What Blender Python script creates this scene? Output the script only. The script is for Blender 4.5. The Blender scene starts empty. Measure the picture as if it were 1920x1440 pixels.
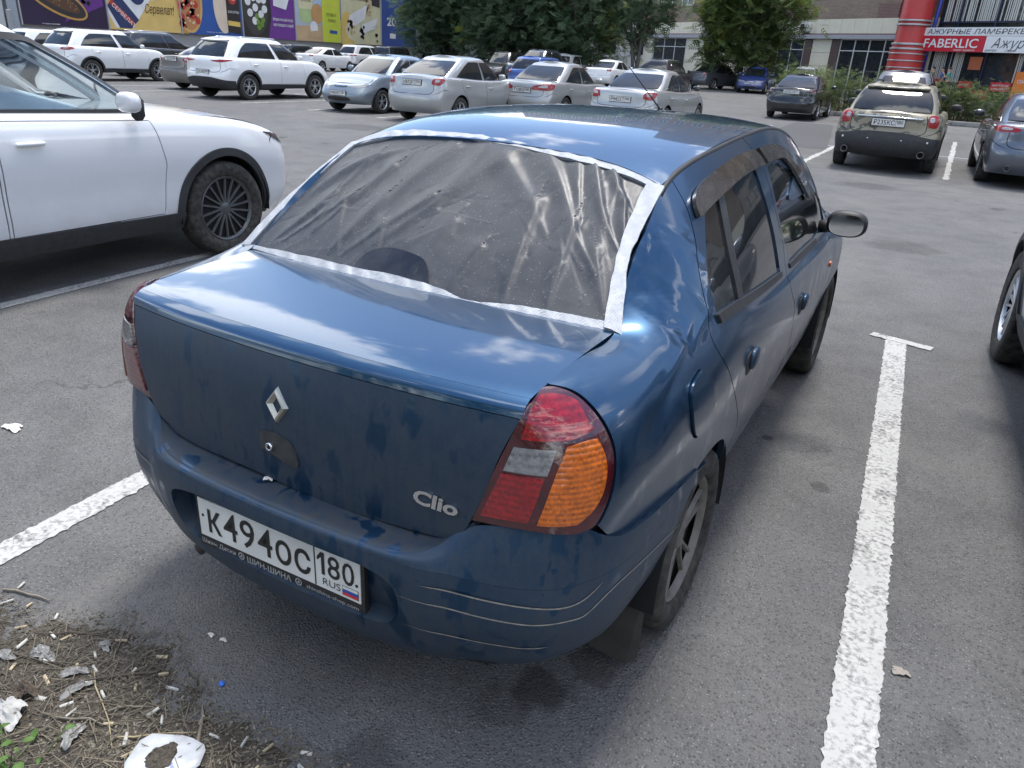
import bpy, bmesh, math, random
import numpy as np
from mathutils import Vector, Matrix, geometry
from math import radians, sin, cos, pi
random.seed(7); np.random.seed(7)
scene = bpy.context.scene
COL = scene.collection
# ---------------------------------------------------------------- camera
cam_d = bpy.data.cameras.new('camera'); cam = bpy.data.objects.new('camera', cam_d); COL.objects.link(cam)
cam_d.sensor_width = 36; cam_d.lens = 1401.866/1920*36; cam_d.clip_start = .05; cam_d.clip_end = 2000
cam.location = (1.18, -1.023, 1.591); cam.rotation_euler = (radians(66.236), radians(-2.992), radians(29.557))
scene.camera = cam
# ---------------------------------------------------------------- sky, sun, exposure
SUN_EL, SUN_AZ = 71, 5           # elevation; degrees to the left of +y (the way the cars face)
SKY_STRENGTH, SUN_STRENGTH = .14, 2.15
w = bpy.data.worlds.new('World'); scene.world = w; w.use_nodes = True
nt = w.node_tree; N = nt.nodes; L = nt.links; N.clear()
out = N.new('ShaderNodeOutputWorld'); bg = N.new('ShaderNodeBackground'); bg.inputs[1].default_value = SKY_STRENGTH
sky = N.new('ShaderNodeTexSky'); sky.sky_type = 'NISHITA'; sky.sun_disc = False
sky.sun_elevation = radians(SUN_EL); sky.sun_rotation = radians(-SUN_AZ); sky.altitude = 100; sky.air_density = 1.0; sky.dust_density = .7; sky.ozone_density = 2.0
tc = N.new('ShaderNodeTexCoord'); sep = N.new('ShaderNodeSeparateXYZ'); L.new(tc.outputs['Generated'], sep.inputs[0])
def wmath(op, a, b=None, c=None):
    m = N.new('ShaderNodeMath'); m.operation = op
    for i, v in enumerate((a, b, c)):
        if v is None: continue
        if isinstance(v, (int, float)): m.inputs[i].default_value = v
        else: L.new(v, m.inputs[i])
    return m.outputs[0]
zc = wmath('ADD', wmath('MAXIMUM', sep.outputs[2], 0.0), .16)
cx = wmath('DIVIDE', sep.outputs[0], zc); cy = wmath('DIVIDE', sep.outputs[1], zc)
cmb = N.new('ShaderNodeCombineXYZ'); L.new(cx, cmb.inputs[0]); L.new(cy, cmb.inputs[1])
no = N.new('ShaderNodeTexNoise'); no.inputs['Scale'].default_value = 1.0; no.inputs['Detail'].default_value = 9; no.inputs['Roughness'].default_value = .55; no.inputs['Distortion'].default_value = .25
L.new(cmb.outputs[0], no.inputs['Vector'])
cr = N.new('ShaderNodeMapRange'); cr.interpolation_type = 'SMOOTHSTEP'; cr.inputs[1].default_value = .515; cr.inputs[2].default_value = .56
L.new(no.outputs[0], cr.inputs[0])
up = N.new('ShaderNodeMapRange'); up.inputs[1].default_value = -.02; up.inputs[2].default_value = .06; L.new(sep.outputs[2], up.inputs[0])
cm = wmath('MULTIPLY', wmath('MULTIPLY', cr.outputs[0], up.outputs[0]), .92)
mix = N.new('ShaderNodeMix'); mix.data_type = 'RGBA'; L.new(cm, mix.inputs[0]); L.new(sky.outputs[0], mix.inputs[6]); mix.inputs[7].default_value = (12.0, 12.1, 12.3, 1)
L.new(mix.outputs[2], bg.inputs[0]); L.new(bg.outputs[0], out.inputs[0])
sd = bpy.data.lights.new('sun', 'SUN'); sun = bpy.data.objects.new('sun', sd); COL.objects.link(sun)
sd.energy = SUN_STRENGTH; sd.angle = radians(12); sd.color = (1, .955, .89)
_d = Vector((-sin(radians(SUN_AZ))*cos(radians(SUN_EL)), cos(radians(SUN_AZ))*cos(radians(SUN_EL)), sin(radians(SUN_EL))))
sun.rotation_euler = (-_d).to_track_quat('-Z', 'Y').to_euler()
vs = scene.view_settings; scene.display_settings.display_device = 'sRGB'
vs.view_transform = 'Standard'; vs.look = 'None'; vs.exposure = .92; vs.gamma = 1.0; vs.use_curve_mapping = False
scene.cycles.max_bounces = 6; scene.cycles.transparent_max_bounces = 12; scene.cycles.caustics_reflective = False; scene.cycles.caustics_refractive = False
# ---------------------------------------------------------------- smooth control nets
def _spl(n):
    # natural cubic spline: matrix giving second derivatives at the knots
    A = np.zeros((n, n)); B = np.zeros((n, n)); A[0, 0] = A[-1, -1] = 1
    for i in range(1, n-1):
        A[i, i-1:i+2] = (1, 4, 1); B[i, i-1:i+2] = (6, -12, 6)
    return np.linalg.solve(A, B)
_SP = {}
def wts(t, n):
    if n not in _SP: _SP[n] = _spl(n)
    t = np.asarray(t, float); i = np.clip(np.floor(t).astype(int), 0, n-2); f = t-i; g = 1-f
    W_ = np.zeros((len(t), n)); k = np.arange(len(t))
    W_[k, i] += g; W_[k, i+1] += f
    M2 = _SP[n]
    ff = np.where((t < 0) | (t > n-1), 0, 1)          # straight beyond the ends
    return W_ + ((g**3-g)/6*ff)[:, None]*M2[i] + ((f**3-f)/6*ff)[:, None]*M2[i+1]
class Net:
    def __init__(s, c, mirror=False):
        s.c = np.array(c, float)
        if mirror: s.c = s.c*np.array([-1, 1, 1])
        s.mirror = mirror; s.nu, s.nv = s.c.shape[:2]; s.disp = None
    def __call__(s, uv):
        uv = np.asarray(uv, float).reshape(-1, 2)
        p = np.einsum('ki,ijc,kj->kc', wts(uv[:, 0], s.nu), s.c, wts(uv[:, 1], s.nv))
        if s.disp is not None: p = s.disp(p, uv, s)
        return p
    def normal(s, uv, e=.004):
        uv = np.asarray(uv, float).reshape(-1, 2)
        du = s(uv+[e, 0])-s(uv-[e, 0]); dv = s(uv+[0, e])-s(uv-[0, e])
        n = np.cross(du, dv); n /= np.linalg.norm(n, axis=1)[:, None]+1e-12
        return -n if s.mirror else n
    def inv(s, target, fn, g=None):
        # uv where fn(S(uv)) == target (two numbers)
        uu, vv = np.meshgrid(np.linspace(0, s.nu-1, 60), np.linspace(0, s.nv-1, 50), indexing='ij')
        G = np.stack([uu.ravel(), vv.ravel()], 1); F = fn(s(G))-np.asarray(target)
        if g is not None:
            m = g(s(G)); F[~m] = 1e6
        x = G[np.argmin((F**2).sum(1))]
        for _ in range(12):
            r = (fn(s(x))-target)[0]; e = 1e-4
            J = np.stack([(fn(s(x+[e, 0]))[0]-fn(s(x-[e, 0]))[0])/(2*e), (fn(s(x+[0, e]))[0]-fn(s(x-[0, e]))[0])/(2*e)], 1)
            try: st = np.linalg.solve(J, -r)
            except Exception: break
            x = x+np.clip(st, -.3, .3)
        return x
# ---------------------------------------------------------------- the blue saloon's surfaces (metres; rear bumper at y = 0, heading +y)
SIDE = [
 [(.40,.09,.30),(.43,.09,.42),(.46,.092,.56),(.499,.10,.70),(.543,.108,.83),(.572,.128,.92),(.58,.145,.955),(.582,.16,.975),(.577,.18,.986)],
 [(.60,.15,.30),(.655,.155,.42),(.685,.16,.56),(.705,.175,.70),(.706,.19,.82),(.685,.21,.91),(.655,.23,.955),(.62,.245,.98),(.585,.26,.992)],
 [(.70,.42,.30),(.74,.42,.42),(.755,.42,.56),(.769,.42,.70),(.77,.42,.82),(.747,.42,.91),(.705,.42,.962),(.65,.42,.988),(.592,.42,.998)],
 [(.72,.66,.30),(.76,.66,.42),(.778,.66,.56),(.791,.66,.70),(.793,.66,.82),(.773,.66,.91),(.742,.65,.975),(.685,.62,1.012),(.603,.57,1.013)],
 [(.735,.92,.30),(.77,.92,.42),(.795,.92,.56),(.805,.92,.70),(.802,.92,.82),(.786,.91,.91),(.755,.90,.99),(.69,.82,1.10),(.585,.73,1.145)],
 [(.742,1.2,.30),(.772,1.2,.42),(.797,1.2,.56),(.807,1.2,.70),(.803,1.2,.82),(.785,1.2,.91),(.757,1.19,.97),(.672,1.08,1.15),(.535,.956,1.291)],
 [(.745,1.6,.30),(.773,1.6,.42),(.798,1.6,.56),(.808,1.6,.70),(.803,1.6,.82),(.785,1.6,.89),(.757,1.6,.945),(.68,1.48,1.19),(.545,1.30,1.36)],
 [(.745,2.05,.30),(.772,2.05,.42),(.797,2.05,.56),(.806,2.05,.70),(.80,2.05,.82),(.782,2.05,.88),(.755,2.05,.928),(.68,1.96,1.19),(.55,1.83,1.392)],
 [(.742,2.5,.30),(.77,2.5,.42),(.795,2.5,.56),(.803,2.5,.70),(.797,2.5,.81),(.779,2.5,.865),(.75,2.5,.912),(.675,2.42,1.17),(.545,2.34,1.375)],
 [(.74,2.85,.30),(.768,2.85,.42),(.792,2.85,.56),(.80,2.85,.70),(.79,2.85,.80),(.772,2.85,.855),(.745,2.85,.90),(.68,2.84,1.08),(.58,2.78,1.24)],
 [(.738,3.15,.30),(.765,3.15,.42),(.79,3.15,.56),(.796,3.15,.70),(.785,3.15,.79),(.765,3.14,.84),(.735,3.12,.885),(.70,3.13,.93),(.65,3.16,.965)],
 [(.72,3.5,.30),(.755,3.5,.42),(.783,3.5,.56),(.788,3.5,.68),(.775,3.5,.77),(.745,3.5,.82),(.71,3.5,.86),(.66,3.5,.89),(.60,3.5,.905)],
 [(.60,3.97,.30),(.64,3.99,.42),(.655,3.99,.54),(.65,3.97,.64),(.63,3.94,.70),(.60,3.91,.74),(.56,3.88,.765),(.52,3.85,.785),(.46,3.82,.80)]]
def _sym(rows):
    # rows of half columns from the centre outwards -> full width net, left to right
    out = []
    for r in rows:
        l = [(-x, y, z) for x, y, z in reversed(r) if abs(x) > 1e-9]
        out.append(l+list(r))
    return np.array(out, float).transpose(1, 0, 2)     # [column across][row]
DECK = _sym([[(0,.125,.982),(.25,.130,.981),(.45,.147,.979),(.60,.172,.976)],
 [(0,.20,.996),(.25,.205,.995),(.45,.215,.992),(.60,.23,.987)],
 [(0,.36,1.006),(.25,.36,1.005),(.45,.365,1.003),(.61,.37,.997)],
 [(0,.50,1.012),(.25,.50,1.011),(.45,.505,1.009),(.615,.51,1.003)],
 [(0,.63,1.016),(.25,.63,1.015),(.45,.63,1.013),(.615,.63,1.008)]])
FACE = _sym([[(0,.066,.56),(.22,.070,.56),(.42,.083,.56),(.55,.100,.56)],
 [(0,.066,.66),(.22,.070,.66),(.42,.083,.66),(.555,.103,.66)],
 [(0,.067,.76),(.22,.071,.76),(.43,.085,.76),(.565,.106,.76)],
 [(0,.074,.86),(.22,.079,.86),(.44,.094,.86),(.575,.114,.86)],
 [(0,.095,.945),(.23,.10,.945),(.45,.117,.945),(.60,.142,.943)]])
LIP = _sym([[(0,.095,.945),(.23,.10,.945),(.45,.117,.945),(.60,.142,.943)],
 [(0,.098,.956),(.23,.103,.956),(.45,.12,.955),(.60,.145,.953)],
 [(0,.104,.968),(.24,.110,.968),(.45,.127,.967),(.60,.152,.965)],
 [(0,.125,.982),(.25,.130,.981),(.45,.147,.979),(.60,.172,.976)]])
_bx = []
_k = [
 # centre outwards, per station: top edge, bulge, then down to the bottom edge
 [(0,0.0,0.615),(0,-0.016,0.602),(0,-0.018,0.557),(0,-0.008,0.47),(0,0.008,0.4),(0,0.03,0.33),(0,0.065,0.275)],
 [(0.22,0.006,0.615),(0.22,-0.01,0.6),(0.22,-0.012,0.552),(0.22,-0.002,0.47),(0.22,0.014,0.4),(0.21,0.036,0.33),(0.2,0.07,0.275)],
 [(0.39,0.034,0.615),(0.4,0.016,0.592),(0.4,0.014,0.537),(0.4,0.022,0.46),(0.395,0.038,0.395),(0.385,0.06,0.33),(0.365,0.095,0.275)],
 [(0.462,0.085,0.655),(0.47,0.042,0.587),(0.472,0.04,0.527),(0.47,0.048,0.455),(0.465,0.064,0.39),(0.455,0.086,0.33),(0.435,0.12,0.275)],
 [(0.53,0.104,0.697),(0.548,0.068,0.58),(0.55,0.066,0.517),(0.548,0.074,0.45),(0.54,0.09,0.39),(0.53,0.112,0.33),(0.505,0.147,0.277)],
 [(0.64,0.145,0.707),(0.65,0.122,0.57),(0.653,0.12,0.507),(0.65,0.127,0.445),(0.642,0.142,0.39),(0.63,0.165,0.33),(0.6,0.2,0.28)],
 [(0.708,0.2,0.705),(0.72,0.2,0.566),(0.722,0.2,0.502),(0.72,0.205,0.445),(0.71,0.22,0.39),(0.695,0.24,0.335),(0.665,0.275,0.29)],
 [(0.758,0.3,0.645),(0.768,0.32,0.566),(0.77,0.32,0.502),(0.767,0.325,0.445),(0.758,0.335,0.395),(0.742,0.35,0.345),(0.715,0.38,0.285)],
 [(0.784,0.52,0.615),(0.789,0.52,0.56),(0.789,0.52,0.502),(0.785,0.52,0.45),(0.776,0.52,0.41),(0.762,0.53,0.36),(0.735,0.54,0.295)],
 [(0.797,0.8,0.592),(0.803,0.8,0.555),(0.803,0.8,0.502),(0.799,0.8,0.455),(0.79,0.8,0.42),(0.775,0.8,0.36),(0.755,0.8,0.32)]]
_kr = np.array(_k).transpose(1, 0, 2)
BUMP = _sym([list(c) for c in _kr][::-1])                                  # whole skin, for reference outlines
BUMPL = _sym([list(c) for c in _kr[1:]][::-1])                              # below the crease
BUMPT = _sym([list(_kr[1]), list(_kr[0]*.5+_kr[1]*.5+np.array([0, -.004, .003])), list(_kr[0])])   # sunlit band above it
SHELF = _sym([[(0,.0,.615),(.22,.006,.615),(.39,.034,.615),(.462,.085,.655),(.50,.10,.69)],
 [(0,.02,.620),(.22,.026,.620),(.39,.05,.622),(.457,.093,.652),(.50,.106,.692)],
 [(0,.095,.627),(.22,.10,.628),(.39,.115,.634),(.45,.125,.655),(.50,.125,.695)]])
GLASS = _sym([[(0,.525,1.005),(.25,.53,1.005),(.45,.545,1.005),(.63,.575,1.005)],
 [(0,.63,1.105),(.25,.635,1.103),(.44,.645,1.095),(.605,.665,1.085)],
 [(0,.745,1.195),(.25,.75,1.192),(.42,.755,1.18),(.58,.765,1.16)],
 [(0,.875,1.28),(.25,.875,1.276),(.41,.875,1.26),(.557,.875,1.236)],
 [(0,1.02,1.358),(.25,1.01,1.351),(.41,.995,1.328),(.535,.97,1.293)]])
ROOF = _sym([[(0,.985,1.352),(.26,.978,1.344),(.43,.968,1.322),(.535,.95,1.290)],
 [(0,1.22,1.398),(.27,1.22,1.390),(.455,1.20,1.368),(.543,1.17,1.338)],
 [(0,1.6,1.417),(.28,1.6,1.412),(.47,1.58,1.393),(.55,1.55,1.378)],
 [(0,2.0,1.418),(.28,2.0,1.413),(.47,2.0,1.398),(.552,2.0,1.389)],
 [(0,2.35,1.405),(.28,2.35,1.40),(.47,2.34,1.385),(.55,2.32,1.374)],
 [(0,2.66,1.385),(.28,2.64,1.378),(.47,2.6,1.357),(.55,2.56,1.335)]])
SCREEN = _sym([[(0,2.67,1.38),(.28,2.65,1.372),(.47,2.61,1.352),(.55,2.57,1.33)],
 [(0,2.95,1.20),(.3,2.92,1.195),(.52,2.85,1.18),(.60,2.80,1.165)],
 [(0,3.32,.95),(.3,3.28,.95),(.55,3.2,.95),(.66,3.12,.95)]])
HOOD = _sym([[(0,3.33,.955),(.3,3.29,.955),(.53,3.22,.953),(.66,3.14,.945)],
 [(0,3.65,.90),(.3,3.64,.895),(.5,3.6,.888),(.60,3.55,.88)],
 [(0,4.02,.78),(.28,4.0,.78),(.44,3.95,.78),(.54,3.86,.775)]])
# outlines of the saloon's panels in the parameters of its surfaces
UV = {}
UV['lamp'] = (((0.009,3.015),(-0.0,4.399),(0.035,6.47)),((0.035,6.47),(0.352,7.525),(0.711,7.527),(1.031,6.707),(1.175,5.834),(1.268,5.132),(1.341,4.525),(1.346,4.052),(1.309,3.582),(1.225,3.184),(1.143,3.057),(1.012,3.03)),((1.012,3.03),(0.835,3.047),(0.508,3.074),(0.195,3.04),(0.009,3.015)))
UV['l_red'] = (((0.114,6.123),(0.286,7.04),(0.612,6.98),(0.979,6.35),(1.041,5.702),(1.117,5.075)),((1.117,5.075),(0.968,4.98),(0.804,4.904)),((0.804,4.904),(0.454,4.848),(0.14,4.814)),((0.14,4.814),(0.114,6.123)))
UV['l_clear'] = (((0.093,4.596),(0.623,4.67)),((0.623,4.67),(0.565,4.124)),((0.565,4.124),(0.092,4.078)),((0.092,4.078),(0.093,4.596)))
UV['l_low'] = (((0.082,4.018),(0.541,4.077)),((0.541,4.077),(0.498,3.229)),((0.498,3.229),(0.063,3.172)),((0.063,3.172),(0.082,4.018)))
UV['l_amber'] = (((0.753,4.738),(0.961,4.835),(1.141,4.841)),((1.141,4.841),(1.226,4.38),(1.225,3.899),(1.14,3.496),(0.968,3.229)),((0.968,3.229),(0.753,3.212),(0.583,3.205)),((0.583,3.205),(0.646,4.097),(0.753,4.738)))
UV['q_lampside'] = ((0.784,7.663),(1.097,6.782),(1.231,5.893),(1.317,5.157),(1.384,4.518),(1.389,4.02),(1.356,3.527),(1.273,3.121),(1.216,3.072))
UV['q_joint'] = ((1.523,2.523),(1.611,2.442),(2.136,2.352),(2.947,2.158),(3.892,1.992))
UV['doorgap_r'] = ((5.147,1.846),(4.495,3.134),(4.027,4.15),(3.694,5.275),(3.775,6.114),(4.133,6.763),(4.411,7.044),(4.737,7.309),(4.98,7.561),(5.11,7.782),(5.199,7.957))
UV['ditch'] = ((5.199,7.957),(5.625,7.965),(5.999,7.996),(6.641,8.003))
UV['bgap'] = ((6.689,8.002),(6.705,7.715),(6.638,7.366),(6.487,6.877),(6.538,6.409),(6.517,5.694),(6.521,4.321),(6.735,3.564),(6.884,2.826),(7.064,2.039),(7.163,1.521))
UV['flap'] = (((3.159,4.904),(3.348,4.488),(3.492,3.867),(3.5,3.337),(3.174,3.215),(2.907,3.712),(2.814,4.463),(2.952,4.797),(3.159,4.904)))
UV['win_r'] = (((4.007,6.071),(4.939,6.044),(6.305,5.959)),((6.305,5.959),(6.293,6.547),(6.309,7.018),(6.469,7.461)),((6.469,7.461),(6.15,7.525),(5.744,7.514),(5.33,7.451)),((5.33,7.451),(5.145,7.335),(4.658,7.0),(4.238,6.626),(4.007,6.071)))
UV['win_f'] = (((6.708,5.982),(7.248,6.026),(8.109,6.026)),((8.109,6.026),(11.896,7.093),(7.66,6.808),(7.474,7.072),(7.328,7.256),(7.142,7.365)),((7.142,7.365),(6.914,7.391),(6.763,7.371)),((6.763,7.371),(6.571,6.886),(6.589,6.476),(6.708,5.982)))
UV['divider'] = (((5.53,7.393),(5.633,7.367)),((5.633,7.367),(5.256,6.773),(4.989,6.06)),((4.989,6.06),(4.801,6.05)),((4.801,6.05),(5.098,6.769),(5.53,7.393)))
UV['belt_r'] = (((3.969,6.038),(4.927,6.022),(6.325,5.949)),((6.325,5.949),(6.308,5.796)),((6.308,5.796),(4.904,5.763),(3.968,5.79)),((3.968,5.79),(3.969,6.038)))
UV['belt_f'] = (((6.681,5.969),(7.239,5.99),(8.176,5.988)),((8.176,5.988),(8.158,5.823)),((8.158,5.823),(7.243,5.795),(6.691,5.815)),((6.691,5.815),(6.681,5.969)))
UV['vis_r'] = (((4.949,7.38),(5.037,7.5),(5.197,7.611),(5.451,7.664),(5.823,7.686),(6.213,7.706),(6.63,7.688)),((6.63,7.688),(6.65,7.541),(6.641,7.411)),((6.641,7.411),(6.057,7.409),(5.538,7.369),(5.027,7.357)),((5.027,7.357),(4.949,7.38)))
UV['vis_f'] = (((6.742,7.684),(7.063,7.664),(7.39,7.59),(7.655,7.374),(7.819,7.073),(8.095,6.725)),((8.095,6.725),(7.908,6.708)),((7.908,6.708),(7.603,7.01),(7.406,7.28),(7.216,7.407),(6.729,7.415)),((6.729,7.415),(6.731,7.557),(6.742,7.684)))
UV['handle_r'] = ((4.95,3.54),(5.102,3.696))
UV['handle_f'] = ((7.059,3.131),(7.26,3.264))
UV['lock_f'] = ((7.056,2.648),(7.138,2.637))
UV['rep'] = ((9.47,3.081),(9.371,3.282))
UV['lid_bottom'] = ((5.428,1.115),(5.333,0.949),(5.201,0.832),(4.968,0.778),(4.324,0.711),(3.626,0.649),(2.94,0.703),(2.395,0.751),(1.662,0.743),(1.285,0.782),(1.09,0.833),(0.928,0.991))
UV['tape_b'] = (((-0.148,-0.005),(1.507,0.018),(2.698,-0.033),(3.601,-0.058),(4.85,-0.027),(5.647,-0.09),(5.899,-0.083)),((5.899,-0.083),(5.863,0.264)),((5.863,0.264),(5.656,0.171),(4.795,0.173),(4.139,0.103),(3.719,0.055),(3.233,0.202),(2.281,0.198),(1.254,0.189),(-0.022,0.078)),((-0.022,0.078),(-0.148,-0.005)))
UV['tape_t'] = (((-0.08,4.028),(0.578,4.21),(1.868,4.046),(2.631,4.0),(3.28,3.901),(3.966,3.82),(4.878,3.871),(5.933,3.938)),((5.933,3.938),(5.872,3.579)),((5.872,3.579),(5.632,3.667),(4.967,3.682),(4.02,3.67),(3.326,3.759),(2.698,3.813),(1.446,3.849),(0.142,3.814)),((0.142,3.814),(-0.08,4.028)))
UV['tape_r'] = (((6.051,3.861),(5.909,2.864),(5.829,2.184),(5.78,1.59),(5.83,0.742),(5.902,-0.106)),((5.902,-0.106),(5.662,-0.004)),((5.662,-0.004),(5.603,0.77),(5.585,1.628),(5.615,2.663),(5.653,3.681)),((5.653,3.681),(5.851,3.809),(6.051,3.861)))
UV['tape_l'] = (((-0.148,-0.005),(-0.162,1.539),(-0.105,2.784),(-0.08,4.028)),((-0.08,4.028),(0.154,3.866)),((0.154,3.866),(0.096,2.649),(0.059,1.479),(0.039,0.082)),((0.039,0.082),(-0.148,-0.005)))
UV['patch'] = (((2.281,0.198),(2.284,0.374),(2.367,0.593),(2.495,0.739),(2.696,0.798),(2.956,0.743),(3.098,0.649),(3.197,0.446)),((3.197,0.446),(3.266,0.202)),((3.266,0.202),(2.843,0.203),(2.281,0.198)))
UV['groove1'] = ((11.183,4.248),(13.012,4.436),(14.287,4.302),(14.952,4.307),(15.491,4.785))
UV['groove2'] = ((10.779,3.595),(13.012,3.591),(13.91,3.516),(14.748,3.49),(15.216,3.586),(15.908,4.271),(16.923,4.035),(17.599,3.441))
UV['groove3'] = ((10.809,2.38),(13.018,2.249),(13.768,2.097),(14.379,2.072))
UV['tow'] = (((12.402,2.137),(13.097,2.097)),((13.097,2.097),(13.079,1.524)),((13.079,1.524),(12.363,1.61)),((12.363,1.61),(12.402,2.137)))
UV['deckgap'] = ((5.949,0.978),(5.879,1.927),(5.798,3.134))
# ---------------------------------------------------------------- materials
MATS = {}
class NB:
    # small helper to write node trees
    def __init__(s, name):
        s.m = bpy.data.materials.new(name); s.m.use_nodes = True; s.t = s.m.node_tree; s.n = s.t.nodes; s.l = s.t.links; s.n.clear()
        s.out = s.n.new('ShaderNodeOutputMaterial'); s.b = s.n.new('ShaderNodeBsdfPrincipled'); s.l.new(s.b.outputs[0], s.out.inputs[0])
        s._tc = None
    def co(s, kind='Object'):
        if s._tc is None: s._tc = s.n.new('ShaderNodeTexCoord')
        return s._tc.outputs[kind]
    def put(s, sock, v):
        if v is None: return
        if hasattr(v, 'is_linked') or hasattr(v, 'links'): s.l.new(v, sock)
        elif isinstance(v, (tuple, list)) and len(v) == 3 and sock.type == 'RGBA': sock.default_value = (*v, 1)
        else: sock.default_value = v
    def scale(s, v, sc, rot=(0, 0, 0), loc=(0, 0, 0)):
        m = s.n.new('ShaderNodeMapping'); s.l.new(v, m.inputs[0]); m.inputs['Scale'].default_value = sc; m.inputs['Rotation'].default_value = rot; m.inputs['Location'].default_value = loc
        return m.outputs[0]
    def noise(s, sc=5, det=4, ro=.5, vec=None, dist=0, col=False):
        n = s.n.new('ShaderNodeTexNoise'); s.l.new(vec if vec is not None else s.co(), n.inputs['Vector'])
        n.inputs['Scale'].default_value = sc; n.inputs['Detail'].default_value = det; n.inputs['Roughness'].default_value = ro; n.inputs['Distortion'].default_value = dist
        return n.outputs[1 if col else 0]
    def voro(s, sc=5, vec=None, feat='F1', out='Distance', rnd=1):
        n = s.n.new('ShaderNodeTexVoronoi'); n.feature = feat; s.l.new(vec if vec is not None else s.co(), n.inputs['Vector'])
        n.inputs['Scale'].default_value = sc; n.inputs['Randomness'].default_value = rnd
        return n.outputs[out]
    def wave(s, sc, vec=None, dist=0, d='X', prof='SIN'):
        n = s.n.new('ShaderNodeTexWave'); n.bands_direction = d; n.wave_profile = prof; s.l.new(vec if vec is not None else s.co(), n.inputs['Vector'])
        n.inputs['Scale'].default_value = sc; n.inputs['Distortion'].default_value = dist
        return n.outputs['Fac']
    def rng(s, v, a, b, c=0, d=1, smooth=False):
        n = s.n.new('ShaderNodeMapRange'); n.interpolation_type = 'SMOOTHSTEP' if smooth else 'LINEAR'; s.put(n.inputs[0], v)
        for i, q in enumerate((a, b, c, d)): n.inputs[i+1].default_value = q
        return n.outputs[0]
    def math(s, op, a, b=0, c=None):
        n = s.n.new('ShaderNodeMath'); n.operation = op; s.put(n.inputs[0], a); s.put(n.inputs[1], b)
        if c is not None: s.put(n.inputs[2], c)
        return n.outputs[0]
    def mix(s, f, a, b):
        n = s.n.new('ShaderNodeMix'); n.data_type = 'RGBA'; s.put(n.inputs[0], f); s.put(n.inputs[6], a); s.put(n.inputs[7], b)
        return n.outputs[2]
    def sep(s, v=None):
        n = s.n.new('ShaderNodeSeparateXYZ'); s.l.new(v if v is not None else s.co(), n.inputs[0]); return n.outputs
    def bump(s, h, st=.3, d=.01, nrm=None):
        n = s.n.new('ShaderNodeBump'); n.inputs['Strength'].default_value = st; n.inputs['Distance'].default_value = d; s.l.new(h, n.inputs['Height'])
        if nrm is not None: s.l.new(nrm, n.inputs['Normal'])
        s.l.new(n.outputs[0], s.b.inputs['Normal']); return n.outputs[0]
    def set(s, **k):
        nm = dict(base='Base Color', rough='Roughness', metal='Metallic', spec='Specular IOR Level', coat='Coat Weight', coatr='Coat Roughness', trans='Transmission Weight', ior='IOR', alpha='Alpha', em='Emission Color', ems='Emission Strength', sheen='Sheen Weight')
        for a, v in k.items(): s.put(s.b.inputs[nm[a]], v)
        return s.m
def plain(name, c, r=.5, metal=0, spec=.5, coat=0, var=.12, sc=20, bump=0):
    if name in MATS: return MATS[name]
    b = NB(name); n = b.noise(sc, 3)
    b.set(base=b.mix(b.rng(n, .3, .7), tuple(x*(1-var) for x in c), tuple(min(1, x*(1+var)) for x in c)), rough=r, metal=metal, spec=spec, coat=coat)
    if bump: b.bump(n, bump, .004)
    MATS[name] = b.m; return b.m
DUST = (.23, .215, .19)
def paint(name, c, metal=.0, rough=.35, dust=.15, low=.55):
    # car lacquer: base coat under a clear coat, road dust growing towards the sills
    if name in MATS: return MATS[name]
    b = NB(name); z = b.sep()[2]; n = b.noise(3.5, 5, .6); n2 = b.noise(60, 2)
    d = b.math('ADD', b.math('MULTIPLY', b.rng(z, .95, .25), low), dust)
    d = b.math('MULTIPLY', d, b.rng(n, .3, .75, .35, 1.0))
    d = b.math('MULTIPLY', d, b.rng(n2, .2, .8, .8, 1.1))
    fl = b.rng(b.noise(900, 1), .35, .65, .85, 1.2)
    base = b.mix(d, c, DUST)
    b.set(base=base, metal=b.math('MULTIPLY', b.math('SUBTRACT', 1, d), metal), rough=b.math('ADD', rough, b.math('MULTIPLY', d, .4)),
          coat=b.math('SUBTRACT', 1, b.math('MULTIPLY', d, 1.2)), coatr=b.math('ADD', .03, b.math('MULTIPLY', d, .3)))
    MATS[name] = b.m; return b.m
def glass_dark(name='tinted_glass', c=(.010, .012, .014), dust=.03):
    if name in MATS: return MATS[name]
    b = NB(name); n = b.noise(4, 4, .6)
    d = b.rng(n, .35, .8, 0, dust*2)
    b.set(base=b.mix(d, c, (.3, .3, .29)), rough=b.math('ADD', .02, b.math('MULTIPLY', d, .5)), spec=.7, ior=1.52)
    MATS[name] = b.m; return b.m
def lens(name, c, ribs=140, r=.12, ax='Z', coat=1):
    if name in MATS: return MATS[name]
    b = NB(name); wv = b.wave(ribs/6.28, d=ax); n = b.noise(45, 2); vc = b.voro(150, None, 'F1', 'Color', .5); vs_ = b.n.new('ShaderNodeSeparateColor'); b.l.new(vc, vs_.inputs[0])
    b.set(base=b.mix(b.rng(b.math('ADD', b.math('MULTIPLY', wv, .20), b.math('ADD', b.math('MULTIPLY', n, .45), b.math('MULTIPLY', vs_.outputs[0], .35))), .2, .95), tuple(x*.35 for x in c), tuple(min(1, x*1.15) for x in c)), rough=r, coat=coat, coatr=.04, spec=.6)
    b.bump(b.math('ADD', b.math('MULTIPLY', wv, .35), n), .4, .004); MATS[name] = b.m; return b.m
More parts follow.
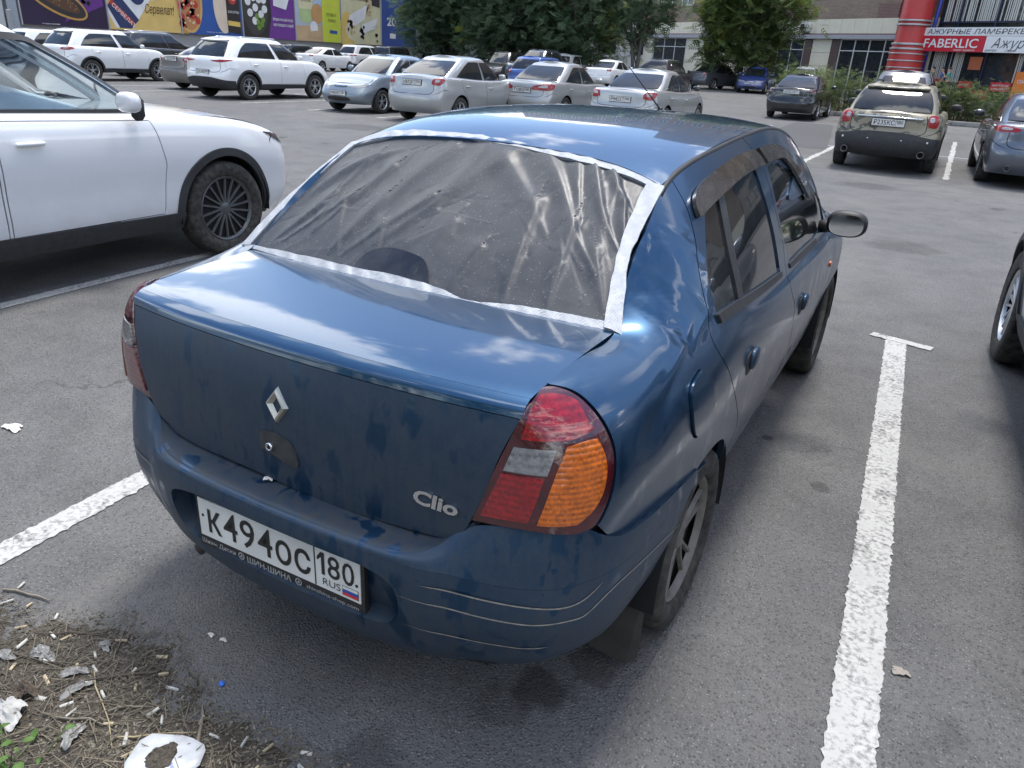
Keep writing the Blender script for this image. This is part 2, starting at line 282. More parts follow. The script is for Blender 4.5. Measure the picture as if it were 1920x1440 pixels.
# ---------------------------------------------------------------- tags
def tag(o, label=None, cat=None, group=None, kind=None):
    if label: o['label'] = label
    if cat: o['category'] = cat
    if group: o['group'] = group
    if kind: o['kind'] = kind
    return o
def empty(name, loc=(0, 0, 0), rz=0, label=None, cat=None, group=None):
    o = bpy.data.objects.new(name, None); COL.objects.link(o); o.location = loc; o.rotation_euler = (0, 0, rz); o.empty_display_size = .3
    return tag(o, label, cat, group)
# ---------------------------------------------------------------- mesh collector
class MB:
    def __init__(s): s.v = []; s.f = []; s.n = []; s.m = []; s.has_n = False; s.c = 0
    def add(s, v, f, n=None, mi=0):
        v = np.asarray(v, float).reshape(-1, 3); k = s.c; s.v.append(v); s.c += len(v)
        s.f += [tuple(int(i)+k for i in q) for q in f]; s.m += [mi]*len(f)
        if n is None: s.n.append(np.zeros_like(v))
        else: s.n.append(np.asarray(n, float)); s.has_n = True
        return s
    def mirror(s, axis=0):
        # add the mirror image of all so far
        o = np.array([1., 1, 1]); o[axis] = -1; k = s.c; v = np.concatenate(s.v)*o; n = np.concatenate(s.n)*o
        f = [tuple(i+k for i in reversed(q)) for q in s.f]; s.v.append(v); s.n.append(n); s.f += f; s.m += s.m[:]; s.c += len(v); return s
    def copy_mirrored(s):
        r = MB(); o = np.array([-1., 1, 1]); r.v = [np.concatenate(s.v)*o]; r.n = [np.concatenate(s.n)*o]; r.c = len(r.v[0]); r.f = [tuple(reversed(q)) for q in s.f]; r.m = s.m[:]; r.has_n = s.has_n; return r
    def box(s, c, d, mi=0, rz=0, bev=0):
        x, y, z = (np.array(d)/2); b = bev
        if b <= 0:
            v = np.array([[sx*x, sy*y, sz*z] for sx in (-1, 1) for sy in (-1, 1) for sz in (-1, 1)])
            f = [(0, 1, 3, 2), (4, 6, 7, 5), (0, 4, 5, 1), (2, 3, 7, 6), (0, 2, 6, 4), (1, 5, 7, 3)]
        else:
            b = min(b, x*.9, y*.9, z*.9); rings = []
            def ring(xx, yy, zz, k): return [[-xx+k, -yy, zz], [xx-k, -yy, zz], [xx, -yy+k, zz], [xx, yy-k, zz], [xx-k, yy, zz], [-xx+k, yy, zz], [-xx, yy-k, zz], [-xx, -yy+k, zz]]
            v = np.array(ring(x-b, y-b, -z, b*.4)+ring(x, y, -z+b, b)+ring(x, y, z-b, b)+ring(x-b, y-b, z, b*.4)); f = [tuple(range(7, -1, -1)), tuple(range(24, 32))]
            for r in range(3):
                for i in range(8): j = (i+1) % 8; f.append((r*8+i, r*8+j, r*8+8+j, r*8+8+i))
        if rz: R_ = np.array([[cos(rz), -sin(rz), 0], [sin(rz), cos(rz), 0], [0, 0, 1]]); v = v@R_.T
        return s.add(v+np.array(c), f, None, mi)
    def tube(s, pts, r, n=8, mi=0, cap=True):
        pts = np.array(pts, float); rs = np.broadcast_to(np.asarray(r, float), (len(pts),)); V = []; f = []
        a = np.array([0, 0, 1.])
        for i, q in enumerate(pts):
            t = pts[min(i+1, len(pts)-1)]-pts[max(i-1, 0)]; t = t/(np.linalg.norm(t)+1e-9)
            h = a if abs(t@a) < .93 else np.array([1., 0, 0]); u = np.cross(t, h); u /= np.linalg.norm(u); w_ = np.cross(t, u)
            for k in range(n): th = 2*pi*k/n; V.append(q+rs[i]*(cos(th)*u+sin(th)*w_))
        for i in range(len(pts)-1):
            for k in range(n): f.append((i*n+k, i*n+(k+1) % n, (i+1)*n+(k+1) % n, (i+1)*n+k))
        if cap: f += [tuple(range(n-1, -1, -1)), tuple((len(pts)-1)*n+k for k in range(n))]
        return s.add(V, f, None, mi)
    def lathe(s, prof, c=(0, 0, 0), axis='X', n=32, mi=0, a0=0, a1=360):
        # prof: (radius, along axis)
        V = []; f = []; m = len(prof)
        full = a1-a0 >= 360
        for k in range(n):
            th = radians(a0)+radians(a1-a0)*(k/n if full else k/(n-1))
            for r, a in prof:
                p_ = {'X': (a, r*cos(th), r*sin(th)), 'Y': (r*cos(th), a, r*sin(th)), 'Z': (r*cos(th), r*sin(th), a)}[axis]
                V.append(np.array(p_)+np.array(c))
        for k in range(n if full else n-1):
            k2 = (k+1) % n
            for i in range(m-1): f.append((k*m+i, k*m+i+1, k2*m+i+1, k2*m+i))
        return s.add(V, f, None, mi)
    def poly(s, pts, mi=0): return s.add(pts, [tuple(range(len(pts)))], None, mi)
    def prism(s, poly2, z0, z1, mi=0, fn=None):
        n = len(poly2); V = [(*q, z0) for q in poly2]+[(*q, z1) for q in poly2]
        f = [tuple(range(n-1, -1, -1)), tuple(range(n, 2*n))]+[(i, (i+1) % n, n+(i+1) % n, n+i) for i in range(n)]
        if fn is not None: V = [fn(q) for q in V]
        return s.add(V, f, None, mi)
    def build(s, name, mats, parent=None, smooth=True, loc=None, angle=None):
        me = bpy.data.meshes.new(name)
        v = np.concatenate(s.v) if s.v else np.zeros((0, 3))
        me.from_pydata(v.tolist(), [], s.f)
        mats = mats if isinstance(mats, (list, tuple)) else [mats]
        for m_ in mats: me.materials.append(m_)
        me.polygons.foreach_set('material_index', s.m)
        me.polygons.foreach_set('use_smooth', [smooth]*len(s.f))
        me.update()
        if s.has_n:
            n = np.concatenate(s.n); me.normals_split_custom_set_from_vertices([tuple(q) for q in n])
        elif smooth and angle is not None:
            bpy_angle(me, angle)
        o = bpy.data.objects.new(name, me); COL.objects.link(o)
        if parent is not None: o.parent = parent
        if loc is not None: o.location = loc
        return o
def bpy_angle(me, deg):
    bm = bmesh.new(); bm.from_mesh(me); bmesh.ops.recalc_face_normals(bm, faces=bm.faces)
    a = radians(deg)
    for e in bm.edges:
        if len(e.link_faces) == 2 and e.calc_face_angle(0) > a: e.smooth = False
    bm.to_mesh(me); bm.free(); me.update()
def fix_normals(o):
    bm = bmesh.new(); bm.from_mesh(o.data); bmesh.ops.recalc_face_normals(bm, faces=bm.faces); bm.to_mesh(o.data); bm.free(); return o
# ---------------------------------------------------------------- cutting panels out of a net
def curve(pts, n=5):
    pts = np.array(pts, float)
    if len(pts) < 3: return pts[0]+(pts[1]-pts[0])*np.linspace(0, 1, n+1)[:, None]
    t = np.linspace(0, len(pts)-1, (len(pts)-1)*n+1)
    return wts(t, len(pts))@pts
def outline(segs, n=5):
    # closed outline from smooth segments that meet in corners
    if not isinstance(segs[0][0], (list, tuple, np.ndarray)): segs = [list(segs)+[segs[0]]]
    o = []
    for i, sg in enumerate(segs):
        c = curve(sg, n); o.append(c)
    k = [o[0]]
    for c in o[1:]:
        k.append(c[1:] if np.allclose(c[0], k[-1][-1]) else c)
    p_ = np.concatenate(k)
    if np.allclose(p_[0], p_[-1]): p_ = p_[:-1]
    return p_
def inpoly(q, poly):
    x, y = q[:, 0], q[:, 1]; r = np.zeros(len(q), bool); px, py = poly[:, 0], poly[:, 1]; j = len(poly)-1
    for i in range(len(poly)):
        c = ((py[i] > y) != (py[j] > y)) & (x < (px[j]-px[i])*(y-py[i])/(py[j]-py[i]+1e-15)+px[i]); r ^= c; j = i
    return r
def _area(p_): x, y = p_[:, 0], p_[:, 1]; return .5*np.sum(x*np.roll(y, -1)-np.roll(x, -1)*y)
def inset(net, poly, g):
    if abs(g) < 1e-6: return poly
    s_ = np.sign(_area(poly)); t = np.roll(poly, -1, 0)-np.roll(poly, 1, 0); e = 1e-3
    Ju = (net(poly+[e, 0])-net(poly-[e, 0]))/(2*e); Jv = (net(poly+[0, e])-net(poly-[0, e]))/(2*e)
    T = Ju*t[:, :1]+Jv*t[:, 1:]; nn = np.cross(Ju, Jv); nn /= np.linalg.norm(nn, axis=1)[:, None]+1e-12
    D = np.cross(nn, T)*s_; D /= np.linalg.norm(D, axis=1)[:, None]+1e-12
    a = (Ju*Ju).sum(1); b = (Ju*Jv).sum(1); c = (Jv*Jv).sum(1); r1 = (Ju*D).sum(1); r2 = (Jv*D).sum(1); det = a*c-b*b+1e-12
    return poly+g*np.stack([(c*r1-b*r2)/det, (a*r2-b*r1)/det], 1)
def panel(mb, net, segs, holes=(), du=.12, dv=.12, off=0., depth=.012, gap=.0, hgap=0., mi=0, flip=False, bulge=0, hole_depth=None):
    poly = inset(net, outline(segs), gap)
    hs = [inset(net, outline(h), -hgap) for h in holes]
    lo = poly.min(0); hi = poly.max(0)
    nu = max(2, int((hi[0]-lo[0])/du)+1); nv = max(2, int((hi[1]-lo[1])/dv)+1)
    gu, gv = np.meshgrid(np.linspace(lo[0], hi[0], nu), np.linspace(lo[1], hi[1], nv), indexing='ij')
    g = np.stack([gu.ravel(), gv.ravel()], 1)
    sh = (poly-poly.mean(0))*.985+poly.mean(0)
    k = inpoly(g, poly)
    for h in hs: k &= ~inpoly(g, h)
    # keep grid points clear of the outlines
    allb = np.concatenate([poly]+hs); g = g[k]
    if len(g):
        d = ((g[:, None]-allb[None])/np.array([du, dv]))**2; g = g[d.sum(2).min(1) > .05]
    pts = [poly]+hs+[g]; edges = []; c = 0
    for q in [poly]+hs:
        m = len(q); edges += [(c+i, c+(i+1) % m) for i in range(m)]; c += m
    P_ = np.concatenate(pts)
    r = geometry.delaunay_2d_cdt([Vector(q) for q in P_], edges, [], 0, 1e-7)
    uv = np.array([tuple(q) for q in r[0]]); f = np.array([tuple(t) for t in r[2]])
    ce = uv[f].mean(1); k = inpoly(ce, poly)
    for h in hs: k &= ~inpoly(ce, h)
    f = f[k]
    a = uv[f]; ar = (a[:, 1, 0]-a[:, 0, 0])*(a[:, 2, 1]-a[:, 0, 1])-(a[:, 1, 1]-a[:, 0, 1])*(a[:, 2, 0]-a[:, 0, 0])
    f[ar < 0] = f[ar < 0][:, ::-1]
    n = net.normal(uv); s_ = -1. if flip else 1.
    n = n*s_
    if flip: f = f[:, ::-1]
    o_ = off
    if bulge:
        dd = np.sqrt((((uv[:, None]-poly[None])/np.array([hi[0]-lo[0], hi[1]-lo[1]]))**2).sum(2).min(1)); o_ = off+bulge*(1-np.exp(-(dd/.12)))[:, None]
    x = net(uv)+n*o_
    mb.add(x, f, n, mi)
    if depth:
        for qi, q in enumerate([poly]+hs):
            dp = depth if qi == 0 or hole_depth is None else hole_depth
            m = len(q); b = net(q); nn = net.normal(q)*s_; top = b+nn*off; bot = b+nn*(off-dp)
            t = np.roll(top, -1, 0)-np.roll(top, 1, 0); en = np.cross(t, nn); en /= np.linalg.norm(en, axis=1)[:, None]+1e-12
            sg = np.sign(_area(q))*(1 if qi == 0 else -1)*s_
            en = en*sg
            F = [(i, i+m, (i+1) % m+m, (i+1) % m) for i in range(m)]
            if sg < 0: F = [tuple(reversed(t_)) for t_ in F]
            mb.add(np.concatenate([top, bot]), F, np.concatenate([en, en]), mi)
    return mb
def rect(net, m=0., u0=None, u1=None, v0=None, v1=None):
    u0 = m if u0 is None else u0; u1 = net.nu-1-m if u1 is None else u1; v0 = m if v0 is None else v0; v1 = net.nv-1-m if v1 is None else v1
    return [[(a, v0) for a in np.linspace(u0, u1, max(3, int((u1-u0)*4)))], [(u1, a) for a in np.linspace(v0, v1, max(3, int((v1-v0)*4)))],
            [(a, v1) for a in np.linspace(u1, u0, max(3, int((u1-u0)*4)))], [(u0, a) for a in np.linspace(v1, v0, max(3, int((v1-v0)*4)))]]
def sheet(mb, net, u0, u1, v0, v1, nu, nv, off=0., mi=0, flip=False, both=False):
    gu, gv = np.meshgrid(np.linspace(u0, u1, nu), np.linspace(v0, v1, nv), indexing='ij'); uv = np.stack([gu.ravel(), gv.ravel()], 1)
    n = net.normal(uv)*(-1 if flip else 1); x = net(uv)+n*off
    f = [(i*nv+j, (i+1)*nv+j, (i+1)*nv+j+1, i*nv+j+1) for i in range(nu-1) for j in range(nv-1)]
    if flip: f = [tuple(reversed(q)) for q in f]
    return mb.add(x, f, n, mi)
def invmany(net, targets, fn, guard=None, it=14):
    # uv on the net where fn(S) equals each target
    if not hasattr(net, '_g'):
        uu, vv = np.meshgrid(np.linspace(0, net.nu-1, 8*net.nu), np.linspace(0, net.nv-1, 6*net.nv), indexing='ij'); net._g = np.stack([uu.ravel(), vv.ravel()], 1); net._gs = net(net._g)
    T = np.asarray(targets, float).reshape(-1, 2); F = fn(net._gs); ok = np.ones(len(F), bool) if guard is None else guard(net._gs, net._g)
    Fk, Gk = F[ok], net._g[ok]
    x = Gk[((Fk[None]-T[:, None])**2).sum(2).argmin(1)].copy(); e = 1e-4
    for _ in range(it):
        r = fn(net(x))-T; Ju = (fn(net(x+[e, 0]))-fn(net(x-[e, 0])))/(2*e); Jv = (fn(net(x+[0, e]))-fn(net(x-[0, e])))/(2*e)
        det = Ju[:, 0]*Jv[:, 1]-Ju[:, 1]*Jv[:, 0]; det = np.where(abs(det) < 1e-9, 1e-9, det)
        du = (-r[:, 0]*Jv[:, 1]+r[:, 1]*Jv[:, 0])/det; dv = (-r[:, 1]*Ju[:, 0]+r[:, 0]*Ju[:, 1])/det
        x = x+np.clip(np.stack([du, dv], 1), -.15, .15)
    return x
YZ = lambda s_: s_[:, 1:3]
XZ = lambda s_: s_[:, [0, 2]]
XY = lambda s_: s_[:, :2]
def yz(net, pts, **k): return [tuple(q) for q in invmany(net, pts, YZ, **k)]
def xz(net, pts, **k): return [tuple(q) for q in invmany(net, pts, XZ, **k)]
def arc(cy, cz, r, a0, a1, n=16):
    return [(cy+r*cos(radians(a)), cz+r*sin(radians(a))) for a in np.linspace(a0, a1, n)]
# ---------------------------------------------------------------- lettering as flat meshes
_TX = {}
def text_mesh(body, size=1.0, extrude=0., bold=0., xs=1., align='LEFT', shear=0., spacing=1.):
    key = (body, size, extrude, bold, xs, align, shear, spacing)
    if key in _TX: return _TX[key]
    cu = bpy.data.curves.new('lettering', 'FONT'); cu.body = body; cu.size = size; cu.extrude = extrude; cu.offset = bold; cu.align_x = align; cu.shear = shear; cu.resolution_u = 3; cu.space_character = spacing
    o = bpy.data.objects.new('lettering', cu); COL.objects.link(o); bpy.context.view_layer.update()
    me = bpy.data.meshes.new_from_object(o.evaluated_get(bpy.context.evaluated_depsgraph_get())); bpy.data.objects.remove(o)
    v = np.empty(len(me.vertices)*3); me.vertices.foreach_get('co', v); v = v.reshape(-1, 3); v[:, 0] *= xs
    f = [tuple(q.vertices) for q in me.polygons]; bpy.data.meshes.remove(me); _TX[key] = (v, f); return v, f
def put_text(mb, body, fn, size, mi=0, fit=None, center=False, extrude=.0, **k):
    # fn maps local (x, y, z) arrays to the place; fit = wanted width
    v, f = text_mesh(body, 1.0, **k); v = v.copy()
    w0 = v[:, 0].max()-v[:, 0].min(); h0 = v[:, 1].max()-min(0, v[:, 1].min())
    sx = size if fit is None else fit/w0
    v[:, 0] = (v[:, 0]-v[:, 0].min())*sx; v[:, 1] *= size; v[:, 2] = v[:, 2]*0+extrude
    if center: v[:, 0] -= v[:, 0].max()/2
    return mb.add(fn(v), f, None, mi)
def put_one(mb, fn, x, y, h, w_, z):
    # a plain figure 1: upright with its flag
    t = h*.155; q = [(x+w_-t, y), (x+w_, y), (x+w_, y+h), (x+w_-t*1.1, y+h), (x, y+h*.74), (x, y+h*.58), (x+w_-t, y+h*.77)]
    return mb.add(fn([(a, b_, z) for a, b_ in q]), [(0, 1, 2, 3, 6), (3, 4, 5, 6)])
def frame_fn(o, ex, ey):
    o, ex, ey = (np.array(a, float) for a in (o, ex, ey)); ex /= np.linalg.norm(ex); ey -= ex*(ey@ex); ey /= np.linalg.norm(ey); ez = np.cross(ex, ey)
    return lambda v: o+np.outer(np.asarray(v)[:, 0], ex)+np.outer(np.asarray(v)[:, 1], ey)+np.outer(np.asarray(v)[:, 2], ez)
# ================================================================ THE BLUE SALOON
def hero_paint(name, dust0, deep=1., coat=1., cior=1.5):
    b = NB(name); co = b.co(); x, y, z = b.sep()
    big = b.noise(2.2, 5, .62); fine = b.noise(420, 2, .6); mid = b.noise(28, 4, .6)
    run = b.noise(1.0, 4, .65, b.scale(co, (38, 38, 2.2)))             # rain-run streaks
    low = b.rng(z, .97, .35, 0, .42)
    d = b.math('ADD', b.math('MULTIPLY', low, b.rng(big, .25, .75, .55, 1.15)), dust0)
    d = b.math('MULTIPLY', d, b.rng(run, .3, .7, .72, 1.12))
    # wiped finger marks where dust was rubbed off
    wip = b.noise(1.0, 3, .5, b.scale(co, (13, 13, 5)))
    d = b.math('MULTIPLY', d, b.rng(wip, .58, .64, 1, .12, True)); fing = b.noise(1.0, 2, .4, b.scale(co, (46, 20, 22)))
    d = b.math('MULTIPLY', d, b.rng(b.math('MULTIPLY', b.rng(fing, .60, .64, 0, 1, True), b.rng(b.noise(5, 2), .45, .6, 0, 1)), 0, 1, 1, .15))
    d = b.math('MULTIPLY', d, b.rng(fine, .25, .75, .62, 1.3)); d = b.math('MULTIPLY', d, b.rng(mid, .3, .7, .8, 1.15))
    d = b.math('MINIMUM', b.math('MAXIMUM', d, 0), 1)
    sp = b.rng(b.noise(170, 1), .69, .73, 0, .5)                        # dried spots
    d = b.math('MAXIMUM', d, b.math('MULTIPLY', sp, .5))
    blue = b.mix(b.rng(b.noise(1400, 1), .35, .7), tuple(q*deep for q in (.012, .068, .160)), tuple(q*deep for q in (.022, .10, .215)))
    b.set(base=b.mix(d, blue, (.058, .060, .061)), metal=b.math('MULTIPLY', b.math('SUBTRACT', 1, d), .78), rough=b.math('ADD', .30, b.math('MULTIPLY', d, .45)),
          coat=b.math('MULTIPLY', b.math('SUBTRACT', 1, d), coat), coatr=b.math('ADD', .035, b.math('MULTIPLY', d, .55)), spec=b.math('SUBTRACT', .5, b.math('MULTIPLY', d, .25)))
    b.b.inputs['Coat IOR'].default_value = cior
    b.bump(b.noise(7, 2, .4), .02, .02)
    return b.m
HP = hero_paint('blue_lacquer', .02, .78, 1., 1.7); HPS = hero_paint('blue_lacquer_sides', .12, .7, .8, 1.55); HPD = hero_paint('blue_lacquer_dusty_shaded', .42, .5, .35); HPB = hero_paint('blue_bumper_plastic', .32, .6, .3); HPL = hero_paint('blue_ledge_dirty', .62, .6, .2)  # rear face and bumper: base blue darkened as if in shade, plus dust
BLACK = plain('black_plastic', (.018, .018, .019), .55, bump=.1); RUBBER = plain('rubber_seal', (.02, .02, .021), .6, var=.3)
DARK = plain('dark_cavity', (.006, .006, .007), .9); DUSTY = plain('dirt_line', (.24, .225, .20), .95, var=.25, sc=60)
def tyre_mat():
    b = NB('tyre_rubber'); n = b.noise(25, 4, .6)
    b.set(base=b.mix(b.rng(n, .35, .7), (.022, .022, .022), (.075, .07, .063)), rough=.85, spec=.3); return b.m
TYRE = tyre_mat(); ALLOY = plain('wheel_alloy', (.42, .42, .41), .38, metal=.75, var=.1); CHROME = plain('chrome', (.62, .63, .64), .12, metal=1, var=.04)
DALLOY = plain('dusty_alloy', (.17, .16, .145), .6, metal=.35, var=.25)
WHITEP = plain('plate_white', (.62, .62, .60), .45, var=.10, sc=9); INK = plain('plate_ink', (.015, .015, .016), .5)
FLAGB = plain('flag_blue', (.02, .07, .33), .45); FLAGR = plain('flag_red', (.55, .03, .04), .45); SILVERINK = plain('silver_lettering', (.40, .41, .42), .4, metal=.3)
G_DARK = glass_dark(); L_RED = lens('red_lens', (.34, .004, .010)); L_AMB = lens('amber_lens', (.74, .155, .003), 170); L_CLR = lens('clear_lens', (.27, .27, .27), 90)
L_REDD = lens('dusty_red_lens', (.20, .06, .06), 140, .4); L_AMBD = lens('dusty_amber_lens', (.24, .09, .06), 170, .4); L_CLRD = lens('dusty_clear_lens', (.30, .29, .28), 200, .4)
L_SMK = lens('smoked_red_lens', (.085, .006, .012), 20); L_HEAD = lens('headlamp_lens', (.36, .37, .39), 14, .05)
hero = empty('blue_sedan', (0, 0, 0), 0, 'dusty dark blue sedan with its rear window covered by taped plastic film', 'car')
nS, nF, nD, nL, nB, nSh, nG, nR, nW, nH = (Net(a) for a in (SIDE, FACE, DECK, LIP, BUMP, SHELF, GLASS, ROOF, SCREEN, HOOD))
# dents and creases of the right rear pillar
_rg = np.random.RandomState(5)
_cre = [(_rg.uniform(.60, .98), _rg.uniform(.98, 1.26), _rg.uniform(-1, 1), _rg.uniform(.006, .016), _rg.uniform(.03, .09), _rg.choice([-1, 1])*_rg.uniform(.0012, .0036)) for _ in range(40)]
def dent(p_, uv, net):
    y, z = p_[:, 1], p_[:, 2]; d = np.zeros(len(y))
    m = np.exp(-((y-.74)/.15)**2-((z-1.07)/.12)**2)
    d -= .020*m
    for cy_, cz_, a, wd, ln, amp in _cre:
        dy, dz = y-cy_, z-cz_; t = dy*cos(a*1.2+1.1)+dz*sin(a*1.2+1.1); q = -dy*sin(a*1.2+1.1)+dz*cos(a*1.2+1.1)
        d += amp*np.exp(-(q/wd)**2-(t/ln)**2)*np.minimum(1, m*2.2)
    d -= .007*np.exp(-((y-.50)/.10)**2-((z-.90-(y-.5)*.5)/.05)**2)       # pushed-in shoulder
    d += .003*np.exp(-((y-.62)/.16)**2-((z-.955-(y-.6)*.35)/.014)**2)
    d -= .004*np.exp(-((y-.42)/.05)**2-((z-.86)/.05)**2)
    p2 = p_.copy(); p2[:, 0] += d; p2[:, 2] += d*.25; return p2
nS.disp = dent
nSm = Net(SIDE)                                                         # undamaged side for the left
ARC_R = .318
q_arch = arc(.90, .285, ARC_R, 113, 4, 26)
quarter = [list(UV['q_lampside']), [UV['q_lampside'][-1], UV['q_joint'][0]], list(UV['q_joint'])+[tuple(yz(nSm, [q_arch[0]])[0])],
           yz(nSm, q_arch), [yz(nSm, [q_arch[-1]])[0], *yz(nSm, [(1.30, .31)])], [*yz(nSm, [(1.30, .31), (1.285, .42)]), *UV['doorgap_r']],
           [UV['doorgap_r'][-1], (4.95, 7.98)], [(4.95, 7.98), (4.5, 8.0), (4, 8.10), (3.5, 8.12), (3, 8.03), (2, 7.99), (1.2, 7.99), (.74, 7.9)], [(.74, 7.9), UV['q_lampside'][0]]]
rdoor = [list(UV['ditch']), list(UV['bgap'])+yz(nSm, [(2.085, .42), (2.08, .31)]), yz(nSm, [(2.08, .31), (1.7, .31), (1.31, .31)]), [*yz(nSm, [(1.31, .31), (1.288, .42)]), *UV['doorgap_r']]]
_fd = yz(nSm, [(2.94, .90), (2.945, .75), (2.93, .55), (2.90, .31)])
fdoor = [[UV['bgap'][0], (7.4, 7.98), (8.2, 7.98), (8.9, 7.98)], [(8.9, 7.98), (9.25, 7.0), (9.35, 6.2), _fd[0]], _fd, [_fd[-1], *yz(nSm, [(2.09, .31)])], [*yz(nSm, [(2.09, .31), (2.095, .42)]), *UV['bgap'][::-1]]]
f_arch = arc(3.372, .285, ARC_R, 180, 4, 26)
fender = [[*yz(nSm, [(2.905, .31)]), *_fd[::-1]], [_fd[0], (9.6, 6.6), (10, 7.98)], [(10, 7.98), (11, 7.98), (12, 7.98)], [(12, 7.98), (12, 4), (12, .02)], [(12, .02), *yz(nSm, [f_arch[-1]])], yz(nSm, f_arch)[::-1], [*yz(nSm, [f_arch[0]]), *yz(nSm, [(2.905, .31)])]]
pill = [[(8.93, 7.98), (9.28, 7.0), (9.38, 6.3)], [(9.38, 6.3), (9.62, 6.6), (9.98, 7.98)], [(9.98, 7.98), (8.93, 7.98)]]
def both(name, segs, mat, net=nS, netl=nSm, holes=(), names=None, **k):
    m = MB(); panel(m, net, segs, holes, **k); r = m.build(name, mat, hero)
    m = MB(); panel(m, netl, segs, holes, **k); l = m.copy_mirrored().build(name, mat, hero)
    return r, l
m = MB(); panel(m, nS, quarter, [UV['flap']], du=.06, dv=.05, gap=.0015, depth=.02, hgap=.0065); qp = m.build('quarter_panel', HPS, hero); qp['label'] = 'dented blue rear quarter panel with crumpled pillar'
m = MB(); panel(m, nSm, quarter, du=.1, dv=.12, gap=.0015, depth=.02); m.copy_mirrored().build('quarter_panel', HPS, hero)
fl = MB(); panel(fl, nS, UV['flap'], off=.008, gap=.0, depth=.022, bulge=.003); flap = fl.build('fuel_flap', HPS, hero)
rd = both('rear_door', rdoor, HPS, holes=[UV['win_r']], gap=.0022, depth=.02, du=.12, dv=.1)
fd = both('front_door', fdoor, HPS, holes=[UV['win_f']], gap=.0022, depth=.02, du=.15, dv=.12)
both('front_fender', fender, HPS, gap=.0022, depth=.02, du=.15, dv=.12)
both('windscreen_pillar', pill, HP, gap=.001, depth=.01)
for k in (0, 1):
    m = MB(); panel(m, nSm, UV['win_r'], off=-.006, gap=-.006, depth=0)
    m2 = MB(); panel(m2, nSm, UV['divider'], off=.0, depth=.008); panel(m2, nSm, UV['belt_r'], off=.005, depth=.012)
    m3 = MB(); panel(m3, nSm, UV['win_f'], off=-.006, gap=-.006, depth=0)
    m4 = MB(); panel(m4, nSm, UV['belt_f'], off=.005, depth=.012)
    if k: m, m2, m3, m4 = (q.copy_mirrored() for q in (m, m2, m3, m4))
    m.build('rear_door_window', G_DARK, rd[k]); m2.build('window_trim', RUBBER, rd[k]); m3.build('front_door_window', G_DARK, fd[k]); m4.build('window_trim', RUBBER, fd[k])
b = NB('smoked_acrylic'); n_ = b.noise(14, 5, .7)
b.set(base=b.mix(b.rng(n_, .4, .9), (.030, .024, .019), (.07, .058, .046)), rough=b.rng(n_, .3, .8, .16, .4), coat=.5); SMOKE = b.m
for key, par in (('vis_r', rd), ('vis_f', fd)):
    m = MB(); panel(m, nSm, UV[key], off=.016, depth=.012, bulge=.006, du=.06, dv=.06); l = m.copy_mirrored()
    m.build('wind_deflector', SMOKE, par[0]); l.build('wind_deflector', SMOKE, par[1])
# roof, gutters, screen, bonnet
m = MB(); panel(m, nR, rect(nR, .02, u0=.03, u1=5.97), du=.15, dv=.12, depth=.02); m.build('roof', HP, hero)
m = MB(); panel(m, nW, rect(nW, .04), depth=.01); m.build('windscreen', G_DARK, hero)
m = MB(); panel(m, nH, rect(nH, .03), depth=.02); m.build('bonnet', HP, hero)
for s_ in (1, -1):
    m = MB(); m.tube([(s_*q[0], q[1], q[2]-.008) for q in nSm([(a, 7.98) for a in np.linspace(4.9, 8.9, 30)])], .009, 6); m.build('roof_gutter', RUBBER, hero)
# boot lid: rear face, lip and deck meet with rolled edges
lb = UV['lid_bottom']
def lid_face():
    right = [tuple(q) for q in invmany(nF, [(.500, .70), (.543, .83), (.572, .92), (.580, .9425)], XZ)]
    left = [(6-a, c) for a, c in right]
    # seam polygon: top edge, right edge down, bottom edge, left edge up
    return [[(left[-1][0], 3.98), (2, 3.98), (4, 3.98), (right[-1][0], 3.98)], [(right[-1][0], 3.98)]+right[::-1][1:]+[lb[0]], list(lb), [lb[-1]]+left[:-1]+[(left[-1][0], 3.98)]]
m = MB(); panel(m, nF, lid_face(), du=.12, dv=.1, gap=0, depth=.015)
face = m
md = MB()
dg = [tuple(q) for q in invmany(nD, [(.584, .172), (.588, .23), (.590, .36), (.594, .50), (.599, .61)], XY)]
panel(md, nD, [[(6-dg[0][0], .01), (2, .01), (4, .01), (dg[0][0], .01)], dg, [dg[-1], (4, 3.9), (2, 3.9), (6-dg[-1][0], dg[-1][1])], [(6-a, c) for a, c in dg[::-1]]], du=.15, dv=.12, depth=.015)
ml = MB(); panel(ml, nL, [[(6-5.88, .01), (2, .01), (4, .01), (5.88, .01)], [(5.88, .01), (5.88, 1.5), (5.88, 2.99)], [(5.88, 2.99), (4, 2.99), (2, 2.99), (.12, 2.99)], [(.12, 2.99), (.12, 1.5), (.12, .01)]], du=.12, dv=.2, depth=.008)
lid = md.build('boot_lid', HP, hero); face.build('lid_rear_face', HPD, lid); ml.build('lid_lip', HP, lid)
# lamps
lampseg = UV['lamp']
for s_ in (0, 1):
    def bld(mm): return mm.copy_mirrored() if s_ else mm
    m = MB(); panel(m, nSm, lampseg, off=.003, depth=.03, bulge=.004, du=.07, dv=.2); lp = bld(m).build('tail_light', L_SMK, hero)
    for key, mt, nm in (('l_red', L_RED, 'brake_lens'), ('l_clear', L_CLR, 'reversing_lens'), ('l_low', L_RED, 'fog_lens'), ('l_amber', L_AMB, 'indicator_lens')):
        m = MB(); panel(m, nSm, UV[key], off=.0085, depth=.004, du=.07, dv=.15); bld(m).build(nm, {L_RED: L_REDD, L_AMB: L_AMBD, L_CLR: L_CLRD}[mt] if s_ else mt, lp)
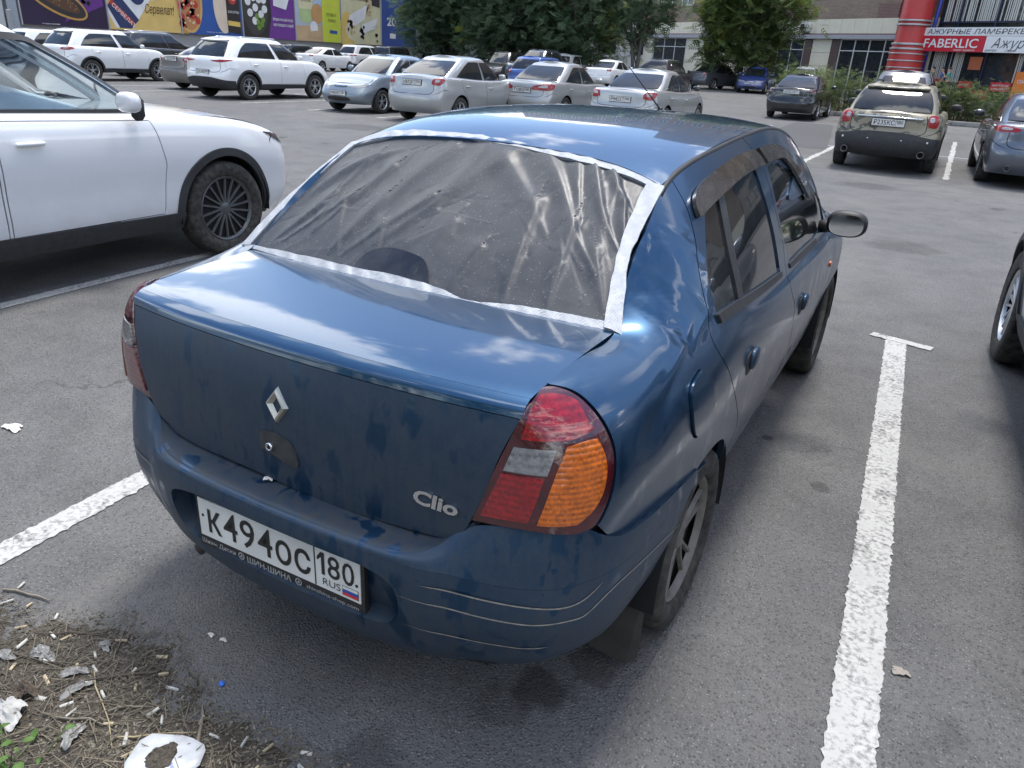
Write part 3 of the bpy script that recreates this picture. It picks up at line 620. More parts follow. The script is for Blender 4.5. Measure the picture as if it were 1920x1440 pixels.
# bumper with the number plate's hollow
def mirr(c): return [(18-a, d) for a, d in reversed(list(c))]
nBL, nBT = Net(BUMPL), Net(BUMPT)
gB = lambda s_, g: g[:, 0] > 14
b_arch = [tuple(q) for q in invmany(nBL, arc(.90, .285, ARC_R, 168, 122, 10), YZ, guard=gB)]; bt_arch = [tuple(q) for q in invmany(nBT, arc(.90, .285, ARC_R, 119, 113, 3), YZ, guard=gB)]
b_arch[-1] = (b_arch[-1][0], 4.98); ue = max(bt_arch[0][0], bt_arch[-1][0])
hx = lambda pts, net=None: [tuple(q) for q in invmany(net or nBL, pts, XZ, guard=lambda s_, g: (g[:, 0] > 2) & (g[:, 0] < 16) & (s_[:, 1] < .2))]
HOLE = [[(-.20, .566), (0, .567), (.22, .566), (.29, .562)], [(.29, .562), (.355, .535), (.372, .475), (.345, .41), (.29, .392)], [(.29, .392), (0, .39), (-.29, .392)], [(-.29, .392), (-.335, .41), (-.352, .475), (-.33, .535), (-.20, .566)]]
hole = [hx(q) for q in HOLE]
def across(v, a, b__, n=24): return [(q, v) for q in np.linspace(a, b__, n)]
ua, ub_ = b_arch[0][0], b_arch[-1][0]
m = MB(); panel(m, nBL, [across(4.99, 18-ub_, ub_), [(ub_, 4.99)]+b_arch[::-1][1:]+[(ua, .02)], across(.02, ua, 18-ua), [(18-ua, .02)]+[(18-q, c) for q, c in b_arch[:-1]]+[(18-ub_, 4.99)]], [hole], du=.14, dv=.12, depth=.03, hole_depth=.05)
bump = m.build('rear_bumper', HPB, hero)
m = MB(); panel(m, nBT, [across(1.99, 18-ue, ue, 40), [(ue, 1.99), (ue, 1), (ue, .0)], across(.0, ue, 18-ue, 40), [(18-ue, .0), (18-ue, 1), (18-ue, 1.99)]], du=.14, dv=.2, depth=.02)
m.build('bumper_top_band', HPB, bump)
def mirr(c): return [(18-q, d) for q, d in reversed(list(c))]
nB2 = Net(BUMPL+np.array([0, .045, 0])*np.where(np.abs(BUMPL[:, :, :1]) < .6, 1, 0)); m = MB(); panel(m, nB2, hole, gap=-.01, depth=0); m.build('plate_recess', HPB, bump)
m = MB(); panel(m, nSh, rect(nSh, .0), depth=.02, du=.15, dv=.15); m.build('bumper_ledge', HPL, bump)
def strip(mb, net, uvs, wd, off=.0008, n=8):
    c = curve(uvs, n); e = 1e-3; P_ = net(c); N_ = net.normal(c); T_ = np.gradient(P_, axis=0); S_ = np.cross(N_, T_); S_ /= np.linalg.norm(S_, axis=1)[:, None]+1e-9
    k = len(c); wds = wd*np.minimum(1, np.minimum(np.arange(k)+.15, k-.85-np.arange(k))/3)[:, None]
    a = P_+S_*wds/2+N_*off; d = P_-S_*wds/2+N_*off
    return mb.add(np.concatenate([a, d]), [(i, i+k, i+1+k, i+1) for i in range(k-1)], np.concatenate([N_, N_]))
m = MB()
for g_ in ('groove1', 'groove2', 'groove3'):
    for q_ in (UV[g_], mirr(UV[g_])): m = MB(); strip(m, nB, q_, .0040, .0012); m.build('bumper_groove', DUSTY, bump)

m = MB(); panel(m, nB, UV['tow'], off=.002, depth=.006); m.build('tow_eye_cover', HPB, bump)
# number plate with its frame, proud letters
pl = frame_fn((-.26, .0165, .421), (.52, .011, 0), (0, .004, 1))
m = MB(); m.prism([(-.008, -.034), (.528, -.034), (.528, .116), (-.008, .116)], -.012, .001, fn=lambda q: pl([q])[0]); fr = m.build('plate_frame', BLACK, bump, smooth=False)
m = MB(); m.prism([(.002, .0), (.518, .0), (.518, .111), (.002, .111)], .001, .004, fn=lambda q: pl([q])[0]); plate = m.build('number_plate', WHITEP, bump, smooth=False)
def ptxt(mb, s_, x, y, h, wd, **k): put_text(mb, s_, lambda v: pl(v+[x, y, .0]), h, fit=wd, extrude=.0052, **k)
m = MB()
CH = .076/.7
for ch, x0, wd, h in (('К', .034, .046, .062), ('4', .088, .048, .081), ('9', .146, .048, .081), ('4', .204, .048, .081), ('О', .262, .050, .062), ('С', .322, .050, .062)):
    ptxt(m, ch, x0, .020, h/.7, wd, bold=.006 if ch.isdigit() else .026)
put_one(m, pl, .393, .040, .062, .022, .0052)
for ch, x0, wd in (('8', .424, .036), ('0', .467, .035)): ptxt(m, ch, x0, .040, .062/.7, wd, bold=.004)
ptxt(m, 'RUS', .408, .012, .028, .052, bold=-.006)
for x, y in ((.016, .062), (.508, .048)): m.prism([(x+.004*cos(a), y+.004*sin(a)) for a in np.linspace(0, 2*pi, 10)[:-1]], .004, .0055, fn=lambda q: pl([q])[0])
m.prism([(.3835, .002), (.3865, .002), (.3865, .109), (.3835, .109)], .004, .0052, fn=lambda q: pl([q])[0])
m.prism([(.4655, .0068), (.5125, .0068), (.5125, .0332), (.4655, .0332)], .004, .0048, fn=lambda q: pl([q])[0])
m.build('plate_lettering', INK, plate, smooth=False)
for (y0, mt, nm) in ((.0250, WHITEP, 'flag_white_band'), (.0165, FLAGB, 'flag_blue_band'), (.008, FLAGR, 'flag_red_band')):
    m = MB(); m.prism([(.467, y0), (.511, y0), (.511, y0+.0075), (.467, y0+.0075)], .0048, .0056, fn=lambda q: pl([q])[0]); m.build(nm, mt, plate, smooth=False)
m = MB()
def ftxt(s_, x, y, h, wd, **k): put_text(m, s_, lambda v: pl(v+[x, y, 0]), h, fit=wd, extrude=.0022, **k)
ftxt('Шины Диски', .0, -.024, .018, .118, bold=.012); ftxt('ШИН-ШИНА', .158, -.028, .023, .146, bold=.02); ftxt('shinshina-shop.com', .352, -.024, .015, .158, bold=.01)
for cx_ in (.138, .327):
    ring = [(cx_+r_*cos(a), -.018+r_*sin(a), .0022) for a in np.linspace(0, 2*pi, 25)[:-1] for r_ in (.0075, .0105)]
    m.add(pl(ring), [(2*i, 2*i+1, (2*i+3) % 48, (2*i+2) % 48) for i in range(24)])
    m.add(pl([(cx_-.005, -.0215, .0022), (cx_+.005, -.0215, .0022), (cx_, -.0125, .0022)]), [(0, 1, 2)])
m.build('frame_lettering', SILVERINK, fr, smooth=False)
# badge, handle with lock, model name
ff = lambda x, z, o=0.: (lambda uv: nF(uv)[0]+nF.normal(uv)[0]*o)(invmany(nF, [(x, z)], XZ)[0])
def fmap(x0, z0):
    def f(v):
        v = np.asarray(v); uv = invmany(nF, np.stack([v[:, 0]+x0, v[:, 1]+z0], 1), XZ); return nF(uv)+nF.normal(uv)*v[:, 2:3]
    return f
fm = fmap(-.009, .835); O = [(0, -.044), (.034, 0), (0, .044), (-.034, 0)]; I = [(0, -.020), (.0135, 0), (0, .020), (-.0135, 0)]; R_ = [(a*.78+c*.22, b_*.78+d*.22) for (a, b_), (c, d) in zip(O, I)]; R2 = [((a+c)/2, (b_+d)/2) for (a, b_), (c, d) in zip(O, I)]
V = [(*q, 0) for q in O]+[(*q, .008) for q in R_]+[(*q, .011) for q in R2]+[(*q, .001) for q in I]
m = MB(); m.add(fm(V), [(k*4+i, k*4+(i+1) % 4, (k+1)*4+(i+1) % 4, (k+1)*4+i) for k in range(3) for i in range(4)]); m.build('diamond_badge', plain('badge_metal', (.50, .49, .43), .3, metal=.7), lid, smooth=False)
hk = [[tuple(q) for q in invmany(nF, s_, XZ)] for s_ in ([(-.072, .735), (-.06, .757), (-.02, .762), (.02, .752), (.040, .733), (.05, .705)], [(.05, .705), (.046, .692), (.03, .690)], [(.03, .690), (-.04, .706), (-.068, .712), (-.072, .735)])]
m = MB(); panel(m, nF, hk, off=.003, depth=.008, bulge=.012, du=.02, dv=.03); hd = m.build('lid_handle', plain('dusty_black_plastic', (.035, .037, .038), .6, var=.35, sc=30), lid)
c_ = ff(-.022, .733, .014); m = MB(); m.lathe([(.0, -.006), (.006, -.006), (.0068, -.009), (.0098, -.009), (.0105, -.004), (.0105, .008)], c_, 'Y', 20); lk = m.build('lock', CHROME, hd)
m = MB(); m.box(c_+np.array([0, -.0075, 0]), (.0025, .004, .009)); m.build('key_slot', DARK, hd, smooth=False)
m = MB(); fz = fmap(.366, .713)
def slant(v): v = np.asarray(v, float).copy(); v[:, 1] += -.055*v[:, 0]; return fz(v)
v, f = text_mesh('Clio', 1., bold=.035, extrude=.05, xs=1.45, shear=.1); v = v.copy(); v[:, 0] *= .108/v[:, 0].max(); v[:, 1] *= .046; v[:, 2] = (v[:, 2]+.05)*.055
m.add(slant(v), f); m.build('model_lettering', CHROME, lid, smooth=False)
# the film over the rear window and its tape
_rg = np.random.RandomState(11)
_folds = []
for x0, t0, x1, t1, amp, wd in [(.50, .95, .72, .45, .014, .05), (.42, .9, .30, .15, .010, .05), (.56, .98, .40, .22, .016, .06), (.60, .97, .88, .30, .013, .045), (.74, .95, .93, .45, .014, .035), (.80, .96, .97, .62, .012, .03), (.66, .62, .70, .05, .016, .05), (.30, .72, .20, .2, .010, .04), (.10, .72, .28, .86, .018, .05), (.06, .55, .18, .80, .012, .05), (.45, .55, .33, .1, .009, .03), (.52, .42, .50, .02, .011, .05), (.78, .55, .80, .05, .013, .05), (.87, .42, .93, .1, .010, .04), (.15, .4, .08, .1, .009, .05), (.38, .35, .42, .05, .008, .03), (.70, .9, .80, .55, .009, .03), (.60, .3, .58, .02, .008, .03), (.90, .75, .97, .35, .012, .025), (.24, .5, .12, .12, .008, .035)]:
    _folds.append((x0, t0, x1, t1, amp*.80, wd*.72))
for _ in range(8):
    x0 = _rg.uniform(.06, .94); t0 = _rg.uniform(.45, .95); _folds.append((x0, t0, x0+_rg.normal(.0, .07), max(.02, t0-_rg.uniform(.3, .6)), _rg.uniform(.004, .007), _rg.uniform(.022, .04)))
for _ in range(130):
    x0, t0 = _rg.uniform(.03, .97), _rg.uniform(.03, .97); a = _rg.normal(1.35, .5); ln = _rg.uniform(.04, .2)
    _folds.append((x0, t0, x0+ln*cos(a)*.8, t0+ln*sin(a), _rg.choice([-1, 1])*_rg.uniform(.0005, .0015), _rg.uniform(.007, .018)))
def film_disp(p_, uv, net):
    X = uv[:, 0]/6; Y = uv[:, 1]/4; d = np.zeros(len(X))
    for x0, t0, x1, t1, amp, wd in _folds:
        ax, ay = (x1-x0)*1.25, (t1-t0)*.55; L2 = ax*ax+ay*ay; px_, py_ = (X-x0)*1.25, (Y-t0)*.55; t = np.clip((px_*ax+py_*ay)/L2, 0, 1)
        q = (px_*ay-py_*ax)/math.sqrt(L2); ee = np.hypot(px_-t*ax, py_-t*ay); w2 = wd*(.45+.9*(1-t))
        s_ = np.where(q > 0, ee/w2, ee/(w2*.45)); d += amp*np.exp(-s_**2)*np.clip(1.15-t, .15, 1)
    edge = np.clip(np.minimum(np.minimum(X, 1-X)*14, np.minimum(Y, 1-Y)*12), 0, 1)
    d = .020*np.tanh(d/.020)*edge-.012*edge*np.sin(np.pi*X)*np.sin(np.pi*np.clip(Y, 0, 1))
    p2 = p_.copy(); p2[:, 1] -= d*.6; p2[:, 2] += d*.8; return p2
nG.disp = film_disp
b = NB('black_film'); n_ = b.noise(9, 5, .65, dist=.8); sp = b.rng(b.noise(230, 1), .70, .74, 0, 1); n2 = b.noise(1.0, 4, .6, b.scale(b.co(), (30, 9, 9), (0, 0, .5)))
b.set(base=b.mix(b.math('MULTIPLY', sp, .5), b.mix(b.rng(n_, .35, .7), (.024, .028, .036), (.044, .049, .059)), (.35, .35, .34)), rough=b.rng(n_, .3, .7, .40, .52), spec=.5)
b.bump(n2, .16, .006); FILM = b.m
gu_, gv_ = np.meshgrid(np.linspace(0, 1, 260), np.linspace(.02, 3.98, 170), indexing='ij'); umax = np.interp(gv_, [0, .6, 1.5, 2.5, 3.3, 4], [5.86, 5.76, 5.72, 5.78, 5.86, 5.92]); umin = np.interp(gv_, [0, .7, 1.5, 3, 4], [-.06, -.14, -.165, -.13, -.02]); uvf = np.stack([(umin+gu_*(umax-umin)).ravel(), gv_.ravel()], 1)
m = MB(); m.add(nG(uvf), [(i*170+j, (i+1)*170+j, (i+1)*170+j+1, i*170+j+1) for i in range(259) for j in range(169)], nG.normal(uvf)); film = m.build('plastic_film', FILM, hero)
nGp = Net(GLASS)
def _soft(p_, uv, net): return (film_disp(p_, uv, net)*.35+p_*.65)
nGp.disp = _soft
m = MB(); panel(m, nGp, UV['patch'], off=.003, depth=.003, du=.05, dv=.05); m.build('film_window', glass_dark('clear_film', (.010, .010, .012), .12), film)
b = NB('silver_tape'); co = b.co(); wv = b.wave(95, co, .3, 'X'); wv2 = b.wave(120, co, .4, 'Y'); n_ = b.noise(40, 4, .6)
b.set(base=b.mix(b.rng(n_, .3, .7), (.33, .35, .38), (.46, .48, .51)), metal=.25, rough=.42, spec=.5); b.bump(b.math('ADD', b.math('ADD', b.math('MULTIPLY', wv, .25), b.math('MULTIPLY', wv2, .3)), b.math('MULTIPLY', n_, 1.2)), .45, .004); TAPE = b.m
_wr = np.random.RandomState(3); _w = [(_wr.uniform(20, 160), _wr.uniform(20, 160), _wr.uniform(0, 6)) for _ in range(9)]
def tape_disp(p_, uv, net):
    d = sum(np.sin(p_[:, 0]*a+p_[:, 1]*c_+ph) for a, c_, ph in _w)*.00045; p2 = p_.copy(); p2[:, 2] += d; return p2
nT = Net(GLASS); nT.disp = tape_disp
for key, of in (('tape_b', .005), ('tape_l', .006), ('tape_t', .007), ('tape_r', .012)):
    m = MB(); panel(m, nT, UV[key], off=of, depth=.009, du=.03, dv=.04); m.build('tape_strip', TAPE, hero)
# wheels
def wheel_parts(parent, c, r, rim_r, wd, mats, spokes=5, side=1, split=True, out_x=.0, deep=.0, n=36):
    # tyre with rim disc; side = +1: outer face towards +x
    k = side; m = MB(); w2 = wd/2
    prof = [(rim_r, -w2*.8), (r*.86, -w2), (r*.96, -w2*.92), (r, -w2*.68), (r, w2*.68), (r*.96, w2*.92), (r*.86, w2), (rim_r*1.04, w2*.9), (rim_r, w2*.74)]
    m.lathe([(a, b_*k) for a, b_ in prof], c, 'X', n); ty = m.build('wheel', mats[0], parent, angle=50)
    m = MB(); f0 = w2*.74
    m.lathe([(rim_r*1.0, f0*k), (rim_r*.97, (f0+.006)*k), (rim_r*.92, (f0-.004)*k), (rim_r*.90, (f0-.016)*k)], c, 'X', n)
    m.lathe([(.0, (f0-.012)*k), (rim_r*.17, (f0-.012)*k), (rim_r*.21, (f0-.02)*k), (rim_r*.24, (f0-.05)*k)], c, 'X', 16)
    for i in range(spokes):
        a0 = 2*pi*i/spokes+.3
        for off in ((-.12, .12) if split else (0,)):
            a1 = a0+off*.5; a2 = a0+off*1.5; h = rim_r*(.040 if split else .09)
            P0 = np.array([0, cos(a1), sin(a1)]); P1 = np.array([0, cos(a2), sin(a2)]); T0 = np.array([0, -sin(a1), cos(a1)]); T1 = np.array([0, -sin(a2), cos(a2)]); X = np.array([k, 0, 0])
            V = []
            for P_, T_, rr, hh, xx in ((P0, T0, rim_r*.15, h*1.3, f0-.014), (P1, T1, rim_r*.55, h, f0-.012), (P1, T1, rim_r*.93, h*1.1, f0-.006)):
                V += [P_*rr-T_*hh+X*(xx-.012), P_*rr-T_*hh*.6+X*xx, P_*rr+T_*hh*.6+X*xx, P_*rr+T_*hh+X*(xx-.012)]
            m.add(np.array(V)+np.array(c), [(q*4+i_, q*4+i_+1, q*4+5+i_, q*4+4+i_) for q in (0, 1) for i_ in range(3)])
    rm = m.build('rim', mats[1], ty, angle=40)
    m = MB(); m.lathe([(0, (f0-.034)*k), (rim_r*.95, (f0-.034)*k)], c, 'X', 24); m.build('brake_backing', DARK, ty)
    return ty
for x_, s_ in ((.70, 1), (-.70, -1)):
    for y_ in (.90, 3.372): wheel_parts(hero, (x_, y_, .285), .285, .2, .185, (TYRE, DALLOY), 5, s_)
# dark inner shells close the gaps; wheel housings; mud flaps, exhaust
m = MB(); sheet(m, nSm, .1, 11.9, 0, 7.9, 70, 30, off=-.022)
k_ = [q for q in m.f if not any(((np.concatenate(m.v)[i, 1]-yc)**2+(np.concatenate(m.v)[i, 2]-.285)**2) < .34**2 for i in q for yc in (.9, 3.372))]
m.f = k_; m.m = [0]*len(k_); m.mirror(); sheet(m, nF, .1, 5.9, .1, 3.95, 10, 10, off=-.025); sheet(m, nB, .3, 17.7, 1, 5.8, 60, 8, off=-.08)
sheet(m, nD, .2, 5.8, .1, 3.9, 8, 8, off=-.02); sheet(m, Net(GLASS), .1, 5.9, .1, 3.9, 8, 8, off=-.04)
m.box((0, 2.0, .30), (1.0, 3.6, .16))
for s_ in (1, -1):
    for yc in (.9, 3.372): m.lathe([(.33, .80*s_-.01*s_), (.335, .50*s_), (.02, .50*s_)], (0, yc, .285), 'X', 28, a0=-8, a1=188)
m.build('inner_structure', DARK, hero)
MUD = plain('mud_rubber', (.036, .035, .032), .8, var=.25, sc=15)
for s_ in (1, -1):
    m = MB(); m.add([(s_*.60, .575, .055), (s_*.735, .565, .045), (s_*.765, .575, .075), (s_*.765, .58, .40), (s_*.60, .58, .40), (s_*.62, .585, .055), (s_*.735, .575, .045), (s_*.75, .585, .08), (s_*.75, .59, .40), (s_*.60, .59, .40)], [(0, 1, 2, 3, 4), (9, 8, 7, 6, 5), (0, 5, 6, 1), (1, 6, 7, 2), (2, 7, 8, 3), (4, 9, 5, 0)])
    fix_normals(m.build('mud_flap', MUD, hero, smooth=False))
m = MB(); m.tube([(-.50, .75, .20), (-.535, .35, .155), (-.545, .20, .138)], .019, 14); m.build('exhaust_pipe', plain('rusty_steel', (.05, .042, .036), .7, metal=.4, var=.3), hero)
# handles, mirrors, repeater, antenna
def ovoid(mb, c, d, e=2.6, n=18, mi=0):
    th = np.linspace(0, 2*pi, n, endpoint=False); ph = np.linspace(-pi/2, pi/2, n//2+1); sg = lambda a, p_: np.sign(a)*np.abs(a)**p_
    V = [(d[0]*sg(cos(f_), 2/e)*sg(cos(t), 2/e), d[1]*sg(cos(f_), 2/e)*sg(sin(t), 2/e), d[2]*sg(sin(f_), 2/e)) for f_ in ph for t in th]
    mb.add(np.array(V)+np.array(c), [(i*n+j, i*n+(j+1) % n, (i+1)*n+(j+1) % n, (i+1)*n+j) for i in range(n//2) for j in range(n)], None, mi); return mb
for i, s_ in enumerate((1, -1)):
    for par, (y_, z_) in ((rd, (1.21, .778)), (fd, (2.14, .727))):
        m = MB(); ovoid(m, (s_*.806, y_-.012, z_-.006), (.004, .055, .040)); hb_ = m.build('handle_hollow', RUBBER, par[i]); m = MB(); ovoid(m, (s_*.814, y_+.008, z_+.004), (.011, .043, .033), 3); m.build('door_handle', HPB, hb_)
    m = MB(); ovoid(m, (s_*.855, 2.72, .966), (.088, .045, .060), 2.5, 28); mr = m.build('side_mirror', BLACK, fd[i])
    m = MB(); m.tube([(s_*.74, 2.74, .935), (s_*.80, 2.73, .945)], [.030, .026], 10); m.build('mirror_arm', BLACK, mr)
    mm = Matrix.Rotation(radians(-6)*s_, 3, 'Z'); ring = [(.072*np.sign(cos(a))*abs(cos(a))**.75, .047*np.sign(sin(a))*abs(sin(a))**.75) for a in np.linspace(0, 2*pi, 33)[:-1]]
    m = MB(); fn_ = frame_fn((s_*.857, 2.672, .966), (1, s_*.12, 0), (0, .05, 1)); m.prism(ring, -.003, .003, fn=lambda q: fn_([q])[0]); m.build('mirror_glass', plain('mirror_silver', (.85, .87, .88), .02, metal=1, var=.01), mr, smooth=False)
    m = MB(); ovoid(m, (s_*.797, 2.99, .715), (.008, .028, .016)); m.build('side_repeater', L_AMB, hero)
m = MB(); m.tube([(.045, 2.31, 1.395), (.045, 2.30, 1.415)], .012, 8); m.tube([(.045, 2.30, 1.41), (.012, 1.97, 1.572)], [.0032, .0016], 6); m.build('antenna', BLACK, hero)
for s_ in (1, -1): m = MB(); m.box((s_*.48, 4.02, .62), (.26, .1, .14), bev=.03); m.build('headlight', L_HEAD, hero)
nFB = Net([[(x_*1.0, 4.0+.10*(1-(x_/.7)**2), z_) for z_ in (.28, .42, .56, .74)] for x_ in np.linspace(.68, -.68, 7)])
m = MB(); sheet(m, nFB, 0, 6, 0, 3, 20, 10); m.build('front_bumper', HP, hero)
# ================================================================ OTHER CARS
def gz(x, y):
    # the lot is level near the camera and rises gently towards the houses
    return .0085*np.maximum(0, np.asarray(y, float)-22)*np.clip((np.asarray(x, float)+34)/12, 0, 1)
STY = dict(
 sedan=dict(L=4.5, W=1.77, H=1.46, wb=2.62, ro=1.0, r=.315, zb=.22, zdeck=1.0, zbelt=.93, zcowl=.96, zhood=.70, ydeck=.72, ybt=1.5, yws=2.62, ycowl=3.35, wtop=.555, wbase=.735, rake=(.13, .03, 0, .045, .06, .08, .12)),
 liftback=dict(L=4.25, W=1.70, H=1.50, wb=2.48, ro=.93, r=.30, zb=.23, zdeck=1.04, zbelt=.95, zcowl=.97, zhood=.74, ydeck=.42, ybt=1.2, yws=2.45, ycowl=3.15, wtop=.555, wbase=.72, rake=(.13, .03, 0, .05, .08, .10, .13)),
 hatch=dict(L=4.1, W=1.72, H=1.5, wb=2.5, ro=.75, r=.30, zb=.22, zdeck=.98, zbelt=.95, zcowl=.97, zhood=.74, ydeck=.14, ybt=.5, yws=2.35, ycowl=3.05, wtop=.57, wbase=.72, rake=(.10, .02, 0, .04, .05, .06, .09)),
 suv=dict(L=4.45, W=1.85, H=1.64, wb=2.67, ro=.88, r=.35, zb=.30, zdeck=1.10, zbelt=1.07, zcowl=1.08, zhood=.84, ydeck=.16, ybt=.55, yws=2.55, ycowl=3.30, wtop=.59, wbase=.78, rake=(.14, .03, 0, .05, .055, .07, .10)),
 wagon=dict(L=4.75, W=1.77, H=1.55, wb=2.67, ro=1.05, r=.34, zb=.30, zdeck=1.02, zbelt=.98, zcowl=1.0, zhood=.78, ydeck=.16, ybt=.62, yws=2.8, ycowl=3.5, wtop=.56, wbase=.74, rake=(.13, .02, 0, .045, .05, .065, .095)),
 boxy=dict(L=4.0, W=1.70, H=1.68, wb=2.3, ro=.85, r=.34, zb=.32, zdeck=1.08, zbelt=1.05, zcowl=1.06, zhood=.95, ydeck=.10, ybt=.25, yws=2.45, ycowl=2.75, wtop=.63, wbase=.74, rake=(.06, .02, 0, .02, .03, .04, .06)))
LAMPS = dict(wide=[(1.75, 4.35), (2.6, 4.2), (3.55, 4.3), (3.85, 4.75), (3.3, 5.25), (2.4, 5.15), (1.8, 4.9)], small=[(2.3, 4.2), (3.4, 4.2), (3.7, 4.7), (3.2, 5.35), (2.45, 5.3)], tall=[(2.35, 3.7), (3.0, 3.6), (3.35, 4.5), (3.2, 5.6), (2.6, 5.6), (2.3, 4.6)],
 strip=[(1.3, 4.55), (2.3, 4.3), (3.5, 4.55), (3.8, 4.85), (2.6, 5.0), (1.3, 4.8)], block=[(2.1, 4.1), (3.2, 4.1), (3.25, 5.1), (2.1, 5.1)])
L_REDF = lens('tail_red', (.40, .006, .012), 60, .2, coat=.35); L_WHTF = lens('tail_white', (.55, .5, .5), 60, .15)
GREY_TRIM = plain('grey_cladding', (.028, .029, .031), .7, var=.2)
SILVER_RIM = plain('bright_alloy', (.55, .56, .57), .3, metal=.6, var=.06); GUNM = plain('gunmetal', (.11, .115, .12), .4, metal=.6, var=.12); BLACK_RIM = plain('dark_alloy', (.035, .036, .038), .4, metal=.3, var=.15)
def plate_obj(parent, c, text, face=-1, region='180', tilt=0.):
    # registration plate on a vertical face looking towards face*y
    ex = (1, 0, 0) if face < 0 else (-1, 0, 0); fn = frame_fn((c[0]-(.26 if face < 0 else -.26), c[1], c[2]), ex, (0, 0, 1))
    m = MB(); m.prism([(-.008, -.012), (.528, -.012), (.528, .120), (-.008, .120)], -.03, .002, fn=lambda q: fn([q])[0]); bk = m.build('plate_holder', BLACK, parent, smooth=False)
    m = MB(); m.prism([(0, 0), (.52, 0), (.52, .112), (0, .112)], .002, .005, fn=lambda q: fn([q])[0]); p_ = m.build('number_plate', WHITEP, bk, smooth=False)
    m = MB(); put_text(m, text, lambda v: fn(v+[.03, .018, 0]), .112, fit=.34, extrude=.0075, bold=.006); rd_ = region[1:] if region[0] == '1' else region
    if region[0] == '1': put_one(m, fn, .392, .042, .060, .022, .0075)
    put_text(m, rd_, lambda v: fn(v+[.422 if region[0] == '1' else .40, .042, 0]), .085, fit=.075, extrude=.0075, bold=.004)
    m.prism([(.380, 0), (.385, 0), (.385, .112), (.380, .112)], .005, .0065, fn=lambda q: fn([q])[0])
    m.build('plate_lettering', INK, p_, smooth=False)
def make_car(name, label, style, at_, deg=90., mat=None, plate=None, region='180', lamps='small', lamp_mat=None, trim=False, rails=False, rim='silver', cat='car', group='cars parked in the lot', glass=None, front_plate=None, spokes=5, lite=False, rim_split=True, spoiler=False, handles=None, antenna=False, **over):
    S_ = dict(STY[style]); S_.update(over)
    L_, W_, H_, wb, ro, r, zb = (S_[k] for k in ('L', 'W', 'H', 'wb', 'ro', 'r', 'zb')); b_ = W_/2
    root = empty(name, (at_[0], at_[1], gz(at_[0], at_[1]+(L_/2 if deg > 0 else -L_/2))), radians(deg-90), label, cat, group)
    glass = glass or G_DARK
    zt = lambda y: np.interp(y, [0, S_['ydeck']+.02, ro+.25*wb, L_*.52, S_['ycowl'], S_['ycowl']+.25, L_-.35, L_], [S_['zdeck']-.02, S_['zdeck']+.005, S_['zbelt']+.03, S_['zbelt'], S_['zcowl']-.005, S_['zcowl']-.03, S_['zhood']+.055, S_['zhood']])
    colm = [(0, 0), (.35, .012), (.65, .05), (.86, .14), (.95, .34), (.985, ro), (1, ro+.33*wb), (1, ro+.66*wb), (.985, ro+wb), (.935, L_-.40), (.83, L_-.18), (.62, L_-.065), (.33, L_-.015), (0, L_)]
    fl = np.array([0, .18, .42, .62, .82, .94, 1.0]); wf = np.array(S_.get('wf', [.93, .975, 1.0, 1.0, .975, .945, .895])); rk = np.array(S_['rake']); fk = np.array(S_.get('frake', [.12, .03, 0, .04, .11, .17, .25]))
    we = [1, 1, 1, .8, .35, 0, 0, 0, 0, 0, 0, 0, 0, 0]; wv_ = [0]*9+[.35, .8, 1, 1, 1]
    C_ = np.zeros((14, 7, 3))
    for i, (x, y) in enumerate(colm):
        z = zb+fl*(zt(y)-zb)
        if i in (9, 10, 11, 12, 13): z = z+np.array([0, 0, 0, 0, 0, 0, 0])
        C_[i] = np.stack([x*b_*wf, y+we[i]*rk-wv_[i]*fk, z], 1)
    lo = Net(C_)
    # arches cut out of the lower edge
    R_ = r+S_.get('arch', .055); body = MB(); sides = []
    a0 = math.degrees(math.asin(min(.95, max(-.95, (zb+.004-r)/R_))))
    gd = lambda s_, g: (g[:, 0] > 3.2) & (g[:, 0] < 10.2)
    A1 = yz(lo, arc(ro, r, R_, 180-a0, a0, 18), guard=gd); A2 = yz(lo, arc(ro+wb, r, R_, 180-a0, a0, 18), guard=gd)
    A1[0] = (A1[0][0], .01); A1[-1] = (A1[-1][0], .01); A2[0] = (A2[0][0], .01); A2[-1] = (A2[-1][0], .01)
    ou = [[(0, .01), (2, .01), (3, .01), A1[0]], A1, [A1[-1], ((A1[-1][0]+A2[0][0])/2, .01), A2[0]], A2, [A2[-1], (11, .01), (13, .01)], [(13, .01), (13, 3), (13, 5.98)], [(a, 5.98) for a in np.linspace(13, 0, 40)], [(0, 5.98), (0, 3), (0, .01)]]
    yB = S_.get('yB', ro+.46*wb); zs = zb+.13; doors = []
    ztop_ = lambda y: zt(y)-.035
    yF = S_['ycowl']-.28; yR = ro+.06
    rdp = [(yR, ztop_(yR)), (yB-.012, ztop_(yB)), (yB-.012, zs), (ro+R_+.09, zs), (ro+R_+.055, .40), (ro+R_*.80, r+R_*.72), (yR+.02, r+R_+.13)]
    fdp = [(yB+.012, ztop_(yB)), (yF, ztop_(yF)-.01), (yF+.07, .75), (yF+.02, zs), (yB+.012, zs)]
    dh = []
    if not lite:
        for pts in (rdp, fdp):
            q = [tuple(a) for a in invmany(lo, pts, YZ, guard=gd)]; k = len(q); dh.append([[q[i], tuple((np.array(q[i])+q[(i+1) % k])/2), q[(i+1) % k]] for i in range(k)])
    dv = .35; panel(body, lo, ou, dh, du=.28, dv=dv, depth=.01, hgap=.004)
    cap = np.zeros((14, 5, 3)); top = C_[:, 6]
    for j, t in enumerate(np.linspace(1, 0, 5)): cap[:, j] = top*np.array([t, 1, 1])+np.stack([0*top[:, 0], 0*top[:, 0], .035*(1-t*t)*np.minimum(1, top[:, 0]/.4)], 1)
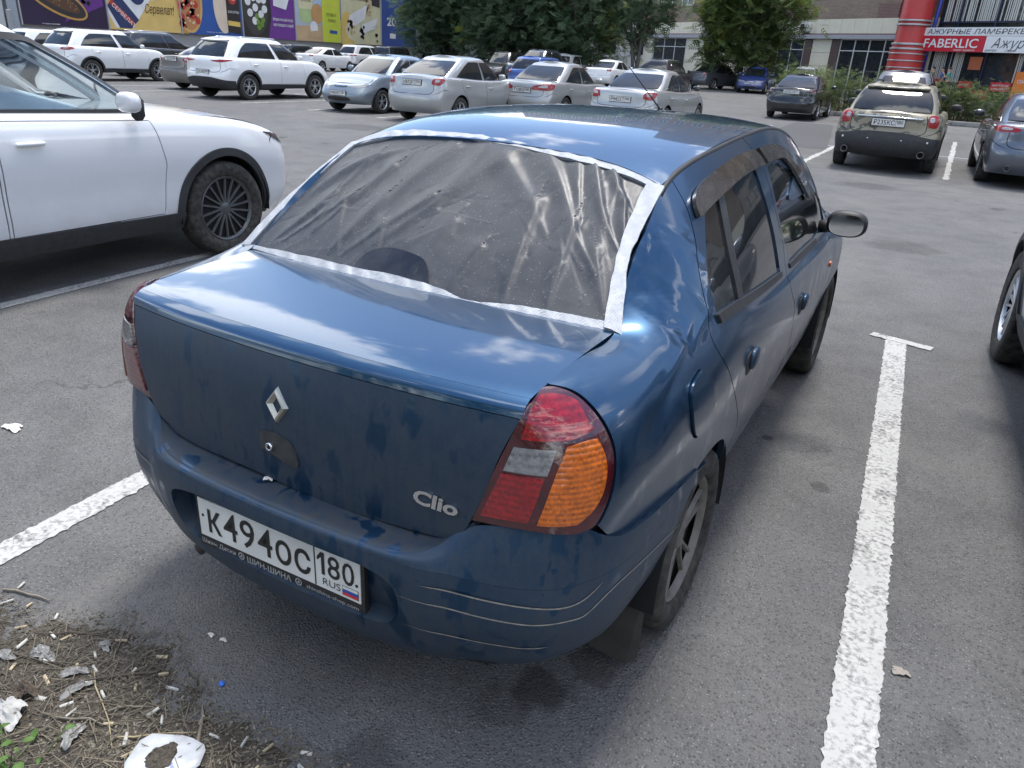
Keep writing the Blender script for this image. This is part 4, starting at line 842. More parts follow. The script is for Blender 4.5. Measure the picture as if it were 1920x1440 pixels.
    cp = Net(cap); sheet(body, cp, .02, 12.98, .02, 4, 40, 7)
    # greenhouse
    wbs, wt = S_['wbase'], S_['wtop']; yd, yt, yw, yc = S_['ydeck'], S_['ybt'], S_['yws'], S_['ycowl']
    base = [(0, yd), (.45, yd+.01), (.80, yd+.05), (.965, yd+.20), (1.0, yd+.30+(yc-yd-.8)*.25), (1.0, yd+.30+(yc-yd-.8)*.6), (.985, yc-.42), (.86, yc-.16), (.5, yc-.03), (0, yc)]
    topc = [(0, yt), (.45, yt+.01), (.80, yt+.05), (.965, yt+.16), (1.0, yt+.25+(yw-yt-.5)*.3), (1.0, yt+.25+(yw-yt-.5)*.65), (.985, yw-.24), (.86, yw-.08), (.5, yw-.01), (0, yw)]
    Gc = np.zeros((10, 6, 3)); ze = H_-.075
    for i in range(10):
        B_ = np.array([base[i][0]*wbs, base[i][1], zt(base[i][1])-.015]); T_ = np.array([topc[i][0]*wt, topc[i][1], ze-.012*abs(i-5)/3]); dn = np.array([base[i][0], 0, 0])*.022
        en = np.array([0, -1 if i < 3 else (1 if i > 6 else 0), .6])*.022*(abs(i-4.5) > 1.6)
        for j, t in enumerate((0, .33, .67, .93)): Gc[i, j] = B_+(T_-B_)*t+dn*4*t*(1-t)+en*4*t*(1-t)
        cen = np.array([0, np.clip(T_[1], yt+.45, yw-.45), 0]); v_ = cen-T_; v_[2] = 0; v_ = v_/(np.linalg.norm(v_)+1e-9)
        Gc[i, 4] = T_+v_*.035+[0, 0, .022]; Gc[i, 5] = T_+v_*.15+[0, 0, .048]
    gr = Net(Gc)
    if not S_.get('clear'): sheet(body, gr, 0, 9, 0, 5, 46, 16)
    rc = np.zeros((10, 4, 3)); tp = Gc[:, 5]
    for j, t in enumerate((1, .66, .33, 0)): rc[:, j] = tp*np.array([t, 1, 1])+np.stack([0*tp[:, 0], 0*tp[:, 0], (H_-tp[:, 2])*(1-t*t)], 1)
    # roof skin between the rounded edges
    sheet(body, Net(rc), 0, 9, 0, 3, 28, 6)
    ub = float(np.interp(yB, [base[4][1], base[5][1], base[6][1]], [4, 5, 6])); tr_ = -.07
    WS = (('side_window', [[(3.42, .22), (ub-.07, .2)], [(ub-.07, .2), (ub-.10, 2.72)], [(ub-.10, 2.72), (4.2, 2.75), (3.75, 2.66)], [(3.75, 2.66), (3.5, 1.6), (3.42, .22)]]), ('side_window', [[(ub+.07, .2), (6.62, .2)], [(6.62, .2), (6.62, 1.3), (6.52, 2.55)], [(6.52, 2.55), (6.2, 2.72), (ub+.05, 2.72)], [(ub+.05, 2.72), (ub+.07, .2)]]))
    WW = [[(9, .15), (8.3, .15), (7.35, .22)], [(7.35, .22), (7.3, 1.4), (7.35, 2.62)], [(7.35, 2.62), (8.3, 2.75), (9, 2.75)], [(9, 2.75), (9, 1.4), (9, .15)]]
    if S_.get('clear'):
        WH = [WW[0][:0] or [(8.97, .15), (8.3, .15), (7.35, .22)], WW[1], [(7.35, 2.62), (8.3, 2.75), (8.97, 2.75)], [(8.97, 2.75), (8.97, 1.4), (8.97, .15)]]
        panel(body, gr, rect(gr, 0), [WS[0][1], WS[1][1], WH], du=.2, dv=.25, depth=.02)
    body.mirror(); body.build('body', mat, root)
    for s_ in (1, -1):
        for nm, seg in WS:
            m = MB(); panel(m, gr, seg, off=.014, depth=.02, du=.22, dv=.22); (m.copy_mirrored() if s_ < 0 else m).build(nm, glass, root)
        if not lite:
            for i, dsg in enumerate(dh):
                m = MB(); panel(m, lo, dsg, du=.3, dv=.4, gap=.004, depth=.015); d_ = (m.copy_mirrored() if s_ < 0 else m).build('rear_door' if i == 0 else 'front_door', mat, root)
                y_ = (yR+.22) if i == 0 else yB+.2; hp = lo(invmany(lo, [(y_, zt(y_)-.16)], YZ, guard=gd))[0]
                m = MB(); m.box((s_*(hp[0]+.018), y_, hp[2]), (.03, .18, .028), bev=.01); m.build('handle', handles or mat, d_)
        m = MB(); lp = np.array(LAMPS[lamps] if isinstance(lamps, str) else lamps); lp = [tuple(q) for q in (lp-lp.mean(0))*S_.get('lk', 1.12)+lp.mean(0)]; panel(m, lo, lp, off=.006, depth=.02, du=.3, dv=.3); (m.copy_mirrored() if s_ < 0 else m).build('tail_light', lamp_mat or L_REDF, root); tl_ = [q for q in root.children if q.name.startswith('tail_light')][-1]
        if not lite and lamp_mat is None and lamps != 'strip':
            lq = np.array(lp); lq = [tuple(q) for q in (lq-lq.mean(0))*[.38, .42]+lq.mean(0)+[-.22, .02]]; m = MB(); panel(m, lo, lq, off=.011, depth=.006, du=.2, dv=.2); (m.copy_mirrored() if s_ < 0 else m).build('reversing_lens', L_WHTF, tl_)
        m = MB(); panel(m, lo, S_.get('hl', [(9.5, 4.3), (10.6, 4.0), (11.6, 4.0), (11.95, 4.5), (11.2, 5.25), (10.2, 5.45), (9.4, 4.95)]), off=.006, depth=.02, du=.4, dv=.4); (m.copy_mirrored() if s_ < 0 else m).build('headlight', S_.get('head_mat', L_HEAD), root)
        m = MB(); ovoid(m, (s_*(b_+.075), yc-.50, zt(yc)+.09), (.095, .055, .065), 2.8, 14); mi_ = m.build('side_mirror', S_.get('mirror_mat', mat), root)
        for y_ in (ro, ro+wb): wheel_parts(root, (s_*(b_-.115), y_, r), r, r*S_.get('rimf', .66), .2, (TYRE, {'silver': SILVER_RIM, 'black': BLACK_RIM, 'dusty': DALLOY, 'gun': GUNM}[rim]), spokes, s_, rim_split, n=24)
        if trim:
            m = MB(); panel(m, lo, [[(A1[-1][0]+.0, .02), (5.8, .02), (A2[0][0], .02)], [(A2[0][0], .02), (A2[0][0]+.01, .85)], [(A2[0][0]+.01, .85), (6, .9), (A1[-1][0]-.01, .85)], [(A1[-1][0]-.01, .85), (A1[-1][0], .02)]], off=.012, depth=.02, du=.4, dv=.4); (m.copy_mirrored() if s_ < 0 else m).build('sill_trim', GREY_TRIM, root)
            for y_ in (ro, ro+wb):
                o1 = yz(lo, arc(y_, r, R_+.055, 180-a0, a0, 18), guard=gd); i1 = yz(lo, arc(y_, r, R_-.004, a0, 180-a0, 18), guard=gd)
                for q in (o1, i1): q[0] = (q[0][0], max(.01, q[0][1])); q[-1] = (q[-1][0], max(.01, q[-1][1]))
                m = MB(); panel(m, lo, [o1, [o1[-1], i1[0]], i1, [i1[-1], o1[0]]], off=.012, depth=.03, du=.25, dv=.3); (m.copy_mirrored() if s_ < 0 else m).build('arch_trim', GREY_TRIM, root)
        if S_.get('wtrim'):
            for nm, uvs, wd in (('window_trim', [(ub+.02, 2.68), (ub+.6, 2.69), (6.15, 2.67), (6.42, 2.52), (6.54, 2.0), (6.60, 1.3), (6.62, .15)], .048), ('belt_trim', [(3.4, .10), (4.5, .10), (5.6, .10), (6.75, .10)], .035)):
                m = MB(); strip(m, gr, uvs, wd, .019, 8); (m.copy_mirrored() if s_ < 0 else m).build(nm, BLACK, root)
        if rails:
            q = gr([(a, 4.7) for a in np.linspace(3.4, 6.4, 10)]); q[:, 0] *= s_; q[:, 2] += .045; q[0, 2] -= .045; q[-1, 2] -= .045
            m = MB(); m.tube(q, .016, 6); m.build('roof_rail', rails if not isinstance(rails, bool) else BLACK, root)
    m = MB(); panel(m, gr, [[(0, .22), (1, .22), (2.25, .25)], [(2.25, .25), (2.38, 1.4), (2.3, 2.62)], [(2.3, 2.62), (1, 2.74), (0, 2.75)], [(0, 2.75), (0, 1.4), (0, .22)]], off=.014, depth=.02, du=.2, dv=.2); m.mirror(); m.build('rear_window', glass, root)
    m = MB(); panel(m, gr, [[(9, .15), (8.3, .15), (7.35, .22)], [(7.35, .22), (7.3, 1.4), (7.35, 2.62)], [(7.35, 2.62), (8.3, 2.75), (9, 2.75)], [(9, 2.75), (9, 1.4), (9, .15)]], off=.014, depth=.02, du=.2, dv=.2); m.mirror(); m.build('windscreen', glass, root)
    LB = S_.get('lbv', 1.)
    if trim:
        m = MB(); panel(m, lo, [[(0, .02), (2, .02), (A1[0][0]-.1, .02)], [(A1[0][0]-.1, .02), (A1[0][0]-.1, 1.35*LB)], [(A1[0][0]-.1, 1.35*LB), (2.4, 1.5*LB), (1.2, 1.75*LB), (0, 1.8*LB)], [(0, 1.8*LB), (0, .02)]], off=.010, depth=.02, du=.3, dv=.3); m.mirror(); m.build('lower_bumper', GREY_TRIM, root)
    if not lite:
        # boot opening, bumper shelf and reflector lines
        m = MB(); strip(m, lo, [(0, 2.55), (1.2, 2.55), (1.9, 2.7), (2.15, 3.2), (2.2, 4.0), (2.2, 5.0), (2.25, 5.9)], .011, .002, 5); m.mirror(); m.build('boot_gap', DARK, root)
        for nm, uvs in (('bumper_gap', [(2.0, 2.5), (2.9, 2.9), (3.6, 3.2), (4.3, 3.0)]), ('bonnet_gap', [(7.75, 5.88), (8.5, 5.86), (9.3, 5.84), (10.0, 5.7), (10.6, 5.5)]), ('front_bumper_gap', [(9.2, 4.6), (9.0, 4.2), (8.95, 3.9)])):
            for s_ in (1, -1): m = MB(); strip(m, lo, uvs, .010, .002, 5); (m.copy_mirrored() if s_ < 0 else m).build(nm, DARK, root)
    if plate: 
        zp = S_.get('zplate', .72); sf = lo(invmany(lo, [(.0, zp+.05)], XZ, guard=lambda s_, g: g[:, 0] < 2.5))[0]; plate_obj(root, (0, sf[1]-.012, zp), plate, -1, region)
    if front_plate:
        zp = S_.get('zfplate', .42); sf = lo(invmany(lo, [(.0, zp+.05)], XZ, guard=lambda s_, g: g[:, 0] > 10.5))[0]; plate_obj(root, (0, sf[1]+.012, zp), front_plate, 1, region)
        m = MB(); panel(m, lo, [[(12.25, 4.1), (12.6, 4.05), (13, 4.05)], [(13, 4.05), (13, 4.65)], [(13, 4.65), (12.6, 4.6), (12.2, 4.55)], [(12.2, 4.55), (12.25, 4.1)]], off=.006, depth=0, du=.2, dv=.2); m.mirror(); g_ = m.build('grille', BLACK, root)
        m = MB()
        for v_ in (4.2, 4.36, 4.52): strip(m, lo, [(12.3, v_), (12.7, v_), (13, v_)], .012, .012)
        m.mirror(); m.build('grille_bar', CHROME, g_)
        m = MB(); panel(m, lo, [(11.6, 1.0), (12.4, .9), (13, .9), (13, 1.7), (12.4, 1.7), (11.8, 1.6)], off=.005, depth=0, du=.2, dv=.2); m.mirror(); m.build('lower_grille', BLACK, root)
    if spoiler:
        m = MB(); q = gr([(a, 3.6) for a in np.linspace(0, 2.6, 7)]); V = np.concatenate([q+[0, .10, .025], q+[0, -.10, -.005], q+[0, -.09, -.035], q+[0, .08, -.03]]); k = 7
        m.add(V, [(j*k+i, j*k+i+1, (j+1) % 4*k+i+1, (j+1) % 4*k+i) for j in range(4) for i in range(6)]); m.mirror(); fix_normals(m.build('roof_spoiler', mat, root))
    if antenna:
        m = MB(); m.tube([(0, yt+.2, H_-.01), (0, yt+.05, H_+.10)], .008, 5); m.build('antenna', BLACK, root)
    # dark chassis and wheel housings
    m = MB(); m.box((0, L_/2, zb+.14), (W_-.52, L_-.5, .26)); m.box((0, (ro+R_+ro+wb-R_)/2, zb+.2), (W_-.16, wb-2*R_-.04, .36))
    for s_ in (1, -1):
        for y_ in (ro, ro+wb): m.lathe([(R_+.02, s_*(b_-.03)), (R_+.02, s_*(b_-.33)), (.02, s_*(b_-.33))], (0, y_, r), 'X', 20, a0=-8, a1=188)
    m.build('chassis', DARK, root, smooth=False)
    root['_dummy'] = 1; del root['_dummy']
    return root, lo, gr, S_
P_WHITE = paint('white_lacquer', (.74, .75, .76), 0, .3, .03, .18); P_SILVER = paint('silver_lacquer', (.42, .43, .43), .55, .34, .06, .3); P_BSILV = paint('bluish_silver_lacquer', (.20, .25, .30), .5, .33, .06, .3)
P_BLACK = paint('black_lacquer', (.010, .010, .012), .1, .2, .01, .10); P_BLUE = paint('blue_lacquer_far', (.015, .04, .19), .2, .3, .05, .3); P_GREY = paint('grey_lacquer', (.10, .105, .12), .5, .33, .06, .3)
P_BROWN = paint('brown_grey_lacquer', (.15, .14, .125), .3, .4, .15, .35); P_DGREY = paint('dark_grey_lacquer', (.035, .037, .042), .4, .3, .02, .15); P_LGREY = paint('steel_lacquer', (.26, .275, .32), .6, .28, .03, .15); P_STEEL = paint('steel_blue_lacquer', (.125, .14, .175), .6, .28, .03, .15)
P_PEARL = paint('pearl_white_lacquer', (.60, .60, .60), .1, .34, .08, .3); P_DBLUE = paint('dark_blue_lacquer', (.035, .045, .075), .4, .3, .06, .3); P_LBLUE = paint('bright_blue_lacquer', (.03, .09, .32), .2, .3, .05, .3); P_RED = paint('red_lacquer', (.16, .03, .035), .2, .35, .06, .3)
def camo():
    b = NB('beige_camouflage_lacquer'); n = b.noise(1.0, 5, .62, b.scale(b.co(), (4.2, 6, 7), (0, .5, 0)), .6); z = b.sep()[2]
    f = b.math('MULTIPLY', b.rng(n, .48, .53, 0, 1, True), b.rng(b.noise(2.1, 2), .36, .48, 0, 1, True))
    b.set(base=b.mix(b.math('MULTIPLY', f, .85), (.25, .225, .16), (.035, .035, .030)), rough=.45, coat=.4, coatr=.15); return b.m
P_CAMO = camo()
CLEARG = NB('clear_tinted_glass'); _b = CLEARG; _tr = _b.n.new('ShaderNodeBsdfTransparent'); _tr.inputs[0].default_value = (.74, .80, .82, 1); _gl = _b.n.new('ShaderNodeBsdfGlossy'); _gl.inputs['Roughness'].default_value = .01
_fr = _b.n.new('ShaderNodeFresnel'); _fr.inputs[0].default_value = 1.5; _mx = _b.n.new('ShaderNodeMixShader'); _b.l.new(_fr.outputs[0], _mx.inputs[0]); _b.l.new(_tr.outputs[0], _mx.inputs[1]); _b.l.new(_gl.outputs[0], _mx.inputs[2]); _b.l.new(_mx.outputs[0], _b.out.inputs[0]); CLEARG = _b.m
# --- neighbours of the blue saloon
P_WHITEN = paint('white_lacquer_near', (.70, .715, .74), 0, .28, .02, .40); L_DKH = lens('dark_headlamp', (.07, .05, .05), 24, .05)
CX, clo, cgr, cS = make_car('crossover', 'white crossover parked left of the blue sedan, silver sunshade behind its windscreen', 'suv', (-4.57, -.53), 90, P_WHITEN, None, lamps='strip', trim=True, rim='gun', rim_split=True, spokes=9, clear=True, glass=CLEARG, L=4.58, W=1.86, H=1.68, wb=2.70, ro=.93, r=.36, zb=.27, zbelt=1.10, zcowl=1.09, zhood=.895, wtrim=True, ydeck=.2, ybt=.7, yws=2.45, ycowl=3.32, yB=1.98, wbase=.80, wtop=.60, rimf=.70, arch=.05, head_mat=L_DKH, wf=[.915, .975, .985, 1.0, .988, .955, .90], hl=[(8.85, 4.75), (9.35, 4.2), (10.3, 3.9), (11.6, 3.9), (11.9, 4.3), (11.2, 4.9), (10.0, 5.1)], front_plate=None, frake=(.12, .03, 0, .01, .05, .12, .22))
b = NB('sunshade_foil'); co = b.co(); v_ = b.voro(95, b.scale(co, (1, 1, 1.6)), 'F1', 'Distance', .25)
b.set(base=(.72, .82, .88), metal=.35, rough=b.rng(v_, 0, .6, .18, .42)); b.bump(v_, .9, .006); FOIL = b.m
m = MB(); rows = [[(.70, 1.35, 1.03), (.69, 1.8, 1.02), (.69, 2.25, 1.03), (.68, 2.65, 1.05), (.64, 3.0, 1.04)], [(.52, 1.40, 1.24), (.50, 1.8, 1.23), (.50, 2.2, 1.24), (.48, 2.6, 1.17), (.44, 2.92, 1.08)], [(.1, 1.6, 1.30), (.1, 1.95, 1.32), (.05, 2.3, 1.30), (0, 2.6, 1.20), (0, 2.9, 1.10)], [(-.5, 1.8, 1.46), (-.5, 2.05, 1.47), (-.5, 2.3, 1.40), (-.5, 2.6, 1.26), (-.5, 2.85, 1.12)]]
nF_ = Net(np.array(rows)); sheet(m, nF_, 0, 3, 0, 4, 22, 26); o = m.build('sunshade', FOIL, None); o.location = (-4.57, -.53, 0); tag(o, 'silver bubble foil sunshade behind the windscreen of the white crossover', 'sunshade')
m = MB(); m.box((0, 1.6, .98), (1.5, 2.6, .06)); m.box((.42, 1.35, 1.12), (.48, .16, .56), bev=.06); m.box((-.42, 1.35, 1.12), (.48, .16, .56), bev=.06); m.box((.42, 1.33, 1.46), (.24, .10, .16), bev=.04); m.box((-.42, 1.33, 1.46), (.24, .10, .16), bev=.04); m.box((0, 2.75, 1.03), (1.4, .6, .12), bev=.05); m.build('interior', BLACK, CX)
m = MB(); m.tube([(.05, 2.25, 1.54), (.05, 2.25, 1.40)], .003, 5); m.tube([(.05, 2.25, 1.40), (.05, 2.25, 1.36), (.055, 2.24, 1.30)], [.012, .022, .008], 6); m.build('hanging_trinket', BLACK, CX)
m = MB(); m.box((.935, 2.93, 1.13), (.07, .10, .16), bev=.03); m.build('mirror_foot', GREY_TRIM, CX)
NEI, _, _, _ = make_car('crossover', 'silver crossover at the right edge with chrome multi-spoke wheel and black arch', 'suv', (2.74, .80), 92.4, P_LGREY, None, lamps='strip', trim=True, rim='silver', spokes=9, L=4.5, W=1.80, H=1.62, wb=2.65, ro=.92, r=.345)
# --- the row opposite, parked nose to the houses
G_ = 'cars parked in the row opposite'
SUB = make_car('estate_car', 'beige estate car with brushed-on camouflage and black rear bumper', 'wagon', (.14, 14.1), 90, P_CAMO, 'Р235КС', '180', 'tall', trim=True, rim='dusty', rails=BLACK, spoiler=True, group=G_, mirror_mat=BLACK, zplate=.80, lbv=1.55, H=1.51)[0]
m = MB()
for x_ in (-.62, .62): m.lathe([(.058, -.0), (.062, -.02), (.048, -.02), (.044, .10)], (x_, .03, .37), 'Y', 16)
m.build('exhaust_tip', GUNM, SUB)
m = MB(); m.box((0, .055, .945), (1.05, .02, .028), bev=.005); m.build('chrome_strip', CHROME, SUB)
for x_ in (-.68, -.27, .27, .68):
    m = MB(); ovoid(m, (x_, .005, .58), (.017, .01, .017), 2, 8); m.build('parking_sensor', WHITEP, SUB)
MAZ = make_car('grey_sedan', 'blue-grey curvy sedan at the right edge beside the beige estate car', 'sedan', (2.56, 13.85), 92, P_STEEL, None, lamps='wide', group=G_, L=4.58, W=1.76, H=1.47, wb=2.64, ydeck=.62, ybt=1.6, mirror_mat=P_DGREY)[0]
m = MB(); m.lathe([(.050, .0), (.053, -.02), (.04, -.02), (.038, .1)], (-.5, .07, .32), 'Y', 16); m.build('exhaust_tip', GUNM, MAZ)
COR = make_car('silver_sedan', 'silver sedan with round red lamps in front of the dark hatchback, plate P 945', 'sedan', (-5.8, 16.45), 90, P_SILVER, 'Р945ХТ', '180', [(2.0, 3.9), (2.9, 3.7), (3.7, 4.4), (3.6, 5.1), (2.6, 5.2), (2.1, 4.6)], group=G_, L=4.54, W=1.76, mirror_mat=P_DGREY)[0]
LAN = make_car('silver_sedan', 'silver sedan with long red and white rear lamps, plate T 128', 'sedan', (-8.85, 17.2), 90, P_SILVER, 'Т128КР', '180', [(1.15, 3.7), (2.5, 3.7), (3.6, 3.9), (3.7, 4.9), (2.4, 5.0), (1.2, 4.3)], group=G_, L=4.57, W=1.76, H=1.49)[0]
GRA = make_car('silver_liftback', 'silver liftback with red corner lamps beside the blue-grey sedan', 'liftback', (-10.05, 14.05), 90, P_SILVER, 'Н872РТ', '178', [(2.05, 4.0), (3.0, 3.9), (3.7, 4.5), (3.5, 5.1), (2.4, 5.2)], group=G_, zplate=.84)[0]
LANOS = make_car('blue_grey_sedan', 'blue-grey sedan facing the camera with chrome grille and a plate K 492', 'sedan', (-12.75, 18.85), -90, P_BSILV, None, group=G_, L=4.24, W=1.68, H=1.43, wb=2.52, ro=.90, r=.295, front_plate='К492ВТ', region='181', ydeck=.6, ybt=1.3, yws=2.45, ycowl=3.12, antenna=False)[0]
KIA = make_car('suv', 'white crossover with full-width red lamp strip and black lower bumper', 'suv', (-17.55, 14.45), 90, P_WHITE, 'Т511КЕ', '180', 'strip', trim=True, rails=SILVER_RIM, spoiler=True, group=G_, W=1.86, zplate=.66, antenna=True)[0]
BRO = make_car('brown_sedan', 'dull brown sedan half hidden by the white crossover with the lamp strip', 'sedan', (-21.0, 16.1), 90, P_BROWN, 'Т222ХР', '180', 'block', group=G_, L=4.24, W=1.66, H=1.43, wb=2.52, r=.295, zplate=.86, trim=False)[0]
CRETA = make_car('suv', 'white crossover with dark sills behind the bonnet of the nearest white crossover', 'suv', (-25.8, 15.2), 90, P_WHITE, None, lamps='wide', trim=True, L=4.27, wb=2.59, W=1.78, spoiler=True, group=G_)[0]
# --- behind them
G2 = 'cars parked farther back'
make_car('grey_suv', 'dark grey crossover behind the white crossover by the yellow sausage poster', 'suv', (-28.4, 19.2), 90, P_DGREY, None, lamps='wide', rails=SILVER_RIM, group=G2, H=1.69)
make_car('white_hatchback', 'white car showing only its roof behind the nearest white crossover', 'hatch', (-31.5, 17.0), 90, P_WHITE, None, lite=True, group=G2, H=1.55)
make_car('dark_hatchback', 'small black car behind the white crossover under the green cup poster', 'hatch', (-37.0, 36.5), 90, P_BLACK, None, lite=True, group=G2)
make_car('white_sedan', 'white sedan behind the front end of the white crossover with the lamp strip', 'sedan', (-35.2, 36.6), 90, P_WHITE, None, lamps='small', group=G2, L=4.35, W=1.68, H=1.42, r=.3)
make_car('white_suv', 'white crossover seen from behind beyond the blue-grey sedan', 'suv', (-35.0, 40.3), 90, P_PEARL, 'Х505МН', '180', 'wide', trim=True, group=G2, H=1.66, zplate=.95)
make_car('boxy_offroader', 'black boxy off-road car behind the blue-grey sedan', 'boxy', (-33.6, 42.3), 90, P_DGREY, None, group=G2)
make_car('white_hatchback', 'white hatchback under the trees right of the black boxy off-roader', 'hatch', (-33.5, 47.5), 90, P_WHITE, None, lite=True, group=G2)
make_car('minivan', 'dark brown car facing the camera behind the silver liftback', 'hatch', (-24.5, 44.8), -82, P_DGREY, None, group=G2, L=4.5, W=1.75, H=1.62, front_plate='А777ВС')
make_car('red_hatchback', 'dark red car in the shade of the trees behind the brown car', 'wagon', (-30.5, 55.0), 180, P_RED, None, lite=True, group=G2)
make_car('dark_suv', 'dark blue off-roader facing the camera with a black grille and roof rails', 'suv', (-20.6, 42.6), -88, P_DBLUE, None, group=G2, L=4.9, W=1.88, H=1.80, r=.38, zb=.36, zhood=1.02, zcowl=1.17, zbelt=1.15, rails=BLACK, front_plate='О305АА', zfplate=.55)
make_car('blue_hatchback', 'bright blue hatchback with an opened door between the silver sedans', 'hatch', (-15.0, 28.4), 90, P_LBLUE, None, group=G2, lamps='small', H=1.52)
m = MB(); m.box((0, 0, .82), (.06, .95, .62), bev=.02); o = m.build('car_door', P_LBLUE); o.location = (-15.95, 30.2, gz(-15.9, 30)); o.rotation_euler = (0, 0, radians(62)); tag(o, 'opened door of the bright blue hatchback', 'car door')
m = MB(); m.box((0, .02, 1.28), (.03, .78, .34), bev=.012); m.build('door_window', G_DARK, o)
make_car('white_sedan', 'white sedan with red lamps beyond the silver sedans left of the dark hatchback', 'sedan', (-17.0, 40.6), 90, P_WHITE, None, lamps='small', group=G2)
make_car('white_van', 'small white car in front of the thin grey trunk', 'hatch', (-22.0, 46.0), 90, P_WHITE, None, lite=True, group=G2, H=1.62)
make_car('dark_suv', 'dark brown crossover with a big tinted rear window beyond the silver sedan', 'suv', (-12.0, 35.6), 90, P_DGREY, None, lamps='wide', group=G2, H=1.66)
make_car('white_taxi', 'white car with a yellow stripe on its screen behind the dark crossover', 'sedan', (-14.4, 41.0), 90, P_WHITE, None, lite=True, group=G2, H=1.5)
make_car('grey_sedan', 'grey sedan seen from its right side left of the big tree', 'sedan', (-13.9, 48.8), 66, P_GREY, None, lamps='tall', group=G2, L=4.3, W=1.74, H=1.5)
make_car('blue_sedan', 'bright dark blue sedan facing the camera under the big tree', 'sedan', (-10.25, 52.0), -88, P_BLUE, None, group=G2, front_plate='С497АВ', zfplate=.48)
make_car('black_sedan', 'black sedan with a small boot lip seen from behind before the weeds', 'sedan', (-3.92, 27.1), 90, P_BLACK, 'А376СМ', '71', 'small', lamp_mat=L_SMK, group=G2, L=4.5, W=1.72, H=1.45, zplate=.82)
make_car('white_hatchback', 'small white car behind the black sedan by the cream wall', 'hatch', (-8.5, 55.5), 92, P_WHITE, None, lite=True, group=G2, H=1.6)
make_car('grey_suv', 'dark grey crossover facing the camera behind the beige estate car', 'suv', (-.28, 24.8), -90, P_GREY, None, group=G2, H=1.76, W=1.83, rails=BLACK, mirror_mat=BLACK)
# ================================================================ GROUND
def asphalt_mat():
    b = NB('old_asphalt'); co = b.co(); big = b.noise(.45, 5, .6); mid = b.noise(2.6, 5, .6); st = b.voro(125, None, 'F1', 'Distance'); cell = b.voro(125, None, 'F1', 'Color'); fine = b.noise(260, 3, .6)
    cs = b.n.new('ShaderNodeSeparateColor'); b.l.new(cell, cs.inputs[0])
    stone = b.math('MULTIPLY', b.rng(cs.outputs[0], .42, 1.0, 0, 1), b.rng(st, .55, .25, 0, 1))
    base = b.mix(b.rng(big, .3, .7), (.122, .122, .124), (.172, .170, .166)); base = b.mix(b.rng(mid, .42, .72, 0, .55), base, (.075, .074, .074))
    base = b.mix(b.math('MULTIPLY', stone, .6), base, (.33, .335, .34)); base = b.mix(b.math('MULTIPLY', b.rng(cs.outputs[1], .5, .9, 0, .75), b.rng(st, .6, .3, 0, 1)), base, (.050, .050, .052)); base = b.mix(b.rng(fine, .52, .72, 0, .6), base, (.045, .045, .046))
    # oil and damp stains
    sp = b.rng(b.noise(1.35, 3, .5, b.scale(co, (1, 1, 1), (0, 0, .6), (3.1, 7.7, 0))), .66, .74, 0, .6, True); base = b.mix(sp, base, (.035, .034, .034))
    # drips under the parked cars and in the empty bays, each with its own ragged edge
    for px_, py_, r_, k_ in ((.56, .40, .10, .75), (.65, .56, .09, .6), (.50, .30, .10, .35), (.76, 2.34, .03, .8), (1.05, 2.0, .05, .5), (.30, -.02, .10, .4), (-.05, .25, .3, .3), (-2.6, 2.2, .35, .35), (2.4, 6.5, .5, .4), (1.0, 7.6, .4, .35), (-1.8, 6.0, .5, .3), (-6.5, 9.0, .9, .35), (-10.0, 12.0, .8, .35), (.2, 12.2, .5, .4)):
        vm_ = b.n.new('ShaderNodeVectorMath'); vm_.operation = 'DISTANCE'; b.l.new(co, vm_.inputs[0]); vm_.inputs[1].default_value = (px_, py_, 0)
        e_ = b.math('ADD', b.math('DIVIDE', vm_.outputs['Value'], r_), b.math('MULTIPLY', b.math('SUBTRACT', b.noise(1.6/r_, 4, .6), .5), 1.5)); base = b.mix(b.rng(e_, .55, 1.05, k_, 0, True), base, (.030, .029, .029))
    # sandy dust drifts
    du = b.rng(b.noise(.8, 5, .65, b.scale(co, (1, 1, 1), (0, 0, 0), (11, 4, 0))), .55, .75, 0, .45, True); base = b.mix(du, base, (.175, .163, .145))
    # hairline cracks
    wob = b.noise(1.6, 4, .6, None, 0, True); vm = b.n.new('ShaderNodeVectorMath'); vm.operation = 'MULTIPLY_ADD'; b.l.new(wob, vm.inputs[0]); vm.inputs[1].default_value = (1.6, 1.6, 0); b.l.new(co, vm.inputs[2])
    cr = b.voro(.22, vm.outputs[0], 'DISTANCE_TO_EDGE'); cf = b.math('MULTIPLY', b.rng(cr, .0012, .0032, 1, 0), b.rng(b.noise(.5, 2), .50, .60, 0, .45)); base = b.mix(cf, base, (.03, .03, .03))
    b.set(base=base, rough=b.rng(fine, .3, .7, .78, .95), spec=.35)
    h = b.math('ADD', b.math('MULTIPLY', b.rng(st, .1, .6, 1, 0), .8), b.math('MULTIPLY', fine, .7)); b.bump(h, .8, .007); return b.m
ASPH = asphalt_mat()
xs = np.concatenate([np.linspace(-400, -60, 12), np.linspace(-55, 35, 40), np.linspace(40, 300, 10)]); ys = np.concatenate([np.linspace(-200, -20, 8), np.linspace(-15, 80, 50), np.linspace(90, 500, 12)])
m = MB(); V = [(x, y, float(gz(x, min(y, 75)))) for x in xs for y in ys]; ny = len(ys)
m.add(V, [(i*ny+j, (i+1)*ny+j, (i+1)*ny+j+1, i*ny+j+1) for i in range(len(xs)-1) for j in range(ny-1)]); o = m.build('asphalt_ground', ASPH); o['kind'] = 'structure'
